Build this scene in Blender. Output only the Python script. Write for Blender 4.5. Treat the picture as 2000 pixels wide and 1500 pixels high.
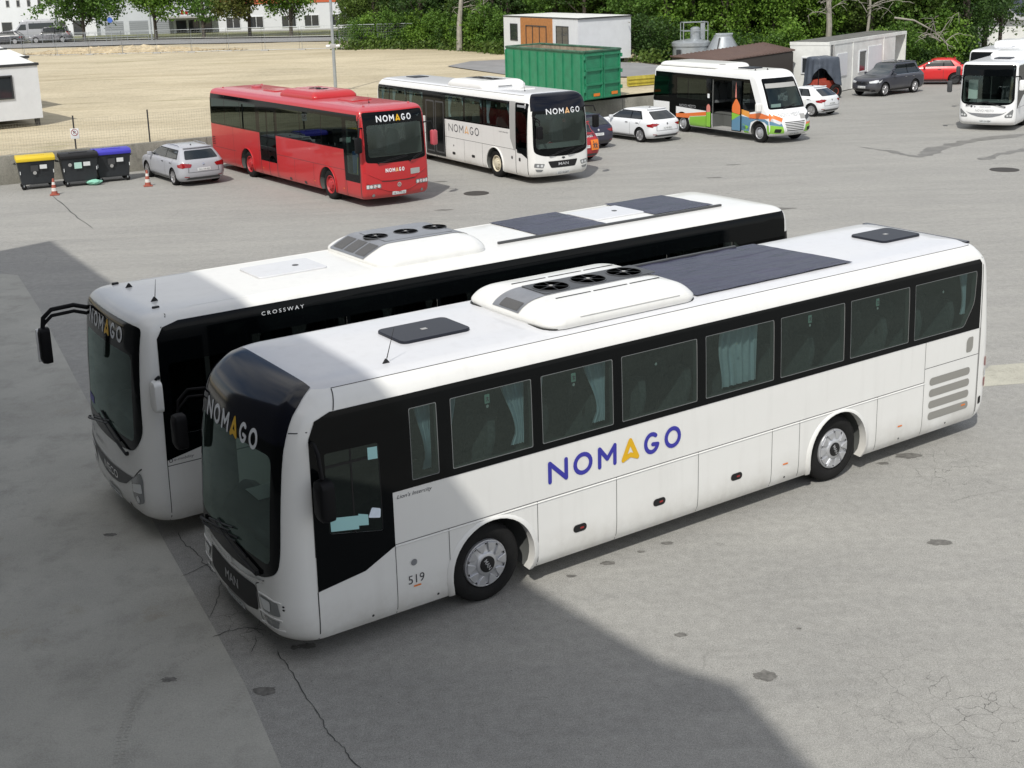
import bpy, bmesh, math, random
import numpy as np
from mathutils import Vector, Matrix, noise
from mathutils.geometry import tessellate_polygon
R = math.radians
random.seed(7)
SC = bpy.context.scene
COL = SC.collection
for o in list(bpy.data.objects): bpy.data.objects.remove(o)

# ---------------------------------------------------------------- camera
cd = bpy.data.cameras.new('camera'); cam = bpy.data.objects.new('camera', cd); COL.objects.link(cam)
SC.camera = cam
CF, CP, CR, CH, CPX, CPY = 2399., 0.2407, -0.0349, 7.276, 919.8, 552.1
cam.location = (0, 0, CH)
cam.matrix_world = Matrix.Translation((0, 0, CH)) @ Matrix.Rotation(math.pi/2 - CP, 4, 'X') @ Matrix.Rotation(CR, 4, 'Z')
cd.sensor_fit = 'HORIZONTAL'; cd.sensor_width = 36.0
cd.lens = CF/2000*36.0
cd.shift_x = (1000-CPX)/2000; cd.shift_y = -(750-CPY)/2000
cd.clip_start = 0.1; cd.clip_end = 3000

# ---------------------------------------------------------------- light
SUN_S = Vector((0.27, 0.82, -1.0))            # direction in which the light travels
sun_dir = -SUN_S.normalized()
SUN_EL = math.asin(sun_dir.z); SUN_AZ = math.atan2(sun_dir.x, sun_dir.y)
w = bpy.data.worlds.new("World"); SC.world = w; w.use_nodes = True
nt = w.node_tree; nt.nodes.clear()
out = nt.nodes.new('ShaderNodeOutputWorld'); bg = nt.nodes.new('ShaderNodeBackground')
sky = nt.nodes.new('ShaderNodeTexSky'); sky.sky_type = 'NISHITA'; sky.sun_disc = False
sky.sun_elevation = SUN_EL; sky.sun_rotation = SUN_AZ; sky.altitude = 300; sky.air_density = 1.0; sky.dust_density = 2.0
tc = nt.nodes.new('ShaderNodeTexCoord'); mp = nt.nodes.new('ShaderNodeMapping'); mp.inputs['Scale'].default_value = (1.0, 1.0, 2.4)
nz = nt.nodes.new('ShaderNodeTexNoise'); nz.inputs['Scale'].default_value = 2.1; nz.inputs['Detail'].default_value = 6; nz.inputs['Roughness'].default_value = .55
cr = nt.nodes.new('ShaderNodeValToRGB'); cr.color_ramp.elements[0].position = .36; cr.color_ramp.elements[1].position = .58
mx = nt.nodes.new('ShaderNodeMix'); mx.data_type = 'RGBA'
mx.inputs[7].default_value = (7.3, 7.2, 7.1, 1)
ml = nt.nodes.new('ShaderNodeMath'); ml.operation = 'MULTIPLY'; ml.inputs[1].default_value = .88
L = nt.links.new
L(tc.outputs['Generated'], mp.inputs['Vector']); L(mp.outputs[0], nz.inputs['Vector']); L(nz.outputs[0], cr.inputs[0])
L(cr.outputs[0], ml.inputs[0]); L(ml.outputs[0], mx.inputs[0]); L(sky.outputs[0], mx.inputs[6]); L(mx.outputs[2], bg.inputs[0])
bg.inputs[1].default_value = 0.145; L(bg.outputs[0], out.inputs[0])
sl = bpy.data.lights.new('sun', 'SUN'); sl.energy = 3.8; sl.angle = R(0.55); sl.color = (1.0, .965, .90)
so = bpy.data.objects.new('sun', sl); COL.objects.link(so); so.location = (-10, -30, 40)
so.rotation_euler = sun_dir.to_track_quat('Z', 'Y').to_euler()
SC.view_settings.view_transform = 'Standard'; SC.view_settings.look = 'None'
SC.view_settings.exposure = -0.1; SC.view_settings.gamma = 1.0
SC.render.engine = 'CYCLES'
SC.cycles.transparent_max_bounces = 24; SC.cycles.max_bounces = 8
# ---------------------------------------------------------------- helpers
def tag(o, label=None, cat=None, group=None, kind=None):
    if label: o['label'] = label
    if cat: o['category'] = cat
    if group: o['group'] = group
    if kind: o['kind'] = kind
    return o
def empty(name, label, cat, loc, rz=0, group=None):
    o = bpy.data.objects.new(name, None); COL.objects.link(o); o.empty_display_size = .3
    o.location = loc; o.rotation_euler = (0, 0, rz)
    return tag(o, label, cat, group)
def link(name, me, parent=None, mats=None):
    o = bpy.data.objects.new(name, me); COL.objects.link(o)
    if mats:
        for m in mats: me.materials.append(m)
    if parent: o.parent = parent
    return o
def copy_tree(o, parent=None):
    c = o.copy(); COL.objects.link(c)
    if parent: c.parent = parent
    for ch in [k for k in bpy.data.objects if k.parent == o]: copy_tree(ch, c)
    return c
def smooth(me, ang=35):
    me.shade_smooth(); me.set_sharp_from_angle(angle=R(ang))
class MB:
    def __init__(s): s.v = []; s.f = []; s.m = []; s.xf = None
    def add(s, vs, fs, mi=0):
        b = len(s.v)
        for p in vs:
            p = Vector(p)
            s.v.append(tuple(s.xf @ p) if s.xf else tuple(p))
        for f in fs: s.f.append([i+b for i in f]); s.m.append(mi)
        return s
    def box(s, x0, x1, y0, y1, z0, z1, mi=0):
        return s.add([(x0,y0,z0),(x1,y0,z0),(x1,y1,z0),(x0,y1,z0),(x0,y0,z1),(x1,y0,z1),(x1,y1,z1),(x0,y1,z1)],
              [(0,3,2,1),(4,5,6,7),(0,1,5,4),(1,2,6,5),(2,3,7,6),(3,0,4,7)], mi)
    def tube(s, pts, r, n=8, mi=0, caps=True):
        pts = [Vector(p) for p in pts]; rs = r if isinstance(r, (list, tuple)) else [r]*len(pts)
        vs = []; fs = []
        up = None
        for i, p in enumerate(pts):
            t = (pts[min(i+1, len(pts)-1)]-pts[max(i-1, 0)]).normalized()
            if up is None:
                a = Vector((0,0,1)) if abs(t.z) < .9 else Vector((1,0,0))
                up = (a-t*a.dot(t)).normalized()
            else: up = (up-t*up.dot(t)).normalized()
            sd = t.cross(up)
            for k in range(n):
                q = 2*math.pi*k/n; vs.append(p+(up*math.cos(q)+sd*math.sin(q))*rs[i])
        for i in range(len(pts)-1):
            for k in range(n): fs.append((i*n+k, i*n+(k+1)%n, (i+1)*n+(k+1)%n, (i+1)*n+k))
        if caps: fs.append(list(range(n))[::-1]); fs.append([(len(pts)-1)*n+k for k in range(n)])
        return s.add(vs, fs, mi)
    def lathe(s, prof, n=32, mi=0, axis='y', o=(0,0,0), closed=False):
        # prof list of (radius, along axis)
        vs = []; fs = []
        for r, a in prof:
            for k in range(n):
                q = 2*math.pi*k/n; c, d = r*math.cos(q), r*math.sin(q)
                vs.append((o[0]+c, o[1]+a, o[2]+d) if axis == 'y' else (o[0]+c, o[1]+d, o[2]+a) if axis == 'z' else (o[0]+a, o[1]+c, o[2]+d))
        m = len(prof)
        for i in range(m-1 if not closed else m):
            for k in range(n): fs.append((i*n+k, i*n+(k+1)%n, ((i+1)%m)*n+(k+1)%n, ((i+1)%m)*n+k))
        if not closed:
            if prof[0][0] > 1e-4: fs.append([k for k in range(n)])
            if prof[-1][0] > 1e-4: fs.append([(m-1)*n+k for k in range(n)])
        return s.add(vs, fs, mi)
    def prism(s, poly, fn, a, b, mi=0, cap=True):
        # poly 2d -> fn(u,v,w)
        n = len(poly)
        vs = [fn(p[0], p[1], a) for p in poly]+[fn(p[0], p[1], b) for p in poly]
        fs = [(i, (i+1)%n, n+(i+1)%n, n+i) for i in range(n)]
        if cap: fs += [list(range(n))[::-1], list(range(n, 2*n))]
        return s.add(vs, fs, mi)
    def mesh(s, mats=(), bevel=0, sm=35, seg=2):
        me = bpy.data.meshes.new('mesh')
        me.from_pydata(s.v, [], s.f)
        for m in mats: me.materials.append(m)
        if any(s.m): me.polygons.foreach_set('material_index', s.m)
        bm = bmesh.new(); bm.from_mesh(me)
        bmesh.ops.recalc_face_normals(bm, faces=bm.faces)
        if bevel:
            es = [e for e in bm.edges if len(e.link_faces) == 2 and e.calc_face_angle(0) > R(30)]
            bmesh.ops.bevel(bm, geom=es, offset=bevel, segments=seg, profile=.6, affect='EDGES', clamp_overlap=True)
        bm.to_mesh(me); bm.free()
        if sm: smooth(me, sm)
        me.update(); return me
    def build(s, name, mats, parent=None, bevel=0, sm=35, seg=2):
        if not isinstance(mats, (list, tuple)): mats = [mats]
        return link(name, s.mesh(mats, bevel, sm, seg), parent)
def rrect(x0, x1, z0, z1, r, n=4):
    P = []
    for cx, cz, a in ((x1-r, z1-r, 0), (x0+r, z1-r, 90), (x0+r, z0+r, 180), (x1-r, z0+r, 270)):
        for k in range(n+1):
            q = R(a+90*k/n); P.append((cx+r*math.cos(q), cz+r*math.sin(q)))
    return P
def rpoly(pts, r, n=4):
    # round the corners of a polygon; r a number or a list
    P = []; N = len(pts)
    for i in range(N):
        ri = r[i] if isinstance(r, (list, tuple)) else r
        a, b, c = Vector(pts[i-1]), Vector(pts[i]), Vector(pts[(i+1)%N])
        if ri <= 0: P.append(tuple(b)); continue
        d1, d2 = (a-b), (c-b); k1 = min(ri, d1.length*.49); k2 = min(ri, d2.length*.49)
        p, q = b+d1.normalized()*k1, b+d2.normalized()*k2
        for k in range(n+1):
            t = k/n; P.append(tuple(p*(1-t)**2+b*2*t*(1-t)+q*t*t))
    return P
def circ(cx, cz, r, n=20, r2=None):
    r2 = r2 or r
    return [(cx+r*math.cos(2*math.pi*k/n), cz+r2*math.sin(2*math.pi*k/n)) for k in range(n)]
def patch_mesh(polys, S, grid=None, mats=()):
    """polys: list of [outer, hole, hole...] in (u,v); S maps (u,v)->Vector; grid=(du,dv) cuts the sheet so that it follows curves"""
    bm = bmesh.new()
    for pl in polys:
        if isinstance(pl[0][0], (int, float)): pl = [pl]
        tri = tessellate_polygon([[Vector((p[0], p[1], 0)) for p in l] for l in pl])
        vs = [bm.verts.new((p[0], p[1], 0)) for l in pl for p in l]
        for t in tri:
            try: bm.faces.new([vs[i] for i in t])
            except ValueError: pass
    if grid:
        us = [v.co.x for v in bm.verts]; vs_ = [v.co.y for v in bm.verts]
        for ax, d, lo, hi in ((0, grid[0], min(us), max(us)), (1, grid[1], min(vs_), max(vs_))):
            if not d: continue
            k = math.floor(lo/d)+1
            while k*d < hi-1e-5:
                co = (k*d, 0, 0) if ax == 0 else (0, k*d, 0); no = (1,0,0) if ax == 0 else (0,1,0)
                bmesh.ops.bisect_plane(bm, geom=bm.verts[:]+bm.edges[:]+bm.faces[:], dist=1e-5, plane_co=co, plane_no=no); k += 1
    for v in bm.verts: v.co = S(v.co.x, v.co.y)
    me = bpy.data.meshes.new('patch'); bm.to_mesh(me); bm.free()
    for m in mats: me.materials.append(m)
    smooth(me, 40)
    return me
def patch(name, polys, S, mat, parent=None, grid=None):
    return link(name, patch_mesh(polys, S, grid, [mat]), parent)
_txt = {}
def text2d(t, w=None, h=None, x=0, y=0, italic=0, bold=0, gap=None):
    """outline of a text as 2D triangles; fitted to width w or height h, lower left at (x,y)"""
    cu = bpy.data.curves.new('t', 'FONT'); cu.body = t; cu.size = 1; cu.fill_mode = 'FRONT'; cu.resolution_u = 3; cu.shear = italic; cu.offset = bold
    if gap: cu.space_character = gap
    o = bpy.data.objects.new('t', cu); COL.objects.link(o); bpy.context.view_layer.update()
    me = bpy.data.meshes.new_from_object(o.evaluated_get(bpy.context.evaluated_depsgraph_get()))
    vs = [(v.co.x, v.co.y) for v in me.vertices]; fs = [tuple(p.vertices) for p in me.polygons]
    bpy.data.objects.remove(o); bpy.data.meshes.remove(me)
    x0, x1 = min(v[0] for v in vs), max(v[0] for v in vs); y0, y1 = min(v[1] for v in vs), max(v[1] for v in vs)
    sx = w/(x1-x0) if w else h/(y1-y0); sy = h/(y1-y0) if h else sx
    return [(x+(a-x0)*sx, y+(b-y0)*sy) for a, b in vs], fs
def put2d(name, vf, S, mat, parent):
    P = []
    for p in vf[0]:
        q = S(p[0], p[1])
        if len(p) > 2 and p[2]:
            e = .003; n = (S(p[0]+e, p[1])-q).cross(S(p[0], p[1]+e)-q); q = q+n.normalized()*p[2]
        P.append(tuple(q))
    me = bpy.data.meshes.new('text'); me.from_pydata(P, [], vf[1]); me.materials.append(mat)
    return link(name, me, parent)
def stroke2d(strokes, r, n=5):
    """flat round-ended strokes: list of polylines -> 2D polygons"""
    V = []; F = []; lay = 0
    def corners(st):
        out = [[st[0]]]
        for i in range(1, len(st)):
            out[-1].append(st[i])
            if i < len(st)-1:
                a = Vector(st[i])-Vector(st[i-1]); b = Vector(st[i+1])-Vector(st[i])
                if a.length > 1e-6 and b.length > 1e-6 and a.angle(b) > R(50): out.append([st[i]])
        return out
    if any(len(s_) > 2 and s_[0] != s_[-1] for s_ in strokes): strokes = [q for s_ in strokes for q in (corners(s_) if s_[0] != s_[-1] else [s_])]
    for st in strokes:
        lay += 1; v0_ = len(V)
        closed = st[0] == st[-1]; pts = [Vector(p) for p in st]
        if closed: pts = pts[:-1]
        N = len(pts); L_ = []; R_ = []
        for i in range(N):
            a = pts[(i-1)%N] if (closed or i) else pts[i]; b = pts[(i+1)%N] if (closed or i < N-1) else pts[i]
            d1 = (pts[i]-a).normalized() if (pts[i]-a).length > 1e-6 else (b-pts[i]).normalized()
            d2 = (b-pts[i]).normalized() if (b-pts[i]).length > 1e-6 else d1
            t = (d1+d2); t = t.normalized() if t.length > .05 else d1
            k = min(r*1.12, r/max(.5, abs(t.dot(d2)) if abs(t.dot(d2)) > .1 else 1))
            nrm = Vector((-t.y, t.x)); L_.append(pts[i]+nrm*k); R_.append(pts[i]-nrm*k)
        b0 = len(V); V += [tuple(p) for q in zip(L_, R_) for p in q]
        for i in range(N if closed else N-1):
            j = (i+1)%N; F.append((b0+2*i, b0+2*i+1, b0+2*j+1, b0+2*j))
        if not closed:
            for e, d in ((0, pts[0]-pts[1]), (N-1, pts[-1]-pts[-2])):
                a0 = math.atan2(d.y, d.x)-math.pi/2; c0 = len(V)
                for k in range(n+1):
                    q = a0+math.pi*k/n; V.append((pts[e].x+r*math.cos(q), pts[e].y+r*math.sin(q)))
                F.append(tuple(range(c0, c0+n+1)))
        for i in range(v0_, len(V)): V[i] = (V[i][0], V[i][1], .0007*(lay % 4))
    return V, F
def nomago(h, width, x0, z0, thick=.105):
    """the company lettering as two 2D stroke sets (letters, accent A), unit height h"""
    r = thick*h*.9; H = h-2*r
    def pt(x, y): return (x0+r+x, z0+r+y)
    k = (width-2*r)
    W = [a*width-2*r for a in (.141, .140, .140, .132, .122, .132)]
    sw = sum(W); g = (k-sw)/5
    xs = []; x = 0
    for a in W: xs.append(x); x += a+g
    def o_(x, w_, a0=0, a1=360, n=22):
        return [pt(x+w_/2+w_/2*math.cos(R(a0+(a1-a0)*i/n)), H/2+H/2*math.sin(R(a0+(a1-a0)*i/n))) for i in range(n+1)]
    S1 = []
    x, w_ = xs[0], W[0]; S1 += [[pt(x, 0), pt(x, H), pt(x+w_, 0), pt(x+w_, H)]]
    o = o_(xs[1], W[1]); o[-1] = o[0]; S1.append(o)
    x, w_ = xs[2], W[2]; S1 += [[pt(x, 0), pt(x, H), pt(x+w_/2, H*.36), pt(x+w_, H), pt(x+w_, 0)]]
    S1.append(o_(xs[4], W[4], 50, 345)+[pt(xs[4]+W[4]*.58, H*.42)])
    o = o_(xs[5], W[5]); o[-1] = o[0]; S1.append(o)
    x, w_ = xs[3], W[3]
    S2 = [[pt(x, 0), pt(x+w_/2, H), pt(x+w_, 0)], [pt(x+.02*w_, .03*H), pt(x+w_/2, H*.2), pt(x+.98*w_, .03*H)]]
    return stroke2d(S1, r), stroke2d(S2, r*1.15)
# ---------------------------------------------------------------- materials
def srgb(r, g, b): 
    f = lambda c: (c/255/12.92 if c/255 <= .04045 else ((c/255+.055)/1.055)**2.4)
    return (f(r), f(g), f(b), 1)
def newmat(name):
    m = bpy.data.materials.new(name); m.use_nodes = True; t = m.node_tree; return m, t, t.nodes['Principled BSDF']
def mat(name, col, rough=.5, metal=0, coat=0, spec=.5, var=0, vscale=3, bump=0, bscale=40, emit=None):
    m, t, p = newmat(name); c = tuple(col[:3])+(1,)
    p.inputs['Base Color'].default_value = c; p.inputs['Roughness'].default_value = rough; p.inputs['Metallic'].default_value = metal
    p.inputs['Coat Weight'].default_value = coat; p.inputs['Coat Roughness'].default_value = .04; p.inputs['Specular IOR Level'].default_value = spec
    if var or bump: tcx = t.nodes.new('ShaderNodeTexCoord')
    if var:
        n = t.nodes.new('ShaderNodeTexNoise'); n.inputs['Scale'].default_value = vscale; n.inputs['Detail'].default_value = 6; n.inputs['Roughness'].default_value = .65
        r = t.nodes.new('ShaderNodeMapRange'); r.inputs[1].default_value = .3; r.inputs[2].default_value = .7; r.inputs[3].default_value = 1-var; r.inputs[4].default_value = 1+var*.5
        x = t.nodes.new('ShaderNodeMix'); x.data_type = 'RGBA'; x.blend_type = 'MULTIPLY'; x.inputs[0].default_value = 1; x.inputs[6].default_value = c
        t.links.new(tcx.outputs['Object'], n.inputs['Vector']); t.links.new(n.outputs[0], r.inputs[0]); t.links.new(r.outputs[0], x.inputs[7]); t.links.new(x.outputs[2], p.inputs['Base Color'])
    if bump:
        n2 = t.nodes.new('ShaderNodeTexNoise'); n2.inputs['Scale'].default_value = bscale; n2.inputs['Detail'].default_value = 4
        b = t.nodes.new('ShaderNodeBump'); b.inputs['Strength'].default_value = bump; b.inputs['Distance'].default_value = .02
        t.links.new(tcx.outputs['Object'], n2.inputs['Vector']); t.links.new(n2.outputs[0], b.inputs['Height']); t.links.new(b.outputs[0], p.inputs['Normal'])
    return m
def paint(name, col, rough=.32, dirt=.12, dcol=(.36, .33, .28)):
    """vehicle paint with clear coat; road film in patches and denser near the sills"""
    m, t, p = newmat(name); N = t.nodes.new; K = t.links.new
    tcx = N('ShaderNodeTexCoord'); n = N('ShaderNodeTexNoise'); n.inputs['Scale'].default_value = 1.3; n.inputs['Detail'].default_value = 8; n.inputs['Roughness'].default_value = .7
    sp = N('ShaderNodeSeparateXYZ'); mr = N('ShaderNodeMapRange'); mr.inputs[1].default_value = .75; mr.inputs[2].default_value = .25; mr.inputs[3].default_value = .25; mr.inputs[4].default_value = 2.8
    r = N('ShaderNodeMapRange'); r.inputs[1].default_value = .35; r.inputs[2].default_value = .75; r.inputs[3].default_value = 0; r.inputs[4].default_value = dirt*1.6
    mu = N('ShaderNodeMath'); mu.operation = 'MULTIPLY'; mu.use_clamp = True
    x = N('ShaderNodeMix'); x.data_type = 'RGBA'; x.inputs[6].default_value = tuple(col[:3])+(1,); x.inputs[7].default_value = dcol+(1,)
    K(tcx.outputs['Object'], n.inputs['Vector']); K(tcx.outputs['Object'], sp.inputs[0]); K(sp.outputs[2], mr.inputs[0]); K(n.outputs[0], r.inputs[0])
    K(r.outputs[0], mu.inputs[0]); K(mr.outputs[0], mu.inputs[1]); K(mu.outputs[0], x.inputs[0]); K(x.outputs[2], p.inputs['Base Color'])
    mp2 = N('ShaderNodeMapping'); mp2.inputs['Scale'].default_value = (7, 7, .55); n3 = N('ShaderNodeTexNoise'); n3.inputs['Scale'].default_value = 1.0; n3.inputs['Detail'].default_value = 5; K(tcx.outputs['Object'], mp2.inputs[0]); K(mp2.outputs[0], n3.inputs['Vector'])
    r3 = N('ShaderNodeMapRange'); r3.inputs[1].default_value = .52; r3.inputs[2].default_value = .78; r3.inputs[3].default_value = 0; r3.inputs[4].default_value = dirt*.5; K(n3.outputs[0], r3.inputs[0])
    x3 = N('ShaderNodeMix'); x3.data_type = 'RGBA'; x3.inputs[7].default_value = tuple(q*.55 for q in dcol)+(1,); K(r3.outputs[0], x3.inputs[0]); K(x.outputs[2], x3.inputs[6]); K(x3.outputs[2], p.inputs['Base Color'])
    rr = N('ShaderNodeMapRange'); rr.inputs[3].default_value = rough; rr.inputs[4].default_value = rough+.25; K(n.outputs[0], rr.inputs[0]); K(rr.outputs[0], p.inputs['Roughness'])
    p.inputs['Coat Weight'].default_value = .5; p.inputs['Coat Roughness'].default_value = .06
    return m
def glass(name, tint, refl=1.0, ior=1.5, rough=0.0):
    m = bpy.data.materials.new(name); m.use_nodes = True; t = m.node_tree; t.nodes.clear(); N = t.nodes.new
    o = N('ShaderNodeOutputMaterial'); a = N('ShaderNodeBsdfTransparent'); a.inputs[0].default_value = tuple(tint)+(1,)
    g = N('ShaderNodeBsdfGlossy'); g.inputs['Roughness'].default_value = rough; g.inputs[0].default_value = (refl*.78, refl*.95, refl*.90, 1)
    lw_ = N('ShaderNodeLayerWeight'); lw_.inputs[0].default_value = .5; pw = N('ShaderNodeMath'); pw.operation = 'POWER'; pw.inputs[1].default_value = 5
    f = N('ShaderNodeMath'); f.operation = 'MULTIPLY_ADD'; f.use_clamp = True; k = ((ior-1)/(ior+1))**2*1.7; f.inputs[1].default_value = 1-k; f.inputs[2].default_value = k
    t.links.new(lw_.outputs['Facing'], pw.inputs[0]); t.links.new(pw.outputs[0], f.inputs[0]); x = N('ShaderNodeMixShader')
    t.links.new(f.outputs[0], x.inputs[0]); t.links.new(a.outputs[0], x.inputs[1]); t.links.new(g.outputs[0], x.inputs[2]); t.links.new(x.outputs[0], o.inputs[0])
    return m
M = {}
M['white'] = paint('white_paint', (.76, .762, .738), dirt=.15)
M['white2'] = paint('cool_white_paint', (.80, .81, .81), dirt=.10)
M['roofwhite'] = paint('roof_white', (.64, .65, .67), rough=.4, dirt=.18)
M['red'] = paint('red_paint', (.44, .011, .015), dirt=.08, dcol=(.4, .12, .1))
M['redroof'] = paint('faded_red_roof', (.44, .06, .08), rough=.5, dirt=.35, dcol=(.45, .2, .2))
M['black'] = mat('gloss_black', (.008, .009, .011), .15)
M['frit'] = mat('black_glass_frit', (.0022, .003, .0035), .07, spec=.17)
M['navy'] = mat('dark_blue_gloss', (.005, .006, .011), .09, spec=.28)
M['plastic'] = mat('black_plastic', (.012, .012, .013), .5, spec=.3)
M['mirrorblack'] = mat('mirror_black', (.006, .006, .007), .6, spec=.2)
M['satin'] = mat('dark_grey_satin', (.05, .052, .055), .42)
M['rubber'] = mat('tyre_rubber', (.012, .012, .012), .82, spec=.25, var=.3, vscale=6, bump=.25, bscale=60)
M['silver'] = mat('wheel_silver', (.55, .56, .58), .34, metal=.6, var=.12, vscale=8)
M['alloy'] = mat('alloy_rim', (.55, .55, .56), .3, metal=.85)
M['chrome'] = mat('chrome', (.75, .75, .75), .12, metal=1)
M['seam'] = mat('panel_gap', (.045, .045, .045), .8)
M['grey'] = mat('light_grey_plastic', (.36, .36, .35), .5)
M['acgrey'] = mat('grey_aluminium', (.30, .31, .33), .38, metal=.5, var=.15, vscale=5)
M['mesh'] = mat('grey_grille_mesh', (.29, .285, .26), .6, bump=.6, bscale=160)
M['mesh2'] = mat('dark_grille_mesh', (.10, .10, .10), .6, bump=.6, bscale=160)
M['seal'] = mat('window_seal', (.17, .18, .18), .5)
M['logoblue'] = mat('logo_blue', (.035, .035, .33), .4)
M['logogold'] = mat('logo_gold', (.72, .42, .01), .4)
M['logogrey'] = mat('logo_grey', (.07, .07, .08), .5)
M['logopale'] = mat('logo_pale_orange', (.75, .45, .22), .5)
M['letterwhite'] = mat('letter_white', (.72, .74, .76), .5)
M['letterdark'] = mat('letter_dark', (.05, .05, .055), .5)
M['lettergrey'] = mat('letter_grey', (.33, .34, .35), .5)
M['orange'] = mat('orange_marker', (.75, .20, .02), .35)
M['redlamp'] = mat('red_lamp', (.26, .008, .01), .15, coat=.8)
M['lamp'] = mat('headlight_glass', (.72, .74, .75), .12, metal=.35, coat=1)
M['lampdark'] = mat('headlight_dark', (.22, .23, .235), .12, metal=.4, coat=1)
M['inside'] = mat('cabin_lining', (.10, .105, .10), .8)
M['seat'] = mat('seat_fabric', (.11, .12, .125), .9, var=.3, vscale=25)
M['seatblue'] = mat('seat_blue', (.06, .13, .32), .8)
M['dash'] = mat('dashboard', (.09, .095, .10), .6)
M['curtain'] = mat('curtain_cloth', (.74, .83, .93), .85, var=.12, vscale=9)
M['paper'] = mat('paper', (.75, .78, .78), .7)
M['paperteal'] = mat('pale_teal_paper', (.35, .62, .62), .7)
M['signgreen'] = mat('exit_sign_green', (.45, .68, .6), .6)
M['plate'] = mat('plate_white', (.68, .7, .7), .45)
M['yellowrail'] = mat('yellow_rail', (.6, .55, .08), .4)
M['hatch'] = mat('dark_roof_hatch', (.014, .016, .024), .38, spec=.25)
M['g_side'] = glass('side_glass', (.30, .37, .35), ior=1.56)
M['g_dark'] = glass('dark_tinted_glass', (.10, .115, .115), ior=1.45)
M['g_dark2'] = glass('very_dark_glass', (.045, .05, .05), ior=1.42)
M['g_front'] = glass('windscreen_glass', (.54, .64, .60), ior=1.5)
M['g_car'] = glass('car_glass', (.16, .18, .18), ior=1.52)
def solar_mat():
    m, t, p = newmat('flexible_solar_film'); N = t.nodes.new; K = t.links.new
    tcx = N('ShaderNodeTexCoord'); br = N('ShaderNodeTexBrick'); br.inputs['Color1'].default_value = (.012, .013, .038, 1); br.inputs['Color2'].default_value = (.020, .018, .050, 1)
    br.inputs['Mortar'].default_value = (.02, .02, .035, 1); br.inputs['Scale'].default_value = 1.0; br.inputs['Mortar Size'].default_value = .006; br.inputs['Brick Width'].default_value = .52; br.inputs['Row Height'].default_value = .38; br.offset = 0
    n = N('ShaderNodeTexNoise'); n.inputs['Scale'].default_value = 1.1; n.inputs['Detail'].default_value = 5; mp_ = N('ShaderNodeMapping'); mp_.inputs['Scale'].default_value = (.6, 3.5, 1)
    b = N('ShaderNodeBump'); b.inputs['Strength'].default_value = .5; b.inputs['Distance'].default_value = .06
    K(tcx.outputs['Object'], br.inputs['Vector']); K(tcx.outputs['Object'], mp_.inputs[0]); K(mp_.outputs[0], n.inputs['Vector']); K(n.outputs[0], b.inputs['Height']); K(b.outputs[0], p.inputs['Normal'])
    K(br.outputs[0], p.inputs['Base Color']); p.inputs['Roughness'].default_value = .27; p.inputs['Specular IOR Level'].default_value = .26
    return m
M['solar'] = solar_mat()
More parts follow.
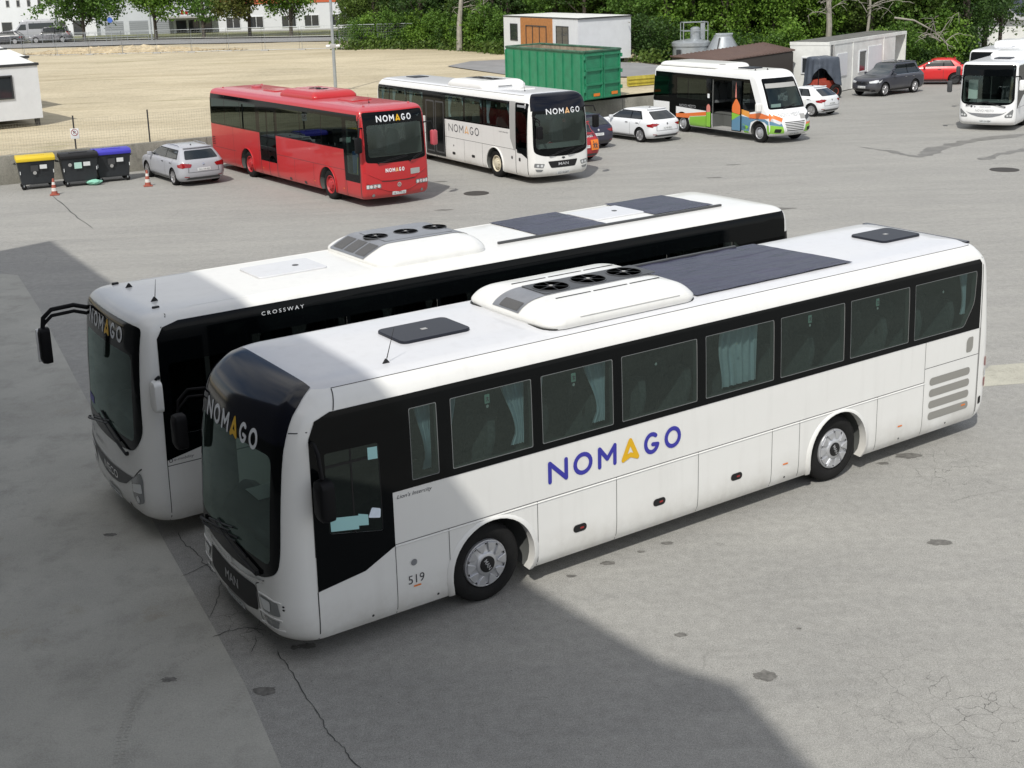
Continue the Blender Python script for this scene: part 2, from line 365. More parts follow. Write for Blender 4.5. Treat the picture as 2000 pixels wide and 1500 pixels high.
# ---------------------------------------------------------------- hull: stacked rounded plan outlines
class Hull:
    def __init__(s, keys):
        s.k = np.array(keys, float); s.z = s.k[:, 0]
        s.z0, s.z1 = s.z[0], s.z[-1]
        s.cols = s.k.shape[1]; s.sl = []
        for c in range(s.cols):                     # monotone cubic slopes
            y = s.k[:, c]; h = np.diff(s.z); d = np.diff(y)/h; m = np.zeros(len(y))
            m[0], m[-1] = d[0], d[-1]
            for i in range(1, len(y)-1): m[i] = 0 if d[i-1]*d[i] <= 0 else 2*d[i-1]*d[i]/(d[i-1]+d[i])
            s.sl.append(m)
    def at(s, z):
        z = min(max(z, s.z0), s.z1); i = min(int(np.searchsorted(s.z, z, 'right'))-1, len(s.z)-2); i = max(i, 0)
        h = s.z[i+1]-s.z[i]; t = (z-s.z[i])/h; r = []
        for c in range(1, s.cols):
            y0, y1 = s.k[i, c], s.k[i+1, c]; m0, m1 = s.sl[c][i]*h, s.sl[c][i+1]*h
            r.append((2*t**3-3*t*t+1)*y0+(t**3-2*t*t+t)*m0+(-2*t**3+3*t*t)*y1+(t**3-t*t)*m1)
        return r                                     # hw, f, bow, rc, r, rbow, rrc
    @staticmethod
    def _e(y, hw, bow, rc):
        a = abs(y); b = bow*(min(a, hw)/hw)**2
        if a > hw-rc:
            q = min(1, (a-(hw-rc))/rc); b += rc*(1-math.sqrt(max(0, 1-q*q)))
        return b
    def xf(s, y, z): hw, f, bow, rc, r, rb, rr = s.at(z); return f+s._e(y, hw, bow, rc)
    def xr(s, y, z): hw, f, bow, rc, r, rb, rr = s.at(z); return r-s._e(y, hw, rb, rr)
    def ys(s, x, z):
        hw, f, bow, rc, r, rb, rr = s.at(z)
        for fn, lo, sg in ((s.xf, f+bow+rc, 1), (s.xr, r-rb-rr, -1)):
            if (x-lo)*sg < 0:
                a, b = 0, hw
                for _ in range(22):
                    c = (a+b)/2
                    if (fn(c, z)-x)*sg < 0: a = c
                    else: b = c
                return a
        return hw
    def _off(s, P, u, v, off, sgn):
        p = P(u, v); e = .004; a = P(u+e, v)-P(u-e, v); b = P(u, v+e)-P(u, v-e); n = a.cross(b)
        n = n.normalized() if n.length > 1e-12 else Vector((0,0,1))
        if n.dot(sgn) < 0: n = -n
        return p+n*off
    def side(s, sg, off=.003):
        P = lambda x, z: Vector((x, sg*s.ys(x, z), z)); d = Vector((0, sg, 0.05))
        return lambda x, z: s._off(P, x, z, off, d)
    def front(s, off=.003):
        P = lambda y, z: Vector((s.xf(y, z), y, z)); return lambda y, z: s._off(P, y, z, off, Vector((-1, 0, .05)))
    def rear(s, off=.003):
        P = lambda y, z: Vector((s.xr(y, z), y, z)); return lambda y, z: s._off(P, y, z, off, Vector((1, 0, .05)))
    def ring(s, z, ins=0, nx=8, nc=10):
        hw, f, bow, rc, r, rb, rr = s.at(z); hw = max(hw-ins, .02); f += ins; r -= ins; rc = min(rc, hw*.95); rr = min(rr, hw*.95); P = []
        ys = [-(hw-rc+rc*math.sin(R(90-90*k/nc))) for k in range(nc+1)]+[(hw-rc)*k for k in (-.75, -.5, -.25, 0, .25, .5, .75)]+[(hw-rc+rc*math.sin(R(90*k/nc))) for k in range(nc+1)]
        yr = [-(hw-rr+rr*math.sin(R(90-90*k/nc))) for k in range(nc+1)]+[(hw-rr)*k for k in (-.75, -.5, -.25, 0, .25, .5, .75)]+[(hw-rr+rr*math.sin(R(90*k/nc))) for k in range(nc+1)]
        for y in ys: P.append((f+s._e(y, hw, bow, rc), y, z))
        xa = f+s._e(hw, hw, bow, rc); xb = r-s._e(hw, hw, rb, rr)
        for k in range(1, nx): P.append((xa+(xb-xa)*k/nx, hw, z))
        for y in reversed(yr): P.append((r-s._e(y, hw, rb, rr), y, z))
        for k in range(1, nx): P.append((xb+(xa-xb)*k/nx, -hw, z))
        return P
    def solid(s, ins=0, zlo=None, zhi=None, mi=0, dz=.09, nx=8):
        zlo = s.z0 if zlo is None else zlo; zhi = s.z1 if zhi is None else zhi
        zs = sorted(set([round(z, 5) for z in s.z if zlo < z < zhi]+[zlo, zhi])); full = [zs[0]]
        for a, b in zip(zs, zs[1:]):
            n = max(1, math.ceil((b-a)/dz), 3 if b-a > .025 and a > s.z1-.45 else 1)
            full += [a+(b-a)*k/n for k in range(1, n+1)]
        mb = MB(); vs = []; n = 0
        for z in full: rg = s.ring(z, ins, nx); n = len(rg); vs += rg
        fs = [(i*n+k, i*n+(k+1)%n, (i+1)*n+(k+1)%n, (i+1)*n+k) for i in range(len(full)-1) for k in range(n)]
        fs += [list(range(n))[::-1], [(len(full)-1)*n+k for k in range(n)]]
        return mb.add(vs, fs, mi)
def boolean(me, cutters):
    """difference of a mesh with a list of MB cutters"""
    a = bpy.data.objects.new('a', me); COL.objects.link(a); tmp = []
    for c in cutters:
        cm = c.mesh([m for m in me.materials], sm=0); o = bpy.data.objects.new('c', cm); COL.objects.link(o); tmp.append(o)
        md = a.modifiers.new('b', 'BOOLEAN'); md.operation = 'DIFFERENCE'; md.solver = 'EXACT'; md.object = o
    bpy.context.view_layer.update()
    res = bpy.data.meshes.new_from_object(a.evaluated_get(bpy.context.evaluated_depsgraph_get()))
    for o in tmp: d = o.data; bpy.data.objects.remove(o); bpy.data.meshes.remove(d)
    bpy.data.objects.remove(a); return res

class Veh:
    def __init__(s, name, label, cat, loc, rz, hull, group=None):
        s.root = empty(name, label, cat, loc, rz, group); s.h = hull; s.cuts = []; s.arch = []
    def cut(s, mb): s.cuts.append(mb)
    def cut_side(s, sg, poly, depth=.16):
        hw = s.h.at(1.5)[0]
        s.cut(MB().prism(poly, lambda x, z, w_: Vector((x, sg*w_, z)), hw-depth-.12, hw+.2, 1))
    def cut_front(s, poly, a=-.4, b=.62): s.cut(MB().prism(poly, lambda y, z, w_: Vector((w_, y, z)), a, b, 1))
    def arches(s, xs, zc, r, hw, depth=.75):
        for x in xs:
            for sg in (-1, 1):
                s.cut(MB().prism(circ(x, zc, r, 36), lambda u, z, w_: Vector((u, sg*w_, z)), hw-depth, hw+.3, 1))
    def body(s, paintmat, cav=None, roof=None, roofz=99, dark='inside'):
        mb = s.h.solid(mi=0); ms = [paintmat, M[dark]]
        if roof: ms.append(roof)
        me = mb.mesh(ms, sm=0)
        if cav: s.cuts.insert(0, s.h.solid(ins=cav[0], zlo=cav[1], zhi=cav[2], mi=1, dz=.3))
        if s.cuts: me = boolean(me, s.cuts)
        if roof:
            for p in me.polygons:
                if p.material_index == 0 and p.center.z > roofz: p.material_index = 2
        smooth(me, 32); s.body_o = link('body', me, s.root); return s.body_o
    def sp(s, name, sg, polys, m, off=.003, parent=None, grid=None):
        return patch(name, polys, s.h.side(sg, off), m, parent or s.root, grid or (.12, .12))
    def fp(s, name, polys, m, off=.003, parent=None, grid=(.09, .12)):
        return patch(name, polys, s.h.front(off), m, parent or s.root, grid)
    def rp(s, name, polys, m, off=.003, parent=None, grid=(.09, .12)):
        return patch(name, polys, s.h.rear(off), m, parent or s.root, grid)
    def cap(s, name, z0, xe, marg, m, off=.008, nz=14, ny=24):
        """front roof cap from height z0 back to x = xe, leaving marg at the sides"""
        h = s.h; S = h.front(off); vs = []
        for i in range(ny+1):
            q = -1+2*i/ny; lo, hi = z0, h.z1-.004
            for _ in range(24):
                c = (lo+hi)/2
                if h.xf(q*(h.at(c)[0]-marg), c) < xe: lo = c
                else: hi = c
            for j in range(nz+1):
                z = z0+(lo-z0)*(1-(1-j/nz)**2); vs.append(S(q*(h.at(z)[0]-marg), z))
        return MB().add(vs, [(i*(nz+1)+j, (i+1)*(nz+1)+j, (i+1)*(nz+1)+j+1, i*(nz+1)+j+1) for i in range(ny) for j in range(nz)]).build(name, m, s.root, sm=60)
    def seams(s, sg, lines, w_=.008, name='panel_gap'):
        P = []
        for a, b in lines:
            a = Vector(a); b = Vector(b); n = (b-a).normalized(); n = Vector((-n.y, n.x))*w_/2
            P.append([tuple(a+n), tuple(b+n), tuple(b-n), tuple(a-n)])
        return s.sp(name, sg, P, M['seam'], .0025)
    def stxt(s, name, sg, vf, m, off=.005, flip=None, parent=None):
        """text on a side: vf in reading direction; flip=x of the text origin for the +y side"""
        S = s.h.side(sg, off)
        if sg > 0: S0 = S; S = lambda x, z: S0(flip-x, z)
        return put2d(name, vf, S, m, parent or s.root)
    def ftxt(s, name, vf, m, off=.005, parent=None, yc=0):
        S = s.h.front(off); return put2d(name, vf, lambda u, v: S(yc-u, v), m, parent or s.root)
    def rtxt(s, name, vf, m, off=.005, parent=None, yc=0):
        S = s.h.rear(off); return put2d(name, vf, lambda u, v: S(yc+u, v), m, parent or s.root)
def wheel_mesh_tyre(r, w_, rim):
    mb = MB(); k = r-rim
    mb.lathe([(rim, -w_*.38), (rim+.03*k/.2, -w_*.5), (rim+k*.5, -w_*.56), (r-k*.18, -w_*.5), (r-.012, -w_*.42), (r, -w_*.3), (r, w_*.3), (r-.012, w_*.42), (r-k*.18, w_*.5), (rim+k*.5, w_*.56), (rim+.03*k/.2, w_*.5), (rim, w_*.38)], 40, 0, closed=True)
    for a in (-.17, 0, .17): mb.lathe([(r+.001, w_*a-.006), (r+.0015, w_*a+.006)], 40, 0)
    return mb
def bus_wheel(v, x, sg, hw, r=.5, style='trim', text=None, w_=.3, rimmat=None):
    """outer face on the sg side; children: tyre, rim, hub"""
    o = bpy.data.objects.new('wheel', None); COL.objects.link(o); o.parent = v.root; o.location = (x, sg*(hw-.05-w_*.56), r); o.empty_display_size = .2
    if sg < 0: o.rotation_euler = (0, 0, math.pi)
    key = ('tyre', r, w_)
    if key not in _cache: _cache[key] = wheel_mesh_tyre(r, w_, r*.58).mesh([M['rubber']], sm=50)
    link('tyre', _cache[key], o)
    ri = r*.6; y = w_*.5
    key = ('rim', r, style, w_, rimmat.name if rimmat else '')
    if key not in _cache:
        mb = MB()
        if style == 'trim':          # stainless cover with ten raised segments
            mb.lathe([(ri, y-.05), (ri, y-.005), (ri*.97, y+.012), (ri*.9, y+.002), (ri*.5, y+.012), (ri*.46, y+.03), (ri*.3, y+.035), (0.001, y+.035)], 40)
            for k in range(10):
                a0 = 2*math.pi*k/10; P = []
                for rr, da in ((ri*.93, .24), (ri*.93, -.24), (ri*.6, -.15), (ri*.5, 0), (ri*.6, .15)): P.append((rr*math.cos(a0+da), rr*math.sin(a0+da)))
                mb.prism(P, lambda a, b, c: Vector((a, c, b)), y-.01, y+.03)
            for k in range(10):
                a = 2*math.pi*(k+.5)/10; mb.prism([(ri*q*math.cos(a+d), ri*q*math.sin(a+d)) for q, d in ((.92, -.09), (.92, .09), (.82, .05), (.82, -.05))], lambda p, q, c: Vector((p, c, q)), y+.002, y+.016, 1)
            me = mb.mesh([M['silver'], M['plastic']], bevel=.005, sm=30, seg=1)
        else:                        # plain disc with bolt ring and openings
            mb.lathe([(ri, y-.06), (ri*1.02, y), (ri*.96, y+.006), (ri*.9, y-.02), (ri*.84, y-.07), (ri*.62, y-.03), (ri*.56, y-.03), (ri*.5, y+.02), (ri*.3, y+.04), (.001, y+.045)], 36)
            for k in range(10):
                a = 2*math.pi*k/10; mb.lathe([(.014, -.02), (.014, .02), (.001, .024)], 6, 0, o=(ri*.56*math.cos(a), y, ri*.56*math.sin(a)))
            for k in range(10):
                a = 2*math.pi*(k+.5)/10; mb.prism(circ(ri*.76*math.cos(a), ri*.76*math.sin(a), .022, 8), lambda p, q, c: Vector((p, c, q)), y-.052, y-.045, 1)
            me = mb.mesh([rimmat or M['silver'], M['plastic']], sm=30)
        _cache[key] = me
    rim = link('rim', _cache[key], o)
    if style == 'trim':
        key = ('hub', r, text)
        if key not in _cache: _cache[key] = MB().lathe([(ri*.34, y+.02), (ri*.34, y+.042), (ri*.3, y+.046), (.001, y+.046)], 28).mesh([M['plastic']])
        link('hub', _cache[key], o)
        if text:
            vf = text2d(text, w=ri*.5, h=ri*.17, x=-ri*.25, y=-ri*.085, bold=.01); a = R(-62)
            S = lambda u, vv: Vector((-(u*math.cos(a)-vv*math.sin(a)), y+.05, u*math.sin(a)+vv*math.cos(a)))
            put2d('lettering', vf, S, M['silver'], o)

    return o
_cache = {}
def channel(h, x0, yc, z, y0, y1, m, parent, L_, name='cooling_channel', lift=.006, xs=None):
    def topz(x):
        lo, hi = 0, h.z1
        for _ in range(20):
            c = (lo+hi)/2
            if h.at(c)[1] < x and x < h.at(c)[4]: lo = c
            else: hi = c
        return lo
    xs = xs or [.03, .05, .08, .12, .16, .2, .25, .3, .36, .42, .5, .62, L_*.5, L_-.6, L_-.5, L_-.42, L_-.34, L_-.27, L_-.2, L_-.14, L_-.09]; vs = []
    for x in xs:
        for y in (y0, y1): vs.append((x0+x-lift, yc+y, z+topz(x)+lift))
    return MB().add(vs, [(2*i, 2*i+1, 2*i+3, 2*i+2) for i in range(len(xs)-1)]).build(name, m, parent, sm=50)
def curtain(v, x0, x1, zt, zb, sg, hw, mode='tied', side_=1, name='curtain'):
    """pleated cloth behind a pane; tied: gathered at the side_ end below the middle"""
    nx, nz = 26, 12; vs = []; fs = []
    for j in range(nz+1):
        t = j/nz; z = zt+(zb-zt)*t
        if mode == 'tied': k = 1-.62*math.sin(min(t/.82, 1)*math.pi/2)**1.6 if t < .82 else .38+.22*(t-.82)/.18
        else: k = 1+.05*math.sin(t*5)
        for i in range(nx+1):
            s_ = i/nx; x = (x1-(x1-x0)*k*(1-s_)) if side_ > 0 else x0+(x1-x0)*k*s_
            y = hw-.12+.022*math.sin(s_*34+1.3*t)*(.6+.4*(1-t))+.01*math.sin(s_*77)
            vs.append((x, sg*y, z))
    for j in range(nz):
        for i in range(nx): a = j*(nx+1)+i; fs.append((a, a+1, a+nx+2, a+nx+1))
    return MB().add(vs, fs).build(name, M['curtain'], v.root, sm=60)
def seat_row(v, xs, zf, hw, mat_='seat', sides=(-1, 1)):
    """double seats; each seat one object, head end rounded"""
    if ('seat', mat_) not in _cache:
        mb = MB()
        mb.prism(rpoly([(0, .40), (.46, .38), (.48, .48), (.05, .52)], .03), lambda x, z, y: Vector((x, y, z)), -.22, .22)
        P = rpoly([(-.22, .45), (.22, .45), (.24, .95), (.13, 1.16), (-.13, 1.16), (-.24, .95)], .07)
        n = len(P); vs = []
        for t, k in ((.42, .96), (.44, 1), (.50, 1), (.53, .94)):
            for y, z in P: vs.append((t+(z-.45)*.28, y*k, z))
        fs = [(i*n+a, i*n+(a+1)%n, (i+1)*n+(a+1)%n, (i+1)*n+a) for i in range(3) for a in range(n)]+[list(range(n))[::-1], [3*n+a for a in range(n)]]
        mb.add(vs, fs); _cache[('seat', mat_)] = mb.mesh([M[mat_]], sm=50)
    for x in xs:
        for sg in sides:
            for yy in (hw-.36, hw-.83):
                o = link('seat', _cache[('seat', mat_)], v.root); o.location = (x, sg*yy, zf)
def mirror_arm(v, pts, head, size, col='mirrorblack', hcol='mirrorblack', r=.025, double=False):
    o = MB().tube(pts, r, 8)
    if double: o.tube([Vector(p)+Vector((0, 0, -.09)) for p in pts[:-1]]+[pts[-1]], r*.8, 8)
    m = o.build('mirror_arm', M[col], v.root, sm=50)
    hb = MB(); x, y, z = head; a, b, c = size
    P = rrect(-b/2, b/2, -c/2, c/2, min(b, c)*.28)
    n = len(P); vs = []
    for dx, k in ((-a/2, .72), (-a*.35, .95), (0, 1), (a/2, .98)): vs += [(x+dx, y+p[0]*k, z+p[1]*k) for p in P]
    hb.add(vs, [(i*n+q, i*n+(q+1)%n, (i+1)*n+(q+1)%n, (i+1)*n+q) for i in range(3) for q in range(n)]+[list(range(n))[::-1], [3*n+q for q in range(n)]])
    h = hb.build('mirror_head', M[hcol], m, sm=45)
    g = MB().prism(rrect(y-b*.42, y+b*.42, z-c*.44, z+c*.44, b*.2), lambda u, w_, t: Vector((t, u, w_)), x+a/2, x+a/2+.004).build('mirror_glass', M['chrome'], m)
    return m
def wiper(v, piv, tip, x_off=.05):
    """arm and blade on the windscreen between two (y,z) points"""
    S = v.h.front(x_off); S2 = v.h.front(.015); n = 8
    a = [S(piv[0]+(tip[0]-piv[0])*k/n, piv[1]+(tip[1]-piv[1])*k/n) for k in range(n+1)]
    mb = MB().tube(a, [.018]*3+[.010]*(n-2), 6); dz = (tip[1]-piv[1]); dy = tip[0]-piv[0]
    b = [S2(piv[0]+dy*k/n, piv[1]+dz*k/n+.03) for k in range(2, n+1)]
    mb.tube(b, .012, 5); mb.tube([S2(*piv), S(*piv)], .03, 8)
    return mb.build('wiper', M['plastic'], v.root)
def fin_antenna(v, x, y, z, whip=0, lean=.5):
    mb = MB().prism([(-.055, 0), (.05, 0), (.035, .022), (.012, .055), (-.005, .065)], lambda a, b, c: Vector((x+a, y+c, z+b)), -.011, .011)
    if whip: mb.tube([(x+.01, y, z+.06), (x+.01+whip*lean, y, z+whip)], [.007, .003], 5)
    return mb.build('antenna', M['plastic'], v.root, bevel=.004, seg=1)
def fan(parent, x, y, z, r):
    z -= .012
    mb = MB().lathe([(r*1.06, -.004), (r*1.06, .010), (r*1.0, .012), (r*.97, -.01)], 32, 1, axis='z', o=(x, y, z)).lathe([(r*.98, -.008), (.001, -.009)], 28, 0, axis='z', o=(x, y, z)).lathe([(r*.26, 0), (r*.26, .010), (.001, .012)], 16, 0, axis='z', o=(x, y, z))
    for k in range(1, 7): q = r*(.26+.115*k); mb.lathe([(q, .010), (q+.0045, .010)], 28, 2, axis='z', o=(x, y, z))
    for k in range(6):
        a = math.pi*k/3+.3; c, s_ = math.cos(a), math.sin(a); P = [(r*.25, -.004), (r*.98, -.004), (r*.98, .004), (r*.25, .004)]; mb.add([(x+p*c-q*s_, y+p*s_+q*c, z+.012) for p, q in P], [(0, 1, 2, 3)], 2)
    for k in range(7):
        a = 2*math.pi*k/7; P = [(r*.25*math.cos(a), r*.25*math.sin(a)), (r*.92*math.cos(a-.18), r*.92*math.sin(a-.18)), (r*.92*math.cos(a+.28), r*.92*math.sin(a+.28)), (r*.25*math.cos(a+.5), r*.25*math.sin(a+.5))]
        mb.add([(x+P[0][0], y+P[0][1], z-.004), (x+P[1][0], y+P[1][1], z-.006), (x+P[2][0], y+P[2][1], z+.004), (x+P[3][0], y+P[3][1], z+.004)], [(0, 1, 2, 3)], 0)
    f = mb.build('fan', [M['plastic'], M['satin'], M['satin']], parent, sm=30)
    MB().lathe([(r*.12, .014), (r*.12, .02), (.001, .021)], 12, axis='z', o=(x, y, z)).build('fan_cap', M['grey'], f)
    return f
def roof_unit(v, keys, z, x0, yc, m, name='air_conditioner', chan=None, fans=(), gridm=None):
    """rounded roof box; keys as Hull keys relative to x0 and z"""
    h = Hull(keys); mb = h.solid(dz=.04, nx=6); mb2 = MB()
    T = Matrix.Translation((x0, yc, z)); mb2.xf = T; mb2.add(mb.v, mb.f)
    o = mb2.build(name, m, v.root, sm=40)
    return o, h
# ---------------------------------------------------------------- the two big coaches in front
def frame_origin(px, py, w_, back, hw=1.25):
    """near-side ground point + how far the nose lies before it -> root position on the centre line"""
    return (px-math.cos(w_)*back-math.sin(w_)*hw, py-math.sin(w_)*back+math.cos(w_)*hw, 0)
#           z    hw    f    bow   rc   r     rbow rrc
KA = [(.26, 1.19, .16, .20, .26, 12.02, .06, .16), (.36, 1.235, .05, .20, .26, 12.10, .06, .16), (.55, 1.25, .01, .20, .25, 12.16, .06, .16), (1.0, 1.25, .02, .20, .22, 12.18, .06, .16),
      (1.5, 1.25, .05, .20, .20, 12.17, .06, .16), (2.0, 1.245, .09, .20, .20, 12.14, .06, .16), (2.5, 1.235, .15, .20, .20, 12.10, .06, .16), (2.76, 1.222, .23, .19, .21, 12.05, .06, .18), (2.86, 1.205, .29, .17, .22, 12.02, .06, .2),
      (2.95, 1.17, .38, .14, .22, 11.97, .06, .22), (3.02, 1.12, .48, .11, .22, 11.92, .05, .24), (3.07, 1.05, .60, .08, .22, 11.86, .04, .24), (3.10, .96, .74, .05, .2, 11.78, .03, .22), (3.113, .86, .9, .03, .15, 11.7, .02, .15), (3.125, .5, 1.2, 0, .1, 11.4, 0, .1), (3.128, .2, 1.6, 0, .05, 11.0, 0, .05)]
def build_bus_a():
    h = Hull([(z, a+.025, f-.045 if z < 2.9 else f-.03, b*.5, c*1.3, q+(.09 if z < 2.6 else .12), d, e) for z, a, f, b, c, q, d, e in KA]); HW = 1.25; lw = M['white']
    v = Veh('coach', 'nearest white coach, large blue and gold lettering on its side, dark cap over the windscreen', 'coach', frame_origin(.054, 13.41, .5638, 2.65), .5638, h, 'white coaches parked in the yard')
    r = v.root
    panes = [(1.70, 2.06), (2.24, 3.37), (3.51, 4.60), (4.74, 6.0), (6.15, 7.40), (7.53, 8.80), (8.93, 10.2), (10.33, 11.78)]
    ppoly = []
    for i, (a, b) in enumerate(panes):
        ppoly.append(rpoly([(a, 1.85), (b, 1.85), (b, 2.7), (a, 2.7)], .02, 2) if i < 7 else rpoly([(a, 1.85), (11.5, 1.85), (11.74, 2.2), (11.78, 2.7), (a, 2.7)], [.02, .05, .1, .04, .02], 3))
    drv = rpoly([(.64, 1.5), (1.30, 1.36), (1.30, 2.40), (.64, 2.42)], .03, 2)
    for sg in (-1, 1):
        for p in ppoly: v.cut_side(sg, p)
    dpn = rrect(.60, 1.30, 1.08, 2.42, .04); v.cut_side(-1, drv); v.cut_side(1, dpn)
    ws = rpoly([(-1.15, 1.35), (-1.11, 1.12), (-.8, .97), (0, .93), (.8, .97), (1.14, 1.12), (1.19, 1.35), (1.16, 2.6), (-1.145, 2.6)], [.2, .1, .2, .5, .2, .1, .2, 0, 0], 4)
    wcut = [(y*.94, min(max(z, 1.14), 2.55)) for y, z in ws]
    v.cut_front(rpoly([(-1.05, 1.16), (1.05, 1.16), (1.05, 2.5), (-1.05, 2.5)], .1))
    v.arches((2.76, 8.75), .50, .605, HW)
    v.body(lw, cav=(.07, 1.02, 2.98), roof=M['roofwhite'], roofz=3.062)
    # side glazing
    band = [(.475, 2.62), (.56, 2.80), (.75, 2.865), (11.86, 2.865), (11.9, 2.80), (11.89, 1.77), (1.44, 1.77), (1.44, 1.13), (1.05, .94), (.46, .86)]
    for sg in (-1, 1):
        v.sp('window_band', sg, [[band if sg < 0 else [(1.44, 2.86)]+band[3:7]]+ppoly+([drv] if sg < 0 else [])], M['frit'], .006, grid=(.06, .1)) if sg < 0 or True else None
        for i, p in enumerate(ppoly):
            a, b = panes[i]
            wdw = v.sp('side_window', sg, [p], M['g_side'], .002)
            z0 = 1.85; e = .009
            ip = [(a+e+(x-a)*(1-2*e/(b-a)), z0+e+(z-z0)*(1-2*e/.85)) for x, z in p]
            v.sp('window_frame', sg, [[p, ip]], M['seal'], .0035, parent=wdw)
            if i in (1, 2, 5, 6) and sg < 0:
                xc = a+(b-a)*.45
                v.sp('exit_sign', sg, [rrect(xc-.035, xc+.035, 2.53, 2.64, .006, 1)], M['signgreen'], -.004, parent=wdw)
                v.stxt('exit_pictogram', sg, stroke2d([[(xc-.012, 2.56), (xc, 2.585), (xc+.014, 2.56)], [(xc, 2.585), (xc, 2.61)], [(xc-.018, 2.60), (xc+.018, 2.597)]], .004), M['letterdark'], .004, parent=wdw)
            if i and sg < 0:
                xc = a+(b-a)*.45; v.sp('hammer_mark', sg, [circ(xc, 2.495, .02, 10)], M['paper'], -.004, parent=wdw)
        v.sp('driver_window', sg, [drv], M['g_dark'], .002) if sg < 0 else None
    # curtains on the visible side
    C = lambda *a, **k: curtain(v, *a, sg=-1, hw=HW-.02, **k)
    C(1.84, 2.05, 2.69, 1.87, mode='tied', side_=1); C(2.25, 2.40, 2.69, 1.87, mode='tied', side_=-1); C(3.02, 3.35, 2.69, 1.87, side_=1)
    C(3.52, 3.64, 2.69, 1.95, side_=-1); C(4.25, 4.59, 2.69, 1.87, side_=1); C(4.75, 4.83, 2.69, 1.87, side_=-1); C(6.55, 7.22, 2.69, 1.86, mode='open', side_=1); C(11.55, 11.72, 2.69, 2.0, side_=1)
    for sg in (1,):
        for a, b in ((2.25, 2.5), (4.3, 4.58), (7.1, 7.38), (9.9, 10.18)): curtain(v, a, b, 2.69, 1.87, 1, HW-.02)
    seat_row(v, [2.3+.78*k for k in range(12)], 1.05, HW-.04)
    # driver's seat, dashboard, steering wheel
    sd = MB().box(.95, 1.45, -.78, -.3, 1.05, 1.5).prism(rpoly([(-.26, 1.5), (.26, 1.5), (.24, 2.1), (.12, 2.25), (-.12, 2.25), (-.24, 2.1)], .06), lambda y, z, t: Vector((t+(z-1.5)*.15, y-.55, z)), 1.38, 1.5).build('driver_seat', M['seat'], r, bevel=.03)
    MB().prism(rpoly([(.30, 1.02), (.82, 1.02), (.80, 1.28), (.62, 1.36), (.34, 1.15)], .05), lambda x, z, y: Vector((x, y, z)), -1.1, 1.1).build('dashboard', M['dash'], r, bevel=.02)
    a = Vector((.86, -.55, 1.55)); mb = MB(); pts = []
    for k in range(25):
        q = 2*math.pi*k/24; pts.append(a+Vector((.18*math.sin(q)*.75, .23*math.cos(q), .18*math.sin(q))))
    mb.tube(pts, .015, 6, caps=False); mb.tube([a, (.66, -.55, 1.3)], .03, 6); mb.tube([pts[0], a, pts[12]], .012, 5); mb.build('steering_wheel', M['seal'], r, sm=60)
    MB().box(.50, .52, -.60, -.28, 1.37, 1.46).build('route_card', M['paper'], r)
    MB().box(.50, .85, .35, .75, 1.36, 1.365).build('papers', M['paper'], r)
    v.sp('taped_sheet', -1, [[(.66, 1.52), (1.0, 1.46), (1.0, 1.62), (.66, 1.68)], [(1.0, 1.50), (1.12, 1.475), (1.12, 1.60), (1.0, 1.64)]], M['paperteal'], .006)
    v.sp('face_mask', -1, [rpoly([(1.12, 1.56), (1.27, 1.52), (1.28, 1.63), (1.17, 1.67)], .02)], M['curtain'], .006)
    v.sp('pane_sticker', -1, [[(1.16, 2.23), (1.28, 2.22), (1.28, 2.36), (1.16, 2.37)]], M['paperteal'], .006)
    v.sp('window_slide_rail', -1, [[(.94, 1.42), (.96, 1.42), (.96, 2.41), (.94, 2.41)], [(.64, 2.28), (1.3, 2.27), (1.3, 2.24), (.64, 2.25)], [(1.29, 1.37), (1.31, 1.37), (1.31, 2.4), (1.29, 2.4)]], M['plastic'], .005)
    # front
    v.fp('windscreen', [ws], M['g_front'], .004)
    fr = [rpoly([(-1.00, 1.18), (1.00, 1.18), (1.0, 2.42), (-1.0, 2.42)], .12, 4)]
    v.fp('windscreen_border', [[ws]+fr], M['frit'], .0055)
    v.cap('front_cap', 2.56, .68, .11, M['navy'], .009)
    big = nomago(.23, 1.50, 0, 2.40)
    for vf, m_ in zip(big, (M['letterwhite'], M['logogold'])): v.ftxt('lettering', vf, m_, .012, yc=.80)
    g = rpoly([(-.66, .83), (-.69, .54), (-.4, .48), (.4, .48), (.69, .54), (.66, .83), (.0, .80)], .05)
    gp = v.fp('front_grille', [g], M['plastic'], .006); v.ftxt('lettering', text2d('MAN', w=.38, h=.12, y=.60), M['silver'], .012, parent=gp, yc=.19)
    v.fp('chrome_strip', [[(-.85, .955), (-.5, .89), (0, .86), (.5, .89), (.85, .955), (.85, .925), (.5, .86), (0, .83), (-.5, .86), (-.85, .925)]], M['chrome'], .014)
    v.fp('emblem', [[(-.07, .89), (0, .86), (.07, .89), (.04, .93), (-.04, .93)]], M['chrome'], .02)
    # bumper gap lines
    v.fp('panel_gap', [[(-.66, .85), (-.645, .85), (-.78, .3), (-.795, .3)], [(.66, .85), (.645, .85), (.78, .3), (.795, .3)], [(-.85, .955), (-.66, .85), (-.65, .86), (-.85, .965)]], M['seam'], .003)
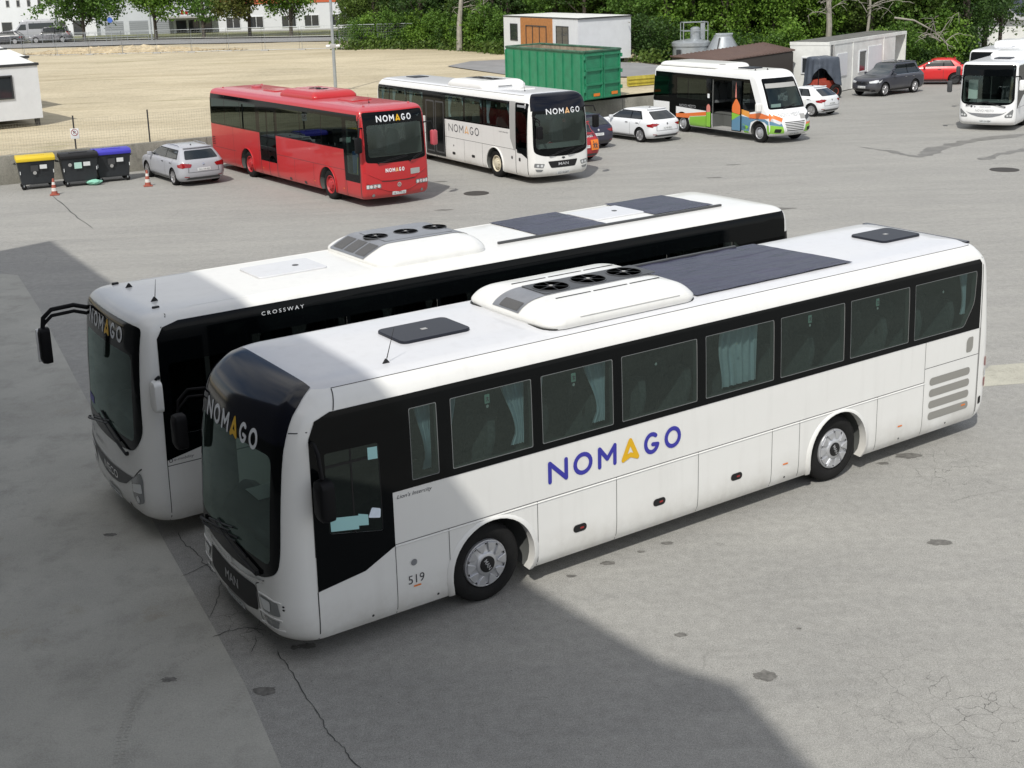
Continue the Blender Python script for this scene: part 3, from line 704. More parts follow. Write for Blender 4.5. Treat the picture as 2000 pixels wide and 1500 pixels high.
    for sg in (-1, 1):
        S_ = lambda P: [(sg*y, z) for y, z in P]
        hl = v.fp('headlight', [S_(rpoly([(.72, .76), (1.08, .78), (1.11, .61), (.80, .60)], .03))], M['lampdark'], .008, grid=(.05, .05))
        v.fp('headlight_lens', [S_(rpoly([(.75, .74), (.97, .75), (.97, .63), (.82, .62)], .03))], M['lamp'], .014, parent=hl, grid=(.03, .03))
        v.fp('fog_light', [S_(rpoly([(.80, .535), (1.09, .55), (1.06, .455), (.88, .445)], .02))], M['lampdark'], .007, grid=(.05, .05))
        for z0 in (.775, .565, .43):                    # moulded ribs around the lamps
            S = h.front(.004); pts = [S(sg*(.72+.40*k/8), z0+.012*math.sin(k/8*3.1)) for k in range(9)]
            MB().tube(pts, .010, 6).build('lamp_rib', lw, r, sm=60)
        v.fp('parking_sensor', [circ(sg*1.14, .74, .012, 8), circ(sg*1.14, .70, .012, 8)], M['plastic'], .004)
    v.fp('licence_plate', [rrect(-.26, .26, .34, .45, .01, 2)], M['plate'], .012); v.ftxt('lettering', text2d('LJ 519-NG', w=.44, h=.07, y=.36), M['letterdark'], .015, yc=.22)
    wiper(v, (-.75, 1.02), (.35, 1.24)); wiper(v, (.95, 1.06), (-.12, 1.30)); wiper(v, (.9, 1.02), (-.25, 1.22), .04)
    # A-pillar gaps at roof level
    v.seams(-1, [((.30, 2.70), (.475, 2.70))], .012)
    for sg in (-1, 1):
        MB().tube([h.side(sg, .002)(.80+.06*k/8, 2.872+.19*k/8) for k in range(9)], .007, 5).build('panel_gap', M['seam'], r)
        v.seams(sg, [((.46, .27), (.46, .86)), ((11.93, .38), (11.93, 3.06))], .014)
        v.seams(sg, [((.86, 3.068), (11.8, 3.068))], .0045)
        v.seams(sg, [((1.44, 1.14), (10.62, 1.14)), ((1.44, .27), (1.44, 1.14)), ((2.15, .27), (2.15, 1.14)), ((3.41, .27), (3.41, 1.14)), ((4.64, .27), (4.64, 1.14)), ((6.03, .28), (6.03, 1.14)), ((7.4, .28), (7.4, 1.14)), ((7.94, .3), (7.94, 1.14)),
            ((9.57, .3), (9.57, 1.14)), ((10.62, .31), (10.62, 1.77)), ((10.62, 1.35), (11.91, 1.35)), ((11.91, .33), (11.91, 1.77)), ((.46, 1.27), (.475, 2.6))])
        S = h.side(sg, .002); MB().tube([S(1.44+k*.46, 1.115) for k in range(21)], .008, 5).build('belt_moulding', lw, r, sm=60)
        for x in (2.76, 8.75):
            P = []; Q = []
            for k in range(25):
                a_ = R(-24+228*k/24); P.append((x+.665*math.cos(a_), .50+.625*math.sin(a_))); Q.append((x+.585*math.cos(a_), .50+.585*math.sin(a_)))
            mb = MB(); n = 25; S1 = h.side(sg, .022); S0 = h.side(sg, .001)
            vs = [S0(*p) for p in P]+[S1(p[0]*.5+q[0]*.5, p[1]*.5+q[1]*.5) for p, q in zip(P, Q)]+[S1(*q) for q in Q]+[S0(*q)-Vector((0, sg*.10, 0)) for q in Q]
            mb.add(vs, [(i*n+k, i*n+k+1, (i+1)*n+k+1, (i+1)*n+k) for i in range(3) for k in range(n-1)]).build('wheel_arch', lw, r, sm=60)
            bus_wheel(v, x-.06 if x < 5 else x, sg, HW, .5, 'trim', 'MAN')
        for x in (4.05, 5.35, 6.73):
            hd = v.sp('hatch_handle', sg, [rrect(x-.105, x+.105, .565, .665, .05)], M['plastic'], .006)
            v.sp('side_marker', sg, [rrect(x-.0, x+.06, .60, .625, .01)], M['redlamp'], .009, parent=hd)
        for x in (1.70, 7.67, 10.10, 11.6): v.sp('side_marker', sg, [rrect(x-.05, x+.05, .555 if x != 11.6 else .56, .575 if x != 11.6 else .585, .008, 2)], M['orange'], .008)
        for x in (1.12, 1.98, 7.67, 10.1, 11.2): v.sp('jacking_mark', sg, [circ(x, .36, .016, 10)], M['seam'], .004)
        for z in (1.115, .93, .745, .56):
            v.sp('engine_vent', sg, [rrect(10.75, 11.72, z-.062, z+.062, .055)], M['mesh'], .004)
        v.sp('engine_vent', sg, [rpoly([(11.6, 1.42), (11.72, 1.42), (11.76, 1.48), (11.76, 1.66), (11.64, 1.66), (11.6, 1.6)], .03)], M['mesh'], .004)
        v.sp('tail_light', sg, [rrect(12.07, 12.135, 1.12, 1.27, .02), rrect(12.07, 12.135, .78, .93, .02)], M['redlamp'], .012, grid=(.03, .1))
        v.sp('reversing_light', sg, [rrect(12.07, 12.135, .955, 1.09, .02)], M['lamp'], .012, grid=(.03, .1))
        for z_a, z_b, mt, nm in ((1.09, 1.27, 'redlamp', 'tail_light'), (.95, 1.07, 'lamp', 'reversing_light'), (.77, .93, 'redlamp', 'tail_light')): MB().box(12.03, 12.225, min(sg*1.10, sg*1.20), max(sg*1.10, sg*1.20), z_a, z_b).build(nm, M[mt], r, bevel=.025)
        v.sp('rear_reflector', sg, [rpoly([(11.97, .50), (12.03, .52), (12.03, .64), (11.97, .62)], .02)], M['plastic'], .006)
    v.sp('fuel_cap', -1, [circ(1.67, .86, .04, 18)], M['acgrey'], .006)
    v.stxt('lettering', -1, text2d('519', h=.105, x=1.585, y=.60), M['letterdark'])
    v.stxt('lettering', -1, text2d("Lion's Intercity", w=.46, h=.062, x=1.49, y=1.665, italic=.3), M['logogrey'])
    a, b = nomago(.295, 2.14, 3.575, 1.31); v.stxt('lettering', -1, a, M['logoblue']); v.stxt('lettering', -1, b, M['logogold'])
    # far side door, rear window
    v.sp('passenger_door', 1, [[[(.50, .34), (1.36, .34), (1.36, 2.5), (.50, 2.5)], dpn]], M['frit'], .006); v.sp('door_pane', 1, [dpn], M['g_front'], .004); v.sp('passenger_door', 1, [[(5.6, .34), (6.5, .34), (6.5, 2.5), (5.6, 2.5)]], M['frit'], .006)
    v.rp('rear_window', [rrect(-1.0, 1.0, 1.9, 2.7, .1)], M['frit'], .004)
    # roof: hatches, antenna, cooling unit, solar film
    for x0, x1 in ((2.18, 3.16), (10.72, 11.62)):
        ht = MB().prism(rrect(x0, x1, -.34, .34, .09, 4), lambda x, y, z: Vector((x, y, z)), 3.118, 3.163).build('roof_hatch', M['hatch'], r, bevel=.008, seg=1)
        MB().box((x0+x1)/2-.04, (x0+x1)/2+.04, -.03, .03, 3.163, 3.166).build('hatch_label', M['grey'], ht)
    fin_antenna(v, 1.70, -.80, 3.105, .42, .28)
    MB().prism(rrect(-1.0, 1.0, 11.80, 11.93, .03, 2), lambda y, x, z: Vector((x, y, z)), 3.07, 3.105).build('rear_spoiler', M['navy'], r, bevel=.01, seg=1)
    keys = [(0, .96, .02, .05, .22, 2.40, .05, .22), (.05, .97, .0, .05, .22, 2.42, .05, .22), (.12, .95, .05, .05, .22, 2.37, .05, .22), (.19, .88, .15, .04, .2, 2.29, .04, .2), (.235, .76, .28, .03, .18, 2.18, .03, .18), (.255, .6, .42, .02, .1, 2.05, .02, .1), (.262, .3, .7, 0, .05, 1.7, 0, .05)]
    ac, ah = roof_unit(v, [(z, a, f*1.02, b, c, q+.10, d, e) for z, a, f, b, c, q, d, e in keys], 3.115, 3.83, -.02, M['white'])
    MB().prism(rrect(3.85, 6.33, -.96, .93, .2, 4), lambda x, y, z: Vector((x, y, z)), 3.108, 3.125).build('base_gasket', M['plastic'], ac)
    channel(ah, 3.83, -.02, 3.115, -.30, .28, M['acgrey'], ac, 2.5)
    MB().prism(rrect(4.30, 6.15, -.29, .25, .02, 1), lambda x, y, z: Vector((x, y, z)), 3.38, 3.388).build('fan_tray', M['satin'], ac)
    for x in (4.59, 5.2, 5.81): fan(ac, x, -.02, 3.397, .235)
    channel(ah, 3.83, -.02, 3.115, -.26, .14, M['mesh2'], ac, 2.5, 'intake_grille', .011, [.045, .055, .07, .09, .115, .14, .165])
    mb = MB()
    for y in (-.52, .46):
        for a_, b_ in ((4.30, 4.85), (4.90, 5.45), (5.50, 6.0)): mb.box(a_, b_, y-.012, y+.012, 3.374, 3.378)
    mb.build('unit_slots', M['plastic'], ac)
    S1 = lambda x, z: Vector((3.88+x, -.02-ah.ys(x, z)-.004, 3.115+z)); MB().tube([S1(.45+k*.18, .12) for k in range(10)], .012, 6).build('unit_groove', M['white'], ac, sm=60)
    # solar film, slightly wrinkled
    nx, ny = 40, 16; vs = []
    for i in range(nx+1):
        for j in range(ny+1):
            x = 6.36+(9.4-6.36)*i/nx; y = -.86+1.80*j/ny
            x += .18*(j/ny if i > nx*.8 else 0)*(i/nx)*-1
            vs.append((x, y, 3.139+.006*noise.noise(Vector((x*1.3, y*5, 0)))+.004*noise.noise(Vector((x*3, y*14, 3)))+.012*(abs(j/ny-.5)*2)**4*noise.noise(Vector((x*2.5, 0, 0)))))
    MB().add(vs, [(i*(ny+1)+j, (i+1)*(ny+1)+j, (i+1)*(ny+1)+j+1, i*(ny+1)+j+1) for i in range(nx) for j in range(ny)]).build('solar_film', M['solar'], r, sm=60)
    MB().box(6.3, 8.85, .93, .985, 3.118, 3.16).build('cable_duct', M['satin'], r, bevel=.01)
    # driver-side inner mirror hanging in front of the side glass, far mirror
    mirror_arm(v, [(.52, -1.17, 2.56), (.50, -1.34, 2.58), (.50, -1.42, 2.50), (.52, -1.44, 2.22)], (.52, -1.45, 1.98), (.16, .24, .46))
    mirror_arm(v, [(.30, 1.10, 2.62), (.06, 1.25, 2.60), (-.04, 1.34, 2.45), (-.05, 1.36, 2.3)], (-.05, 1.37, 2.05), (.15, .22, .44), r=.016, double=True)
    return v
KB = [(.27, 1.18, .20, .16, .24, 12.25, .05, .14), (.38, 1.235, .07, .17, .24, 12.33, .05, .14), (.55, 1.25, .03, .18, .22, 12.36, .05, .14), (1.0, 1.25, .02, .18, .2, 12.38, .05, .14), (1.5, 1.25, .05, .18, .18, 12.37, .05, .14),
      (2.2, 1.245, .09, .17, .16, 12.34, .05, .14), (2.8, 1.232, .15, .16, .15, 12.30, .05, .14), (2.95, 1.222, .18, .15, .15, 12.28, .05, .15), (3.03, 1.20, .215, .14, .15, 12.25, .05, .16), (3.09, 1.165, .27, .13, .16, 12.20, .05, .18), (3.13, 1.11, .35, .11, .16, 12.12, .04, .2),
      (3.15, 1.02, .46, .08, .16, 12.0, .03, .2), (3.16, .9, .6, .05, .14, 11.85, .02, .18), (3.165, .5, 1.0, 0, .1, 11.4, 0, .1), (3.167, .2, 1.4, 0, .05, 11, 0, .05)]
def crossway_front(v, lw, logo=None, small=None, plate='NM 204-DG', wsy=1.17, extra=True):
    """nose of the intercity bus: one big screen, swept lamps, curved grille"""
    h = v.h; r = v.root
    ws = rpoly([(-wsy, 1.52), (-1.0, 1.30), (-.5, 1.23), (.5, 1.23), (1.0, 1.30), (wsy, 1.52), (wsy-.01, 3.02), (-wsy+.01, 3.02)], [.15, .15, .3, .3, .15, .15, .10, .10], 4)
    fr = rpoly([(-.98, 1.42), (.98, 1.42), (.98, 2.62), (-.98, 2.62)], .12, 4)
    v.fp('windscreen', [ws], M['g_front'], .004); v.fp('windscreen_border', [[ws, fr]], M['frit'], .0055)
    if logo: 
        for vf, m_ in zip(logo, (M['letterwhite'], M['logogold'])): v.ftxt('lettering', vf, m_, .011, yc=.84)
    g = [(-.90, .90), (-.6, .72), (-.3, .645), (0, .62), (.3, .645), (.6, .72), (.90, .90), (.6, .875), (0, .86), (-.6, .875)]
    v.fp('front_grille', [g], M['mesh'] if not logo else M['satin'], .008)
    v.ftxt('lettering', text2d('IVECO', w=.60, h=.12, y=.69, bold=.01), M['chrome'], .013, yc=.30)
    for sg in (-1, 1):
        S_ = lambda P: [(sg*y, z) for y, z in P]
        hl = v.fp('headlight', [S_(rpoly([(.80, .84), (1.10, 1.02), (1.13, .92), (1.10, .58), (.96, .52), (.82, .60)], .04))], M['lampdark'], .008, grid=(.05, .05))
        v.fp('headlight_lens', [S_(rpoly([(.84, .80), (1.09, .86), (1.09, .72), (.84, .68)], .03)), S_(circ(.97, .605, .05, 12))], M['lamp'], .013, parent=hl, grid=(.04, .04))
        v.fp('panel_gap', [S_([(.86, .875), (1.12, 1.09), (1.13, 1.075), (.87, .862)]), S_([(0, .845), (.6, .86), (.86, .875), (.86, .867), (.6, .85), (0, .835)])], M['seam'], .004)
    v.fp('licence_plate', [rrect(-.27, .27, .38, .50, .01, 2)], M['plate'], .014); v.ftxt('lettering', text2d(plate, w=.45, h=.07, y=.405), M['letterdark'], .017, yc=.225)
    v.fp('tow_eye_cover', [circ(-.62, .42, .03, 12), circ(.62, .42, .03, 12)], M['seam'], .004)
    wiper(v, (-.80, 1.22), (.28, 1.50)); wiper(v, (.95, 1.24), (-.10, 1.46))
def build_bus_b():
    h = Hull([(z, a+.02, f-.02, b*.5, c*1.3, q, d, e) for z, a, f, b, c, q, d, e in KB]); HW = 1.25; lw = M['white']
    v = Veh('coach', 'white coach standing behind the nearest one, black side band, long mirror arm reaching left', 'coach', frame_origin(-4.15, 15.48, .5697, .42), .5697, h, 'white coaches parked in the yard')
    r = v.root
    v.cut_front(rrect(-1.03, 1.03, 1.40, 2.66, .1)); v.cut_side(-1, [(.55, 1.5), (1.6, 1.5), (1.6, 2.5), (.55, 2.5)])
    panes = [(1.75+1.52*k, 1.75+1.52*k+1.46) for k in range(7)]
    for sg in (-1, 1):
        for a, b in panes: v.cut_side(sg, [(a, 1.72), (b, 1.72), (b, 2.68), (a, 2.68)])
    v.arches((2.72, 8.95), .5, .58, HW); v.body(lw, cav=(.07, 1.02, 2.98), roof=M['white'], roofz=3.1)
    dw = rrect(.55, 1.6, 1.5, 2.5, .04)
    band = [(.43, 2.86), (.52, 3.0), (.75, 3.055), (12.12, 3.055), (12.12, 1.60), (1.68, 1.60), (1.68, 1.42), (.40, 1.17)]
    for sg in (-1, 1):
        v.sp('window_band', sg, [[band]+[[(a, 1.72), (b, 1.72), (b, 2.68), (a, 2.68)] for a, b in panes]+([dw] if sg < 0 else [])], M['frit'], .006, grid=(.06, .1)) if sg < 0 or True else None
        for a, b in panes: v.sp('side_window', sg, [[(a, 1.72), (b, 1.72), (b, 2.68), (a, 2.68)]], M['g_dark'], .002)
        v.seams(sg, [((.40, .28), (.405, 1.17)), ((.40, 1.09), (10, 1.12)), ((.5, 2.995), (.62, 3.14))], .011)
        for x in (2.72, 8.95): bus_wheel(v, x, sg, HW, .5, 'disc')
    v.sp('driver_window', -1, [dw], M['g_dark'], .002)
    v.seams(-1, [((1.9, .28), (1.9, 1.1)), ((.45, 2.83), (12.1, 2.83))], .008)
    v.stxt('lettering', -1, text2d('CROSSWAY', w=.64, h=.05, x=1.92, y=2.915, gap=1.5), M['letterwhite'], .011)
    v.stxt('lettering', -1, text2d('e-mobility', w=.28, h=.05, x=.50, y=1.135, italic=.2), M['logogrey'], .006)
    v.sp('side_badge', -1, [[circ(.455, 1.16, .028, 14), circ(.455, 1.16, .018, 14)]], M['logogrey'], .006)
    crossway_front(v, lw, logo=nomago(.215, 1.52, 0, 2.72), plate='LJ 417-KN')
    v.ftxt('lettering', text2d('NOMAGO', w=.42, h=.07, y=1.02), M['lettergrey'], .006, yc=.72); v.fp('front_badge', [[circ(.86, 1.11, .05, 18), circ(.86, 1.11, .035, 18)]], M['lettergrey'], .006)
    v.fp('screen_sticker', [[(.72, 1.50), (1.0, 1.52), (1.0, 1.63), (.72, 1.61)]], M['logoblue'], .009)
    # cabin
    MB().prism(rpoly([(.30, 1.02), (.82, 1.02), (.80, 1.45), (.62, 1.52), (.34, 1.42)], .05), lambda x, z, y: Vector((x, y, z)), -1.1, 1.1).build('dashboard', M['dash'], r, bevel=.02)
    MB().box(1.0, 1.5, -.8, -.3, 1.05, 1.6).prism(rpoly([(-.26, 1.6), (.26, 1.6), (.24, 2.2), (.12, 2.35), (-.12, 2.35), (-.24, 2.2)], .06), lambda y, z, t: Vector((t+(z-1.6)*.15, y-.55, z)), 1.42, 1.54).build('driver_seat', M['seat'], r, bevel=.03)
    MB().box(1.75, 1.78, -1.0, .2, 1.5, 2.4).build('cab_partition', M['g_front'], r)
    vf = text2d('VSTOP', w=.36, h=.08, x=-.1, y=1.62); put2d('lettering', vf, lambda u, z: Vector((1.74, u, z)), M['letterdark'], r)
    seat_row(v, [2.3+.8*k for k in range(11)], 1.05, HW-.04)
    # roof
    for y in (-.98, .98): MB().tube([(1.0, y, 3.152), (11.6, y, 3.152)], .008, 5).build('roof_rail', lw, r)
    for k, (x0, x1, y0, y1) in enumerate(((2.36, 3.47, -.22, .56), (8.68, 9.80, -.12, .72))):
        ht = MB().prism(rrect(x0, x1, y0, y1, .05, 3), lambda x, y, z: Vector((x, y, z)), 3.16, 3.195).build('roof_hatch', M['roofwhite'], r, bevel=.01, seg=1)
        MB().lathe([(.05, 0), (.05, .006), (.001, .008)], 12, axis='z', o=((x0+x1)/2+.2, (y0+y1)/2, 3.195)).build('hatch_label', M['satin'], ht)
    keys = [(0, 1.0, .02, .03, .25, 2.06, .08, .3), (.05, 1.0, .02, .03, .25, 2.06, .08, .3), (.12, .97, .12, .03, .22, 2.02, .08, .3), (.19, .88, .27, .02, .2, 1.94, .06, .28), (.235, .76, .38, .01, .18, 1.84, .04, .22), (.25, .6, .46, 0, .1, 1.72, .02, .12), (.256, .3, .7, 0, .05, 1.5, 0, .05)]
    ac, ah = roof_unit(v, keys, 3.155, 4.0, .12, lw)
    ch = channel(ah, 4.0, .12, 3.155, -.42, .70, M['acgrey'], ac, 2.06)
    for a_ in (-.38, -.02, .34): channel(ah, 4.0, .12, 3.155, a_, a_+.30, M['mesh2'], ac, 2.06, 'intake_grille', .010, [.07, .12, .16, .2, .25, .3, .34])
    MB().prism(rrect(4.50, 5.72, -.18, .70, .02, 1), lambda x, y, z: Vector((x, y, z)), 3.415, 3.423).build('fan_tray', M['acgrey'], ac)
    for x in (4.56, 5.11, 5.65): fan(ac, x, .26, 3.432, .19)
    for x0, x1, y0, y1 in ((7.22, 8.67, -.42, 1.02), (9.80, 11.2, -.38, 1.02)):
        nx, ny = 18, 12; vs = []
        for i in range(nx+1):
            for j in range(ny+1):
                x = x0+(x1-x0)*i/nx; y = y0+(y1-y0)*j/ny; vs.append((x, y, 3.177+.006*noise.noise(Vector((x*1.3, y*5, 2)))+.006*noise.noise(Vector((x*3, y*12, 3)))))
        MB().add(vs, [(i*(ny+1)+j, (i+1)*(ny+1)+j, (i+1)*(ny+1)+j+1, i*(ny+1)+j+1) for i in range(nx) for j in range(ny)]).build('solar_film', M['solar'], r, sm=60)
    MB().box(6.34, 11.23, -.57, -.52, 3.16, 3.205).build('cable_duct', M['satin'], r, bevel=.01)
    fin_antenna(v, .72, -.42, 3.162, .30, .1); fin_antenna(v, .70, .62, 3.162)
    for y in (-.78, .98): MB().prism(rrect(.56, .66, y-.03, y+.03, .02, 2), lambda a, b, c: Vector((a, b, c)), 3.145, 3.18).build('marker_light', M['plastic'], r, bevel=.006, seg=1)
    # mirrors: long arm on the far side, white head near side, dark arm forward
    mirror_arm(v, [(.28, 1.13, 2.82), (.05, 1.26, 2.88), (-.26, 1.32, 2.85), (-.38, 1.34, 2.74), (-.40, 1.34, 2.60)], (-.40, 1.34, 2.33), (.15, .19, .54), double=True, r=.034)
    MB().prism(rrect(1.375, 1.435, 2.08, 2.58, .03, 3), lambda y, z, t: Vector((t, y, z)), -.495, -.39).build('mirror_shell', M['white2'], r, bevel=.012)
    mirror_arm(v, [(.42, -1.20, 2.30), (.35, -1.42, 2.40), (.30, -1.45, 2.38)], (.28, -1.47, 2.16), (.12, .22, .42), hcol='white', r=.02)
    mirror_arm(v, [(.45, -1.22, 1.62), (.10, -1.45, 1.72), (-.15, -1.62, 1.74)], (.30, -1.42, 1.42), (.12, .22, .42), r=.018, double=True) if False else None
    v.sp('driver_door', -1, [[(1.72, 1.62), (1.735, 1.62), (1.735, 2.7), (1.72, 2.7)]], M['seam'], .004)
    return v
# ---------------------------------------------------------------- buses further back
def std_keys(L_, zt=3.17, bow=.16, rc=.2, rake=0.0, zb=.28, hw=1.25):
    """rounded box profile; rake leans the upper front back"""
    k = [(zb, hw-.06, .13, 0, .02), (zb+.1, hw-.015, .04, 0, 0), (.6, hw, .01, 0, 0), (1.0, hw, .0+rake*.05, 0, 0), (1.6, hw, .03+rake*.3, 0, 0), (2.2, hw-.006, .07+rake*.6, 0, .02), (zt-.40, hw-.018, .13+rake*.9, 0, .05),
         (zt-.24, hw-.035, .18+rake, 0, .08), (zt-.14, hw-.075, .25+rake, .2, .12), (zt-.07, hw-.14, .36+rake, .4, .2), (zt-.025, hw-.25, .52+rake, .6, .32), (zt-.008, hw-.4, .75+rake, .8, .5), (zt, hw*.4, 1.2+rake, 1, .9), (zt+.002, hw*.15, 1.6+rake, 1, 1.3)]
    return [(z, w_, f, bow*(1-t), rc*(1-.6*t), L_-d, .05*(1-t), .18*(1-.6*t)) for z, w_, f, t, d in k]
def spokes_detail(v): pass
def ac_box(v, x0, L_, w_, z, m, hh=.22):
    keys = [(0, w_/2, .02, .03, .16, L_, .03, .16), (.05, w_/2, .02, .03, .16, L_, .03, .16), (hh*.55, w_/2-.03, .09, .03, .16, L_-.07, .03, .16), (hh*.85, w_/2-.11, .22, .02, .12, L_-.2, .02, .12), (hh, w_/2-.22, .38, .01, .08, L_-.34, .01, .08), (hh+.004, w_/4, .6, 0, .05, L_-.6, 0, .05)]
    return roof_unit(v, keys, z, x0, 0, m)
def build_bus_c():
    h = Hull(std_keys(13.0, 3.2, .15, .12)); HW = 1.25
    c, s_ = math.cos(2.145), math.sin(2.145); px, py = -3.41, 40.44     # near front corner (door side, local +y)
    v = Veh('bus', 'bright red bus with black glazing parked beside the silver estate car', 'bus', (px+s_*HW-c*.12, py-c*HW-s_*.12, 0), 2.145, h, 'buses parked at the back of the yard'); r = v.root
    X = lambda u: u+.12
    v.arches((2.66, 9.35), .5, .60, HW)
    v.cut_front(rrect(-1.02, 1.02, 1.62, 2.62, .08)); P = [(1.7, 1.9), (6.35, 1.9), (6.35, 2.72), (1.7, 2.72)]
    panes = [(1.45, 2.95), (3.0, 4.6), (4.65, 6.5), (8.35, 9.8), (9.85, 11.3), (11.35, 12.8)]
    for sg in (-1, 1):
        for a, b in panes: v.cut_side(sg, [(a, 1.86), (b, 1.86), (b, 2.80), (a, 2.80)])
    v.cut_side(1, rrect(.42, 1.18, 1.05, 2.75, .05)); 
    v.body(M['red'], cav=(.07, 1.0, 2.98), roof=M['redroof'], roofz=3.05)
    band = [(.26, 2.85), (.34, 2.95), (12.85, 2.98), (12.9, 1.80), (1.40, 1.80), (1.36, .80), (.36, .80)]
    bandn = [(.36, 1.2), (.26, 2.85), (.34, 2.95), (12.85, 2.98), (12.9, 1.80), (1.40, 1.80)]
    for sg, bd in ((1, band), (-1, bandn)):
        holes = [[(a, 1.86), (b, 1.86), (b, 2.80), (a, 2.80)] for a, b in panes]; dh = [rrect(.42, 1.18, 1.05, 2.75, .05)] if sg > 0 else []
        v.sp('window_band', sg, [[bd]+holes+dh], M['frit'], grid=(.12, .12))
        for hle in holes: v.sp('side_window', sg, [hle], M['g_dark2'], .002)
        v.seams(sg, [((a-.025, 1.82), (a-.025, 2.95)) for a, b in panes], .03, 'window_post')
        v.seams(sg, [((1.40, 1.13), (8.2, 1.13)), ((1.40, .29), (1.40, 1.8)), ((3.7, .29), (3.7, 1.13)), ((5.2, .29), (5.2, 1.13)), ((6.55, .29), (6.55, .8)), ((8.2, .29), (8.2, 1.8)), ((10.4, .9), (12.85, .9)), ((.30, .3), (.30, 2.9)), ((10.6, .3), (10.6, 1.8))], .012)
        for x in (2.66, 9.35):
            bus_wheel(v, x-.05, sg, HW, .5, 'disc', rimmat=M['redrim']); S1 = h.side(sg, .018)
            pts = [S1(x+.61*math.cos(R(a)), .5+.61*math.sin(R(a))) for a in range(-18, 199, 9)]; MB().tube(pts, .02, 6).build('wheel_arch', M['red'], r, sm=60)
        for x in (1.5, 3.65, 7.9): v.sp('side_marker', sg, [rrect(x-.04, x+.04, .50, .53, .01, 2)], M['orange'], .006)
        for k in range(5): v.sp('engine_vent', sg, [rrect(12.45, 12.75, .98+.07*k, 1.01+.07*k, .01, 2)], M['plastic'], .004)
        for x in (4.4, 5.6): v.sp('hatch_catch', sg, [rrect(x-.09, x+.09, .32, .42, .02, 2)], M['seam'], .004)
    fd = v.sp('front_door', 1, [rrect(.42, 1.18, 1.05, 2.75, .05)], M['g_side'], .003); v.seams(1, [((.33, .30), (.33, 2.85)), ((1.30, .30), (1.30, 2.85))], .03, 'door_seal')
    dr = v.sp('rear_door', 1, [[(6.66, .80), (8.06, .80), (8.06, 2.74), (6.66, 2.74)]], M['frit'], .006)
    for a, b in ((6.72, 7.30), (7.42, 8.0)): v.sp('door_pane', 1, [rrect(a, b, .95, 2.66, .04)], M['g_dark'], .010, parent=dr)
    v.seams(1, [((7.36, .30), (7.36, 2.74)), ((6.66, .3), (6.66, 2.74)), ((8.06, .3), (8.06, 2.74))], .035, 'door_seal')
    tb = MB()
    for y in (-.1,): tb.tube([(1.0, 1.0, .9), (1.0, .95, 1.5), (.8, .9, 1.8)], .018, 6)
    tb.build('grab_rail', M['yellowrail'], r); MB().box(1.0, 1.06, .55, 1.12, 1.04, 1.75).build('door_screen', M['seatblue'], r, bevel=.02)
    ws = rpoly([(-1.13, 1.46), (-.6, 1.40), (.6, 1.40), (1.13, 1.46), (1.12, 3.02), (-1.12, 3.02)], [.1, .3, .3, .1, .09, .09], 4); fr = rrect(-1.02, 1.02, 1.62, 2.62, .08)
    v.fp('windscreen', [ws], M['g_front'], .004); v.fp('windscreen_border', [[ws, fr]], M['frit'], .0055)
    a, b = nomago(.20, 1.30, 0, 2.70, .1); v.ftxt('lettering', a, M['letterwhite'], .011, yc=.66); v.ftxt('lettering', b, M['logogold'], .011, yc=.66)
    a, b = nomago(.13, .70, 0, 1.10, .11); v.ftxt('lettering', a, M['letterwhite'], .008, yc=.48); v.ftxt('lettering', b, M['logopale'], .008, yc=.48)
    v.fp('grey_sticker', [rrect(-.84, -.46, .96, 1.14, .01)], M['grey'], .007)
    S = h.front(.006)
    def line(name, pts, rad, m): return MB().tube([S(*p) for p in pts], rad, 6).build(name, m, r, sm=60)
    line('bonnet_edge', [(1.20, 1.16), (1.0, 1.05), (.62, .86), (.3, .84), (-.3, .84), (-.62, .86), (-1.0, 1.05), (-1.20, 1.16)], .014, M['red'])
    line('panel_gap', [(.62, .835), (.3, .815), (-.3, .815), (-.62, .835)], .012, M['seam'])
    line('bumper_edge', [(1.15, .82), (.8, .64), (.4, .50), (0, .46), (-.4, .50), (-.8, .64), (-1.15, .82)], .014, M['red'])
    v.fp('emblem', [[circ(0, .68, .075, 20), circ(0, .68, .045, 20)], circ(0, .68, .025, 8)], M['chrome'], .014)
    v.fp('licence_plate', [rrect(-.26, .26, .36, .47, .01, 2)], M['plate'], .014); v.ftxt('lettering', text2d('LJ 179-LJ', w=.42, h=.07, y=.38), M['letterdark'], .017, yc=.21)
    for sg in (-1, 1):
        hl = v.fp('headlight', [[(sg*y, z) for y, z in rrect(.66, 1.16, .62, .76, .03)]], M['lampdark'], .010, grid=(.05, .05))
        v.fp('headlight_lens', [[(sg*y, z) for y, z in circ(yy, .69, .052, 12)] for yy in (.74, .87, 1.0)]+[[(sg*y, z) for y, z in rrect(1.07, 1.15, .635, .745, .01)]], M['lamp'], .015, parent=hl, grid=(.04, .04))
        v.fp('fog_light', [[(sg*y, z) for y, z in circ(.92, .40, .05, 14)]], M['lampdark'], .010)
    wiper(v, (.72, 1.42), (-.35, 1.56)); wiper(v, (-.45, 1.40), (-1.02, 1.60))
    MB().prism(rpoly([(.24, 1.02), (.80, 1.02), (.78, 1.45), (.60, 1.55), (.30, 1.42)], .05), lambda x, z, y: Vector((x, y, z)), -1.1, .75).build('dashboard', M['dash'], r, bevel=.02)
    MB().prism(rpoly([(-.26, 1.5), (.26, 1.5), (.24, 2.15), (.12, 2.3), (-.12, 2.3), (-.24, 2.15)], .06), lambda y, z, t: Vector((t, y-.6, z)), 1.3, 1.45).build('driver_seat', M['seat'], r, bevel=.03)
    seat_row(v, [2.3+.9*k for k in range(11)], 1.0, HW-.04)
    # roof
    ac, ah = ac_box(v, 4.05, 2.9, 1.75, 3.195, M['red'], .24)
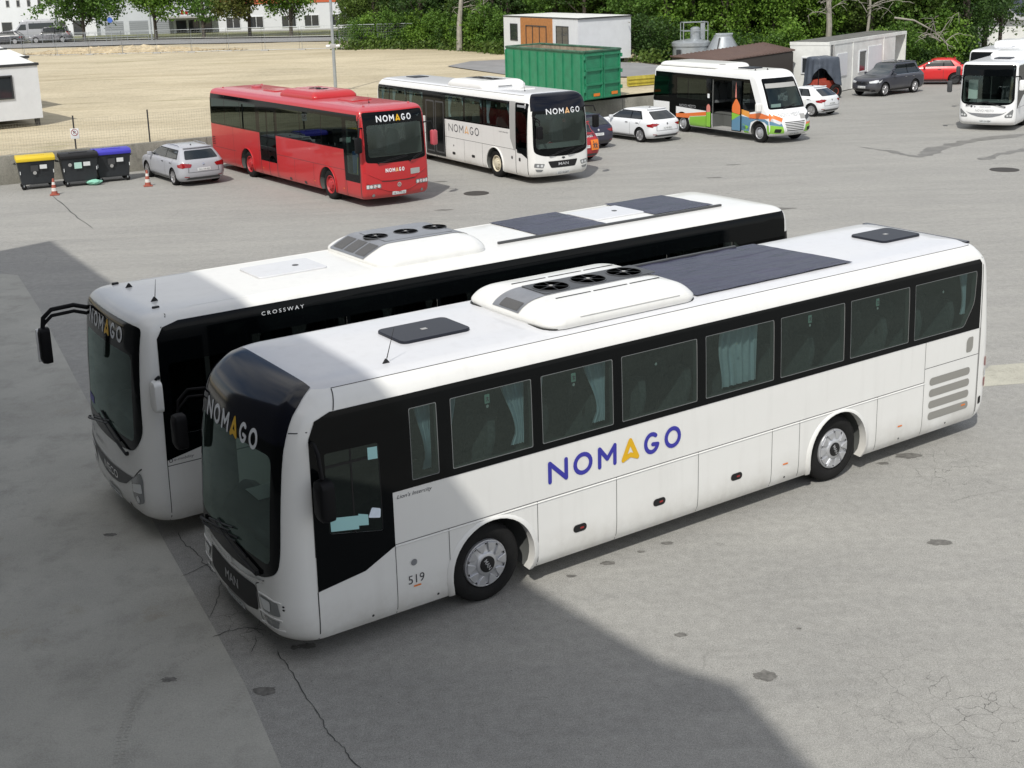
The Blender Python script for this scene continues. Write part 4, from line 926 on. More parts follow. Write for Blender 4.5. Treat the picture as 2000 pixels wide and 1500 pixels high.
    MB().prism(rrect(4.5, 6.6, -.35, .35, .04, 2), lambda x, y, z: Vector((x, y, z)), 3.437, 3.446).build('cooling_channel', M['redroof'], ac)
    for x in (5.15, 5.7): fan(ac, x, 0, 3.455, .22)
    for a, b in ((2.2, 3.3), (8.3, 9.4)): MB().prism(rrect(a, b, -.38, .38, .05, 3), lambda x, y, z: Vector((x, y, z)), 3.19, 3.235).build('roof_hatch', M['red'], r, bevel=.01, seg=1)
    MB().prism(rrect(10.6, 11.1, -.12, .12, .03, 2), lambda x, y, z: Vector((x, y, z)), 3.18, 3.28).build('roof_vent', M['redroof'], r, bevel=.02)
    fin_antenna(v, 1.4, .2, 3.195, .3, .15)
    for x in (.62, 12.2):
        for y in (-.85, .85): MB().prism(rrect(x-.05, x+.05, y-.03, y+.03, .02, 2), lambda a, b, c: Vector((a, b, c)), 3.15, 3.22).build('marker_light', M['redroof'], r, bevel=.01, seg=1)
    mirror_arm(v, [(.25, 1.15, 2.55), (.05, 1.36, 2.58), (.02, 1.42, 2.3)], (.02, 1.43, 2.05), (.14, .22, .50))
    mirror_arm(v, [(.25, -1.15, 2.55), (.05, -1.36, 2.58), (.02, -1.42, 2.3)], (.02, -1.43, 2.05), (.14, .22, .50), hcol='redroof')
    v.rp('rear_window', [rrect(-.95, .95, 1.9, 2.75, .08)], M['frit'], .005); v.rp('tail_light', [rrect(-1.15, -.95, .7, 1.3, .03)], M['redlamp'], .008); v.rp('tail_light', [rrect(.95, 1.15, .7, 1.3, .03)], M['redlamp'], .008)
    r.scale = (1.045, 1.02, 1.05)
    return v
M['redrim'] = mat('red_wheel_rim', (.42, .03, .035), .5, var=.2, vscale=9)
M['cream'] = mat('cream_wheel_trim', (.62, .57, .44), .5, var=.15, vscale=8)
def build_bus_d():
    # same maker as the nearest coach: shares its profile, with a second door amidships
    K = [tuple([z*1.005, w_, f*.8+.0, bw, rc, 12.95+(r_-12.15), rb, rr]) for z, w_, f, bw, rc, r_, rb, rr in KA]
    h = Hull(K); HW = 1.25; c, s_ = math.cos(2.07), math.sin(2.07); px, py = 2.427, 43.947
    v = Veh('bus', 'white bus with dark front cap standing between the red bus and the red van', 'bus', (px+s_*HW-c*.02, py-c*HW-s_*.02, 0), 2.07, h, 'buses parked at the back of the yard'); r = v.root
    v.arches((2.68, 9.1), .5, .60, HW); v.cut_front(rrect(-1.03, 1.03, 1.25, 2.5, .1))
    panes = [(1.62, 3.44), (3.6, 4.87), (5.02, 6.45), (8.42, 9.85), (9.97, 11.45), (11.6, 12.55)]
    for sg in (-1, 1):
        for a, b in panes: v.cut_side(sg, [(a, 1.90), (b, 1.90), (b, 2.76), (a, 2.76)])
    v.cut_side(1, rrect(.42, 1.12, 1.05, 2.6, .05))
    v.body(M['white'], cav=(.07, 1.0, 2.95), roof=M['roofwhite'], roofz=3.08)
    band = [(1.58, 2.85), (12.65, 2.86), (12.65, 1.82), (1.58, 1.86)]
    for sg in (-1, 1):
        holes = [[(a, 1.90), (b, 1.90), (b, 2.76), (a, 2.76)] for a, b in panes]
        v.sp('window_band', sg, [[band]+holes], M['frit'], grid=(.12, .12))
        for hle in holes: v.sp('side_window', sg, [hle], M['g_side' if sg > 0 else 'g_dark'], .002)
        v.seams(sg, [((1.25, 1.16), (12.6, 1.16)), ((3.6, .28), (3.6, 1.16)), ((5.0, .28), (5.0, 1.16)), ((6.45, .28), (6.45, 1.8)), ((8.3, .28), (8.3, 1.8)), ((10.2, .28), (10.2, 1.16)), ((.40, .28), (.40, 2.6)), ((.8, 3.07), (12.5, 3.07))], .012)
        for x in (2.68, 9.1):
            bus_wheel(v, x, sg, HW, .5, 'cap', rimmat=M['cream']); S1 = h.side(sg, .016)
            MB().tube([S1(x+.61*math.cos(R(a)), .5+.61*math.sin(R(a))) for a in range(-18, 199, 9)], .022, 6).build('wheel_arch', M['white'], r, sm=60)
        for x, z in ((4.3, .60), (5.85, .56)): v.sp('hatch_handle', sg, [rrect(x-.12, x+.12, z-.05, z+.05, .04)], M['plastic'], .006)
        v.sp('side_marker', sg, [circ(5.85, .86, .035, 10)], M['plastic'], .005)
        v.sp('fuel_cap', sg, [circ(1.45, .86, .06, 14)], M['satin'], .005)
    for i, (a, b) in enumerate(panes):
        curtain(v, a+.02, a+.34, 2.74, 1.92, 1, HW-.02, side_=-1)
        if i != 1: curtain(v, b-.36, b-.02, 2.74, 1.92, 1, HW-.02, side_=1)
        wz = v.sp('exit_sign', 1, [rrect((a+b)/2-.03, (a+b)/2+.03, 2.58, 2.66, .006, 1)], M['signgreen'], -.004)
    v.sp('pillar_panel', 1, [[(1.18, 1.16), (1.30, 1.12), (1.56, 1.55), (1.56, 2.86), (1.18, 2.86)]], M['grey'], .004)
    # front door: black frame, glass to sill level
    door = [(.40, 2.80), (.46, 2.84), (1.14, 2.84), (1.17, 2.80), (1.17, 1.20), (.42, .92)]
    v.sp('front_door', 1, [[door, rrect(.46, 1.10, 1.22, 2.56, .05)]], M['frit'], .006); v.sp('door_pane', 1, [rrect(.46, 1.10, 1.22, 2.56, .05)], M['g_dark'], .005)
    v.seams(1, [((.40, .28), (.40, 1.0)), ((1.19, .28), (1.19, 2.85))], .03, 'door_seal'); v.sp('door_handle', 1, [rrect(.86, .98, .78, .90, .02)], M['plastic'], .008)
    v.sp('door_badge', 1, [rrect(.5, 1.05, 2.68, 2.76, .01)], M['lettergrey'], .009)
    md = v.sp('rear_door', 1, [rrect(6.53, 8.20, .34, 2.62, .03)], M['frit'], .006)
    for a, b in ((6.60, 7.32), (7.42, 8.13)): v.sp('door_pane', 1, [rrect(a, b, .46, 2.5, .04)], M['satin'], .010, parent=md); v.sp('door_pane', 1, [rrect(a+.06, b-.06, .52, 2.44, .04)], M['frit'], .012, parent=md)
    v.seams(1, [((7.37, .20), (7.37, 2.6))], .03, 'door_seal')
    a, b = nomago(.30, 2.40, 0, 1.40, .07); v.stxt('lettering', 1, a, M['logogrey'], flip=6.22); v.stxt('lettering', 1, b, M['logopale'], flip=6.22)
    v.stxt('lettering', 1, text2d("Lion's Intercity", w=.66, h=.07, italic=.3, x=0, y=1.68), M['letterdark'], flip=2.35)
    # front
    ws = rpoly([(-1.13, 1.35), (-1.1, 1.12), (-.8, .99), (0, .95), (.8, .99), (1.1, 1.12), (1.13, 1.35), (1.10, 2.6), (-1.10, 2.6)], [.2, .1, .2, .5, .2, .1, .2, .12, .12], 4)
    v.fp('windscreen', [ws], M['g_front'], .004); v.fp('windscreen_border', [[ws, rrect(-1.03, 1.03, 1.25, 2.45, .1)]], M['frit'], .0055); v.cap('front_cap', 2.56, .66, .10, M['navy'], .009)
    a, b = nomago(.20, 1.42, 0, 2.42, .095); v.ftxt('lettering', a, M['letterwhite'], .014, yc=.60); v.ftxt('lettering', b, M['logopale'], .014, yc=.60)
    gp = v.fp('front_grille', [rpoly([(-.62, .80), (-.50, .56), (.50, .56), (.62, .80)], .05)], M['plastic'], .007); v.ftxt('lettering', text2d('MAN', w=.42, h=.10, y=.64, bold=.015), M['silver'], .013, parent=gp, yc=.21)
    v.fp('emblem', [[(-.08, .89), (0, .85), (.08, .89), (.04, .93), (-.04, .93)]], M['satin'], .01)
    for sg in (-1, 1):
        S_ = lambda P: [(sg*y, z) for y, z in P]
        hl = v.fp('headlight', [S_(rpoly([(.74, .72), (1.10, .76), (1.12, .62), (.80, .58)], .03))], M['lampdark'], .009, grid=(.05, .05)); v.fp('headlight_lens', [S_(circ(.85, .66, .05, 12)), S_(circ(.99, .67, .045, 12))], M['lamp'], .014, parent=hl, grid=(.04, .04))
        v.fp('fog_light', [S_(rpoly([(.80, .52), (1.08, .55), (1.04, .46), (.86, .45)], .02))], M['lampdark'], .008, grid=(.05, .05))
    v.fp('licence_plate', [rrect(-.26, .26, .32, .43, .01, 2)], M['plate'], .012); v.ftxt('lettering', text2d('GO 94-807', w=.44, h=.07, y=.34), M['letterdark'], .016, yc=.22)
    wiper(v, (.55, 1.0), (-.45, 1.22)); wiper(v, (-.2, 1.0), (-.98, 1.2))
    MB().prism(rpoly([(.30, 1.02), (.82, 1.02), (.80, 1.28), (.62, 1.36), (.34, 1.15)], .05), lambda x, z, y: Vector((x, y, z)), -1.1, .8).build('dashboard', M['dash'], r, bevel=.02)
    MB().prism(rpoly([(-.26, 1.3), (.26, 1.3), (.24, 2.05), (.12, 2.2), (-.12, 2.2), (-.24, 2.05)], .06), lambda y, z, t: Vector((t, y-.6, z)), 1.3, 1.45).build('driver_seat', M['seat'], r, bevel=.03)
    seat_row(v, [2.2+.9*k for k in range(11)], 1.0, HW-.04)
    ac, ah = ac_box(v, 3.9, 2.9, 1.95, 3.12, M['white'], .26)
    MB().prism(rrect(4.35, 6.45, -.3, .3, .03, 2), lambda x, y, z: Vector((x, y, z)), 3.38, 3.39).build('cooling_channel', M['satin'], ac)
    MB().add([(3.90, -.3, 3.17), (3.90, .3, 3.17), (4.02, .3, 3.28), (4.02, -.3, 3.28), (4.38, -.3, 3.392), (4.38, .3, 3.392)], [(0, 1, 2, 3), (3, 2, 5, 4)]).build('intake_grille', M['acgrey'], ac)
    for x in (4.8, 5.4, 6.0): fan(ac, x, 0, 3.40, .22)
    MB().prism(rrect(2.3, 3.2, -.34, .34, .05, 3), lambda x, y, z: Vector((x, y, z)), 3.13, 3.17).build('roof_hatch', M['white'], r, bevel=.01, seg=1)
    MB().prism(rrect(10.8, 11.7, -.34, .34, .05, 3), lambda x, y, z: Vector((x, y, z)), 3.13, 3.17).build('roof_hatch', M['hatch'], r, bevel=.01, seg=1)
    fin_antenna(v, 1.7, .5, 3.12, .45, .2)
    mirror_arm(v, [(.45, 1.17, 2.5), (.10, 1.0, 2.3), (-.12, 1.05, 2.25), (-.14, 1.06, 2.1)], (-.14, 1.06, 1.85), (.14, .22, .46), double=True)
    mirror_arm(v, [(.40, -1.17, 2.6), (.1, -1.36, 2.6), (.06, -1.42, 2.4)], (.06, -1.43, 2.05), (.14, .22, .46))
    v.rp('rear_window', [rrect(-1.0, 1.0, 1.9, 2.7, .1)], M['frit'], .004)
    r.scale = (1.035, 1.03, 1.035)
    return v
def build_bus_fg():
    # two intercity buses at the right edge, one behind the other
    HW = 1.2; L_ = 12.2; w_ = .94
    for idx, (px, py, lab) in enumerate(((22.25, 55.5, 'white town bus at the right edge of the yard, front towards the viewer'), (25.75, 63.4, 'second white bus, half hidden behind the town bus at the right edge'))):
        h = Hull([(z*.955, a*.965, f, bw, rc, rr_, rb, rq) for z, a, f, bw, rc, rr_, rb, rq in KB]); c, s_ = math.cos(w_), math.sin(w_)
        v = Veh('bus', lab, 'bus', (px+s_*HW-c*.15, py-c*HW-s_*.15, 0), w_, h, 'buses parked at the back of the yard'); r = v.root
        v.cut_front(rrect(-1.03, 1.03, 1.26, 2.6, .1)); v.arches((2.7, 8.9), .48, .58, HW)
        panes = [(1.9+1.5*k, 1.9+1.5*k+1.44) for k in range(6)]
        for sg in (-1, 1):
            for a, b in panes: v.cut_side(sg, [(a, 1.6), (b, 1.6), (b, 2.55), (a, 2.55)])
        v.body(M['white2'], cav=(.07, 1.0, 2.85), roof=M['roofwhite'], roofz=2.96)
        for sg in (-1, 1):
            hs = [[(a, 1.6), (b, 1.6), (b, 2.55), (a, 2.55)] for a, b in panes]
            v.sp('window_band', sg, [[[(.42, 2.75), (.52, 2.86), (12.0, 2.90), (12.0, 1.5), (1.5, 1.5), (.42, .95)]]+hs], M['frit'], grid=(.12, .1))
            for q in hs: v.sp('side_window', sg, [q], M['g_dark'], .002)
            v.seams(sg, [((.41, .28), (.41, .95)), ((.41, 1.0), (10, 1.05))], .012)
            for x in (2.7, 8.9): bus_wheel(v, x, sg, HW, .48, 'disc')
        ws = rpoly([(-1.13, 1.36), (-1.0, 1.18), (-.5, 1.13), (.5, 1.13), (1.0, 1.18), (1.13, 1.36), (1.10, 2.90), (-1.10, 2.90)], [.1, .15, .3, .3, .15, .1, .10, .10], 4)
        v.fp('windscreen', [ws], M['g_front'], .004); v.fp('windscreen_border', [[ws, rrect(-1.03, 1.03, 1.26, 2.42, .1)]], M['frit'], .0055)
        g = [(-.80, .80), (-.6, .70), (-.3, .62), (0, .60), (.3, .62), (.6, .70), (.80, .80), (.55, .785), (0, .775), (-.55, .785)]
        v.fp('front_grille', [g], M['acgrey'], .008); v.ftxt('lettering', text2d('IVECO', w=.55, h=.085, y=.655), M['chrome'], .013, yc=.28)
        for sg in (-1, 1):
            S_ = lambda P: [(sg*y, z) for y, z in P]
            hl = v.fp('headlight', [S_(rpoly([(.78, .68), (1.10, .98), (1.12, .90), (1.08, .60), (.80, .60)], .03))], M['lampdark'], .009, grid=(.05, .05)); v.fp('headlight_lens', [S_(circ(.90, .69, .045, 12)), S_(circ(1.02, .70, .045, 12))], M['lamp'], .014, parent=hl, grid=(.04, .04))
            v.fp('bumper_crease', [S_([(.5, .70), (.85, .86), (.85, .845), (.5, .685)])], M['grey'], .005)
        v.fp('licence_plate', [rrect(-.26, .26, .36, .50, .01, 2)], M['plate'], .014); v.ftxt('lettering', text2d(('NM UN-884', 'NM UN-215')[idx], w=.44, h=.08, y=.39), M['letterdark'], .017, yc=.22)
        v.ftxt('lettering', text2d('NOMAGO', w=.46, h=.07, y=1.03), M['lettergrey'], .006, yc=.26); v.ftxt('lettering', text2d('NOVO MESTO', w=.78, h=.10, y=.85), M['lettergrey'], .006, yc=.44)
        v.fp('front_badge', [circ(.62, 1.07, .045, 14)], M['letterdark'], .006); v.fp('front_badge', [circ(.48, 1.07, .04, 14)], M['lettergrey'], .006)
        wiper(v, (.84, 1.12), (-.1, 1.30)); wiper(v, (-.78, 1.08), (.12, 1.28))
        MB().prism(rpoly([(.30, 1.02), (.82, 1.02), (.80, 1.3), (.62, 1.36), (.34, 1.3)], .05), lambda x, z, y: Vector((x, y, z)), -1.1, .8).build('dashboard', M['dash'], r, bevel=.02)
        MB().prism(rpoly([(-.26, 1.3), (.26, 1.3), (.24, 2.05), (.12, 2.2), (-.12, 2.2), (-.24, 2.05)], .06), lambda y, z, t: Vector((t, y-.6, z)), 1.3, 1.45).build('driver_seat', M['seat'], r, bevel=.03)
        seat_row(v, [2.4+.95*k for k in range(8)], 1.0, HW-.04)
        if idx == 0:
            MB().box(.70, .71, .55, .95, 1.35, 2.2).build('timetable_sheet', M['paper'], r); MB().tube([(1.2, .1, 1.0), (1.2, .1, 2.4)], .018, 6).build('grab_rail', M['grey'], r)
        MB().prism(rrect(2.2, 3.1, -.4, .3, .05, 3), lambda x, y, z: Vector((x, y, z)), 3.02, 3.065).build('roof_hatch', M['hatch'] if not idx else M['roofwhite'], r, bevel=.01, seg=1)
        ac_box(v, 3.7, 2.6, 1.7, 3.02, M['white2'], .24)
        mirror_arm(v, [(.25, 1.12, 2.4), (.05, 1.32, 2.42), (-.12, 1.50, 2.30)], (-.14, 1.56, 1.95), (.13, .20, .52), hcol='satin', double=True)
        mirror_arm(v, [(.30, -1.12, 2.4), (.10, -1.34, 2.42), (.04, -1.42, 2.3)], (.04, -1.43, 2.05), (.13, .20, .46), hcol='white2')
        v.rp('rear_window', [rrect(-.95, .95, 1.7, 2.5, .08)], M['frit'], .005)
def build_minibus():
    """colourful small bus: steep bonnet front, open double door amidships"""
    K = [(.30, 1.02, .28, .16, .22, 8.05, .04, .14), (.40, 1.09, .10, .20, .24, 8.12, .04, .14), (.55, 1.11, .03, .22, .24, 8.15, .04, .14), (.80, 1.12, .05, .22, .22, 8.15, .04, .14), (1.05, 1.12, .15, .20, .20, 8.15, .04, .14), (1.20, 1.12, .30, .17, .18, 8.15, .04, .14), (1.30, 1.12, .46, .14, .16, 8.14, .04, .14),
         (1.5, 1.12, .58, .13, .15, 8.13, .04, .14), (2.0, 1.11, .86, .12, .14, 8.10, .04, .14), (2.4, 1.10, 1.10, .12, .13, 8.06, .04, .14), (2.56, 1.085, 1.23, .12, .14, 8.03, .04, .15), (2.64, 1.05, 1.34, .11, .15, 7.98, .04, .16), (2.70, .99, 1.50, .09, .15, 7.92, .03, .16), (2.735, .9, 1.72, .06, .14, 7.82, .02, .15), (2.75, .7, 2.1, .03, .1, 7.6, .01, .1), (2.755, .3, 2.7, 0, .05, 7.2, 0, .05)]
    K = [(z*1.045-.013, a, f+.30, bw, rc, r_+.55, rb, rq) for z, a, f, bw, rc, r_, rb, rq in K]; h = Hull(K); HW = 1.12; w_ = 2.06; c, s_ = math.cos(w_), math.sin(w_)
    fx, fy = 12.93, 53.32; nose = 1.38
    v = Veh('minibus', 'small city bus with orange, green and blue livery and its middle door open', 'minibus', (fx+s_*HW-c*nose, fy-c*HW-s_*nose, 0), w_, h, 'buses parked at the back of the yard'); r = v.root
    v.arches((1.38, 6.45), .40, .50, HW, .6)
    v.cut(MB().box(3.05, 4.35, .45, 1.5, .38, 2.42, 1))                      # the open doorway
    v.cut(MB().prism([(-.95, 1.42), (.95, 1.42), (.85, 2.38), (-.85, 2.38)], lambda y, z, q: Vector((q, y, z)), .2, 2.2, 1))
    panes = [(1.95, 2.9), (4.6, 6.0), (6.05, 6.8), (7.4, 8.5)]
    for a, b in panes: v.cut_side(1, [(a, 1.5), (b, 1.5), (b, 2.38), (a, 2.38)]); v.cut_side(-1, [(a, 1.5), (b, 1.5), (b, 2.38), (a, 2.38)])
    v.body(M['white2'], cav=(.06, .95, 2.6), roof=M['white'], roofz=2.66)
    # glazing, door side (+y)
    hole = [[(a, 1.5), (b, 1.5), (b, 2.38), (a, 2.38)] for a, b in panes]; door = [(3.05, 1.0), (4.35, 1.0), (4.35, 2.42), (3.05, 2.42)]
    v.sp('window_band', 1, [[[(1.98, 2.52), (8.58, 2.60), (8.60, 1.28), (7.35, 1.28), (7.35, .55), (6.98, .55), (6.98, 1.12), (4.72, 1.05), (4.72, .98), (2.98, .98), (2.5, 1.10), (1.42, 1.28)]]+hole+[door]], M['frit'], grid=(.12, .1))
    v.sp('window_band', -1, [[[(1.90, 2.50), (8.58, 2.60), (8.60, 1.28), (1.4, 1.28)]]+hole], M['frit'], grid=(.12, .1))
    for q in hole:
        v.sp('side_window', 1, [q], M['g_dark'], .002); v.sp('side_window', -1, [q], M['g_dark'], .002)
    # rear door (closed), front livery
    v.sp('rear_door', 1, [rrect(6.88, 7.35, .40, 2.42, .03)], M['frit'], .008)
    def livery(name, P, m, off=.004): v.sp(name, 1, [P], m, off, grid=(.1, .1))
    G, O, B_, Y = M['l_green'], M['l_orange'], M['l_blue'], M['l_amber']
    livery('livery_stripe', [(1.95, .92), (1.95, 1.12), (1.3, 1.22), (.82, 1.14), (.72, 1.04), (.9, 1.0)], O)
    livery('livery_stripe', [(2.5, 1.1), (2.5, 1.30), (1.95, 1.22), (1.95, .98)], Y)
    livery('livery_field', [(2.85, .42), (2.85, 1.05), (1.95, .98), (1.0, .98), (.78, .90), (.76, .74), (.9, .78), (1.0, .85), (1.5, .93), (1.85, .80), (1.98, .42)], B_)
    livery('livery_field', [(.84, .36), (.76, .40), (.74, .62), (.76, .74), (.86, .76), (.88, .6)], G)
    livery('livery_field', [(2.02, .34), (2.3, .34), (2.4, .70), (2.0, .62)], G)
    livery('livery_stripe', [(6.98, .80), (6.1, .86), (4.75, 1.02), (4.75, .86), (5.9, .74), (5.95, .66), (6.98, .64)], O)
    livery('livery_field', [(5.92, .34), (4.75, .34), (4.75, .84), (5.9, .72), (5.95, .55)], G)
    livery('livery_field', [(6.98, .38), (6.98, .62), (6.9, .62), (6.85, .38)], Y)
    # open leaves: two door wings folded out against the body
    for x, P, cols in ((3.0, None, 1), (4.42, None, -1)):
        pass
    def leaf(x0, x1, y):
        o = bpy.data.objects.new('door_leaf', None); COL.objects.link(o); o.parent = r; o.empty_display_size = .1
        f = MB().box(x0, x1, y, y+.035, .36, 2.44).build('door_panel', M['frit'], o, bevel=.012)
        lo = [(x0+.03, .40), (x1-.03, .40), (x1-.03, 1.02), (x0+.03, .92)]
        q = lambda P: (lambda u, z: Vector((u, y+.040, z)))
        wdt = x1-x0
        patch('livery_field', [[(x0+.03, .40), (x1-.03, .40), (x1-.03, .80), (x0+.03, 1.05)]], q(0), B_, f)
        patch('livery_field', [[(x1-.03, .80), (x0+.03, 1.05), (x1-.03, 1.12)]], lambda u, z: Vector((u, y+.041, z)), G, f)
        patch('livery_spire', [rpoly([(x0+.03, 1.06), (x1-.03, 1.13), (x1-.05, 1.42), (x0+wdt*.5, 1.75), (x0+.05, 1.45)], .10)], lambda u, z: Vector((u, y+.042, z)), O, f)
        patch('livery_spire', [[(x0+wdt*.45, 1.75), (x0+wdt*.62, 1.75), (x0+wdt*.53, 2.42)]], lambda u, z: Vector((u, y+.043, z)), M['l_rose'], f)
        return o
    leaf(2.42, 3.02, HW+.02)
    o = MB().box(4.38, 4.72, HW+.01, HW+.045, .36, 2.44).build('door_leaf', M['frit'], r, bevel=.012)
    patch('livery_field', [[(4.41, .40), (4.69, .40), (4.69, 1.0), (4.41, 1.05)]], lambda u, z: Vector((u, HW+.050, z)), G, o); patch('livery_spire', [rpoly([(4.42, 1.04), (4.68, 1.0), (4.68, 1.28), (4.55, 1.38), (4.44, 1.3)], .06)], lambda u, z: Vector((u, HW+.051, z)), M['l_rose'], o)
    patch('door_sticker', [rrect(4.48, 4.62, 1.62, 1.80, .02)], lambda u, z: Vector((u, HW+.052, z)), M['paper'], o)
    MB().box(3.05, 4.35, .5, 1.08, .385, .40).build('door_step', M['grey'], r)
    MB().tube([(3.3, .55, .5), (3.3, .55, 2.3)], .02, 6).build('grab_rail', M['plastic'], r)
    for x in (3.5,): MB().box(3.2, 3.7, .3, .42, .8, 1.4).build('inner_seat', M['seat'], r, bevel=.05)
    v.seams(1, [((1.93, .4), (1.93, 2.4)), ((7.36, .4), (7.36, 1.28)), ((6.0, 1.5), (6.0, 2.4))], .014)
    v.stxt('lettering', 1, text2d('NOVO MESTO', w=1.15, h=.12, y=1.12), M['lettergrey'], .012, flip=6.62)
    v.stxt('door_badge', 1, stroke2d([[(0, 0), (.1, .03), (.2, 0)], [(.1, .0), (.1, -.05)]], .015), M['letterwhite'], .012, flip=7.22) if False else None
    # front
    ws = rpoly([(-1.02, 1.36), (1.02, 1.36), (.92, 2.56), (-.92, 2.56)], .10, 4); fr = rpoly([(-.93, 1.44), (.93, 1.44), (.83, 2.34), (-.83, 2.34)], .08, 3)
    v.fp('windscreen', [ws], M['g_front'], .004); v.fp('windscreen_border', [[ws, fr]], M['frit'], .006)
    v.fp('sun_strip', [[(-.85, 2.18), (.85, 2.18), (.83, 2.36), (-.83, 2.36)]], M['grey'], .007)
    g = rpoly([(-.62, .92), (.62, .92), (.50, .48), (-.50, .48)], .06)
    gp = v.fp('front_grille', [g], M['white2'], .018)
    for k in range(6):
        z = .53+.065*k; yy = .46+.02*k; v.fp('grille_slot', [rrect(-yy, yy, z-.016, z+.016, .014, 2)], M['plastic'], .022, parent=gp)
    v.ftxt('lettering', text2d('NOVO MESTO', w=1.2, h=.14, y=1.08, bold=.0), M['lettergrey'], .008, yc=.74)
    v.fp('grey_sticker', [rrect(-.66, -.34, .96, 1.14, .01)], M['grey'], .010)
    for sg in (-1, 1):
        S_ = lambda P: [(sg*y, z) for y, z in P]
        v.fp('livery_stripe', [S_(rpoly([(.60, 1.02), (1.08, 1.22), (1.11, 1.12), (1.11, .92), (.72, .84)], .02))], O if sg > 0 else M['satin'], .005, grid=(.06, .05))
        v.fp('livery_field', [S_([(.55, .42), (.64, .70), (1.10, .76), (1.09, .42)])], G, .005, grid=(.06, .06))
        v.fp('livery_field', [S_([(.64, .70), (.70, .82), (1.11, .92), (1.11, .77)])], B_ if sg > 0 else O, .0055, grid=(.06, .06))
        hl = v.fp('headlight', [S_(rpoly([(.66, .86), (1.06, 1.04), (1.10, .92), (.80, .78)], .04))], M['lamp'], .014, grid=(.05, .05))
        v.fp('fog_light', [S_(rpoly([(.70, .60), (.98, .62), (1.0, .48), (.74, .46)], .04))], M['plastic'], .012, grid=(.05, .05))
    v.fp('licence_plate', [rrect(-.26, .26, .34, .45, .01, 2)], M['plate'], .022); v.ftxt('lettering', text2d('NM FR-535', w=.44, h=.07, y=.36), M['letterdark'], .026, yc=.22)
    wiper(v, (.3, 1.37), (-.5, 1.50)); MB().box(.95, 1.25, .25, .75, 1.40, 1.41).build('papers', M['paper'], r); MB().box(.98, .99, .25, .8, 1.40, 1.56).build('route_card', M['paper'], r)
    MB().prism(rpoly([(-.26, .9), (.26, .9), (.24, 1.9), (.12, 2.05), (-.12, 2.05), (-.24, 1.9)], .06), lambda y, z, t: Vector((t, y-.5, z)), 2.2, 2.35).build('driver_seat', M['seat'], r, bevel=.03)
    seat_row(v, [4.7, 5.5, 6.3, 7.1], .96, HW-.04, sides=(-1, 1))
    for x in (1.38, 6.45):
        for sg in (-1, 1): bus_wheel(v, x, sg, HW, .39, 'disc', w_=.24)
    # roof: long rear fairing with vents, hatch
    keys = [(0, .98, 0, .04, .3, 4.3, .04, .25), (.06, .97, .02, .04, .3, 4.28, .04, .25), (.13, .9, .12, .03, .25, 4.2, .03, .22), (.17, .78, .3, .02, .2, 4.08, .02, .2), (.185, .5, .6, 0, .1, 3.8, 0, .1)]
    u, _ = roof_unit(v, keys, 2.855, 4.1, 0, M['white'])
    for x in (4.25, 4.55, 5.3): MB().prism(rrect(x, x+.22, .45, .75, .02, 2), lambda a, b, c: Vector((a, b, c)), 3.0, 3.02).build('intake_grille', M['grey'], u)
    MB().prism(rrect(2.75, 3.6, -.35, .35, .05, 3), lambda x, y, z: Vector((x, y, z)), 2.865, 2.91).build('roof_hatch', M['hatch'], r, bevel=.01, seg=1)
    fin_antenna(v, 2.2, .6, 2.85); fin_antenna(v, 2.1, 0, 2.85)
    m = MB().tube([(1.45, 1.10, 1.5), (1.3, 1.28, 1.48)], .03, 6).build('mirror_arm', M['plastic'], r)
    MB().box(1.16, 1.32, 1.16, 1.40, 1.28, 1.62).build('mirror_head', M['white'], m, bevel=.05, seg=3)
    m = MB().tube([(1.45, -1.10, 1.5), (1.3, -1.28, 1.48)], .03, 6).build('mirror_arm', M['plastic'], r); MB().box(1.16, 1.32, -1.40, -1.16, 1.28, 1.62).build('mirror_head', M['white'], m, bevel=.05, seg=3)
    v.rp('tail_light', [rrect(.85, 1.05, 1.1, 1.5, .03)], M['orange'], .006); v.rp('tail_light', [rrect(-1.05, -.85, 1.1, 1.5, .03)], M['orange'], .006)
    r.scale = (1.05, 1, 1.07); r.location.x -= .17
    return v
M['l_green'] = paint('livery_green', (.22, .50, .04), dirt=.05); M['l_orange'] = paint('livery_orange', (.74, .17, .03), dirt=.05); M['l_blue'] = paint('livery_blue', (.10, .23, .35), dirt=.05)
M['l_amber'] = paint('livery_amber', (.75, .32, .05), dirt=.05); M['l_rose'] = mat('livery_rose', (.62, .22, .18), .4)
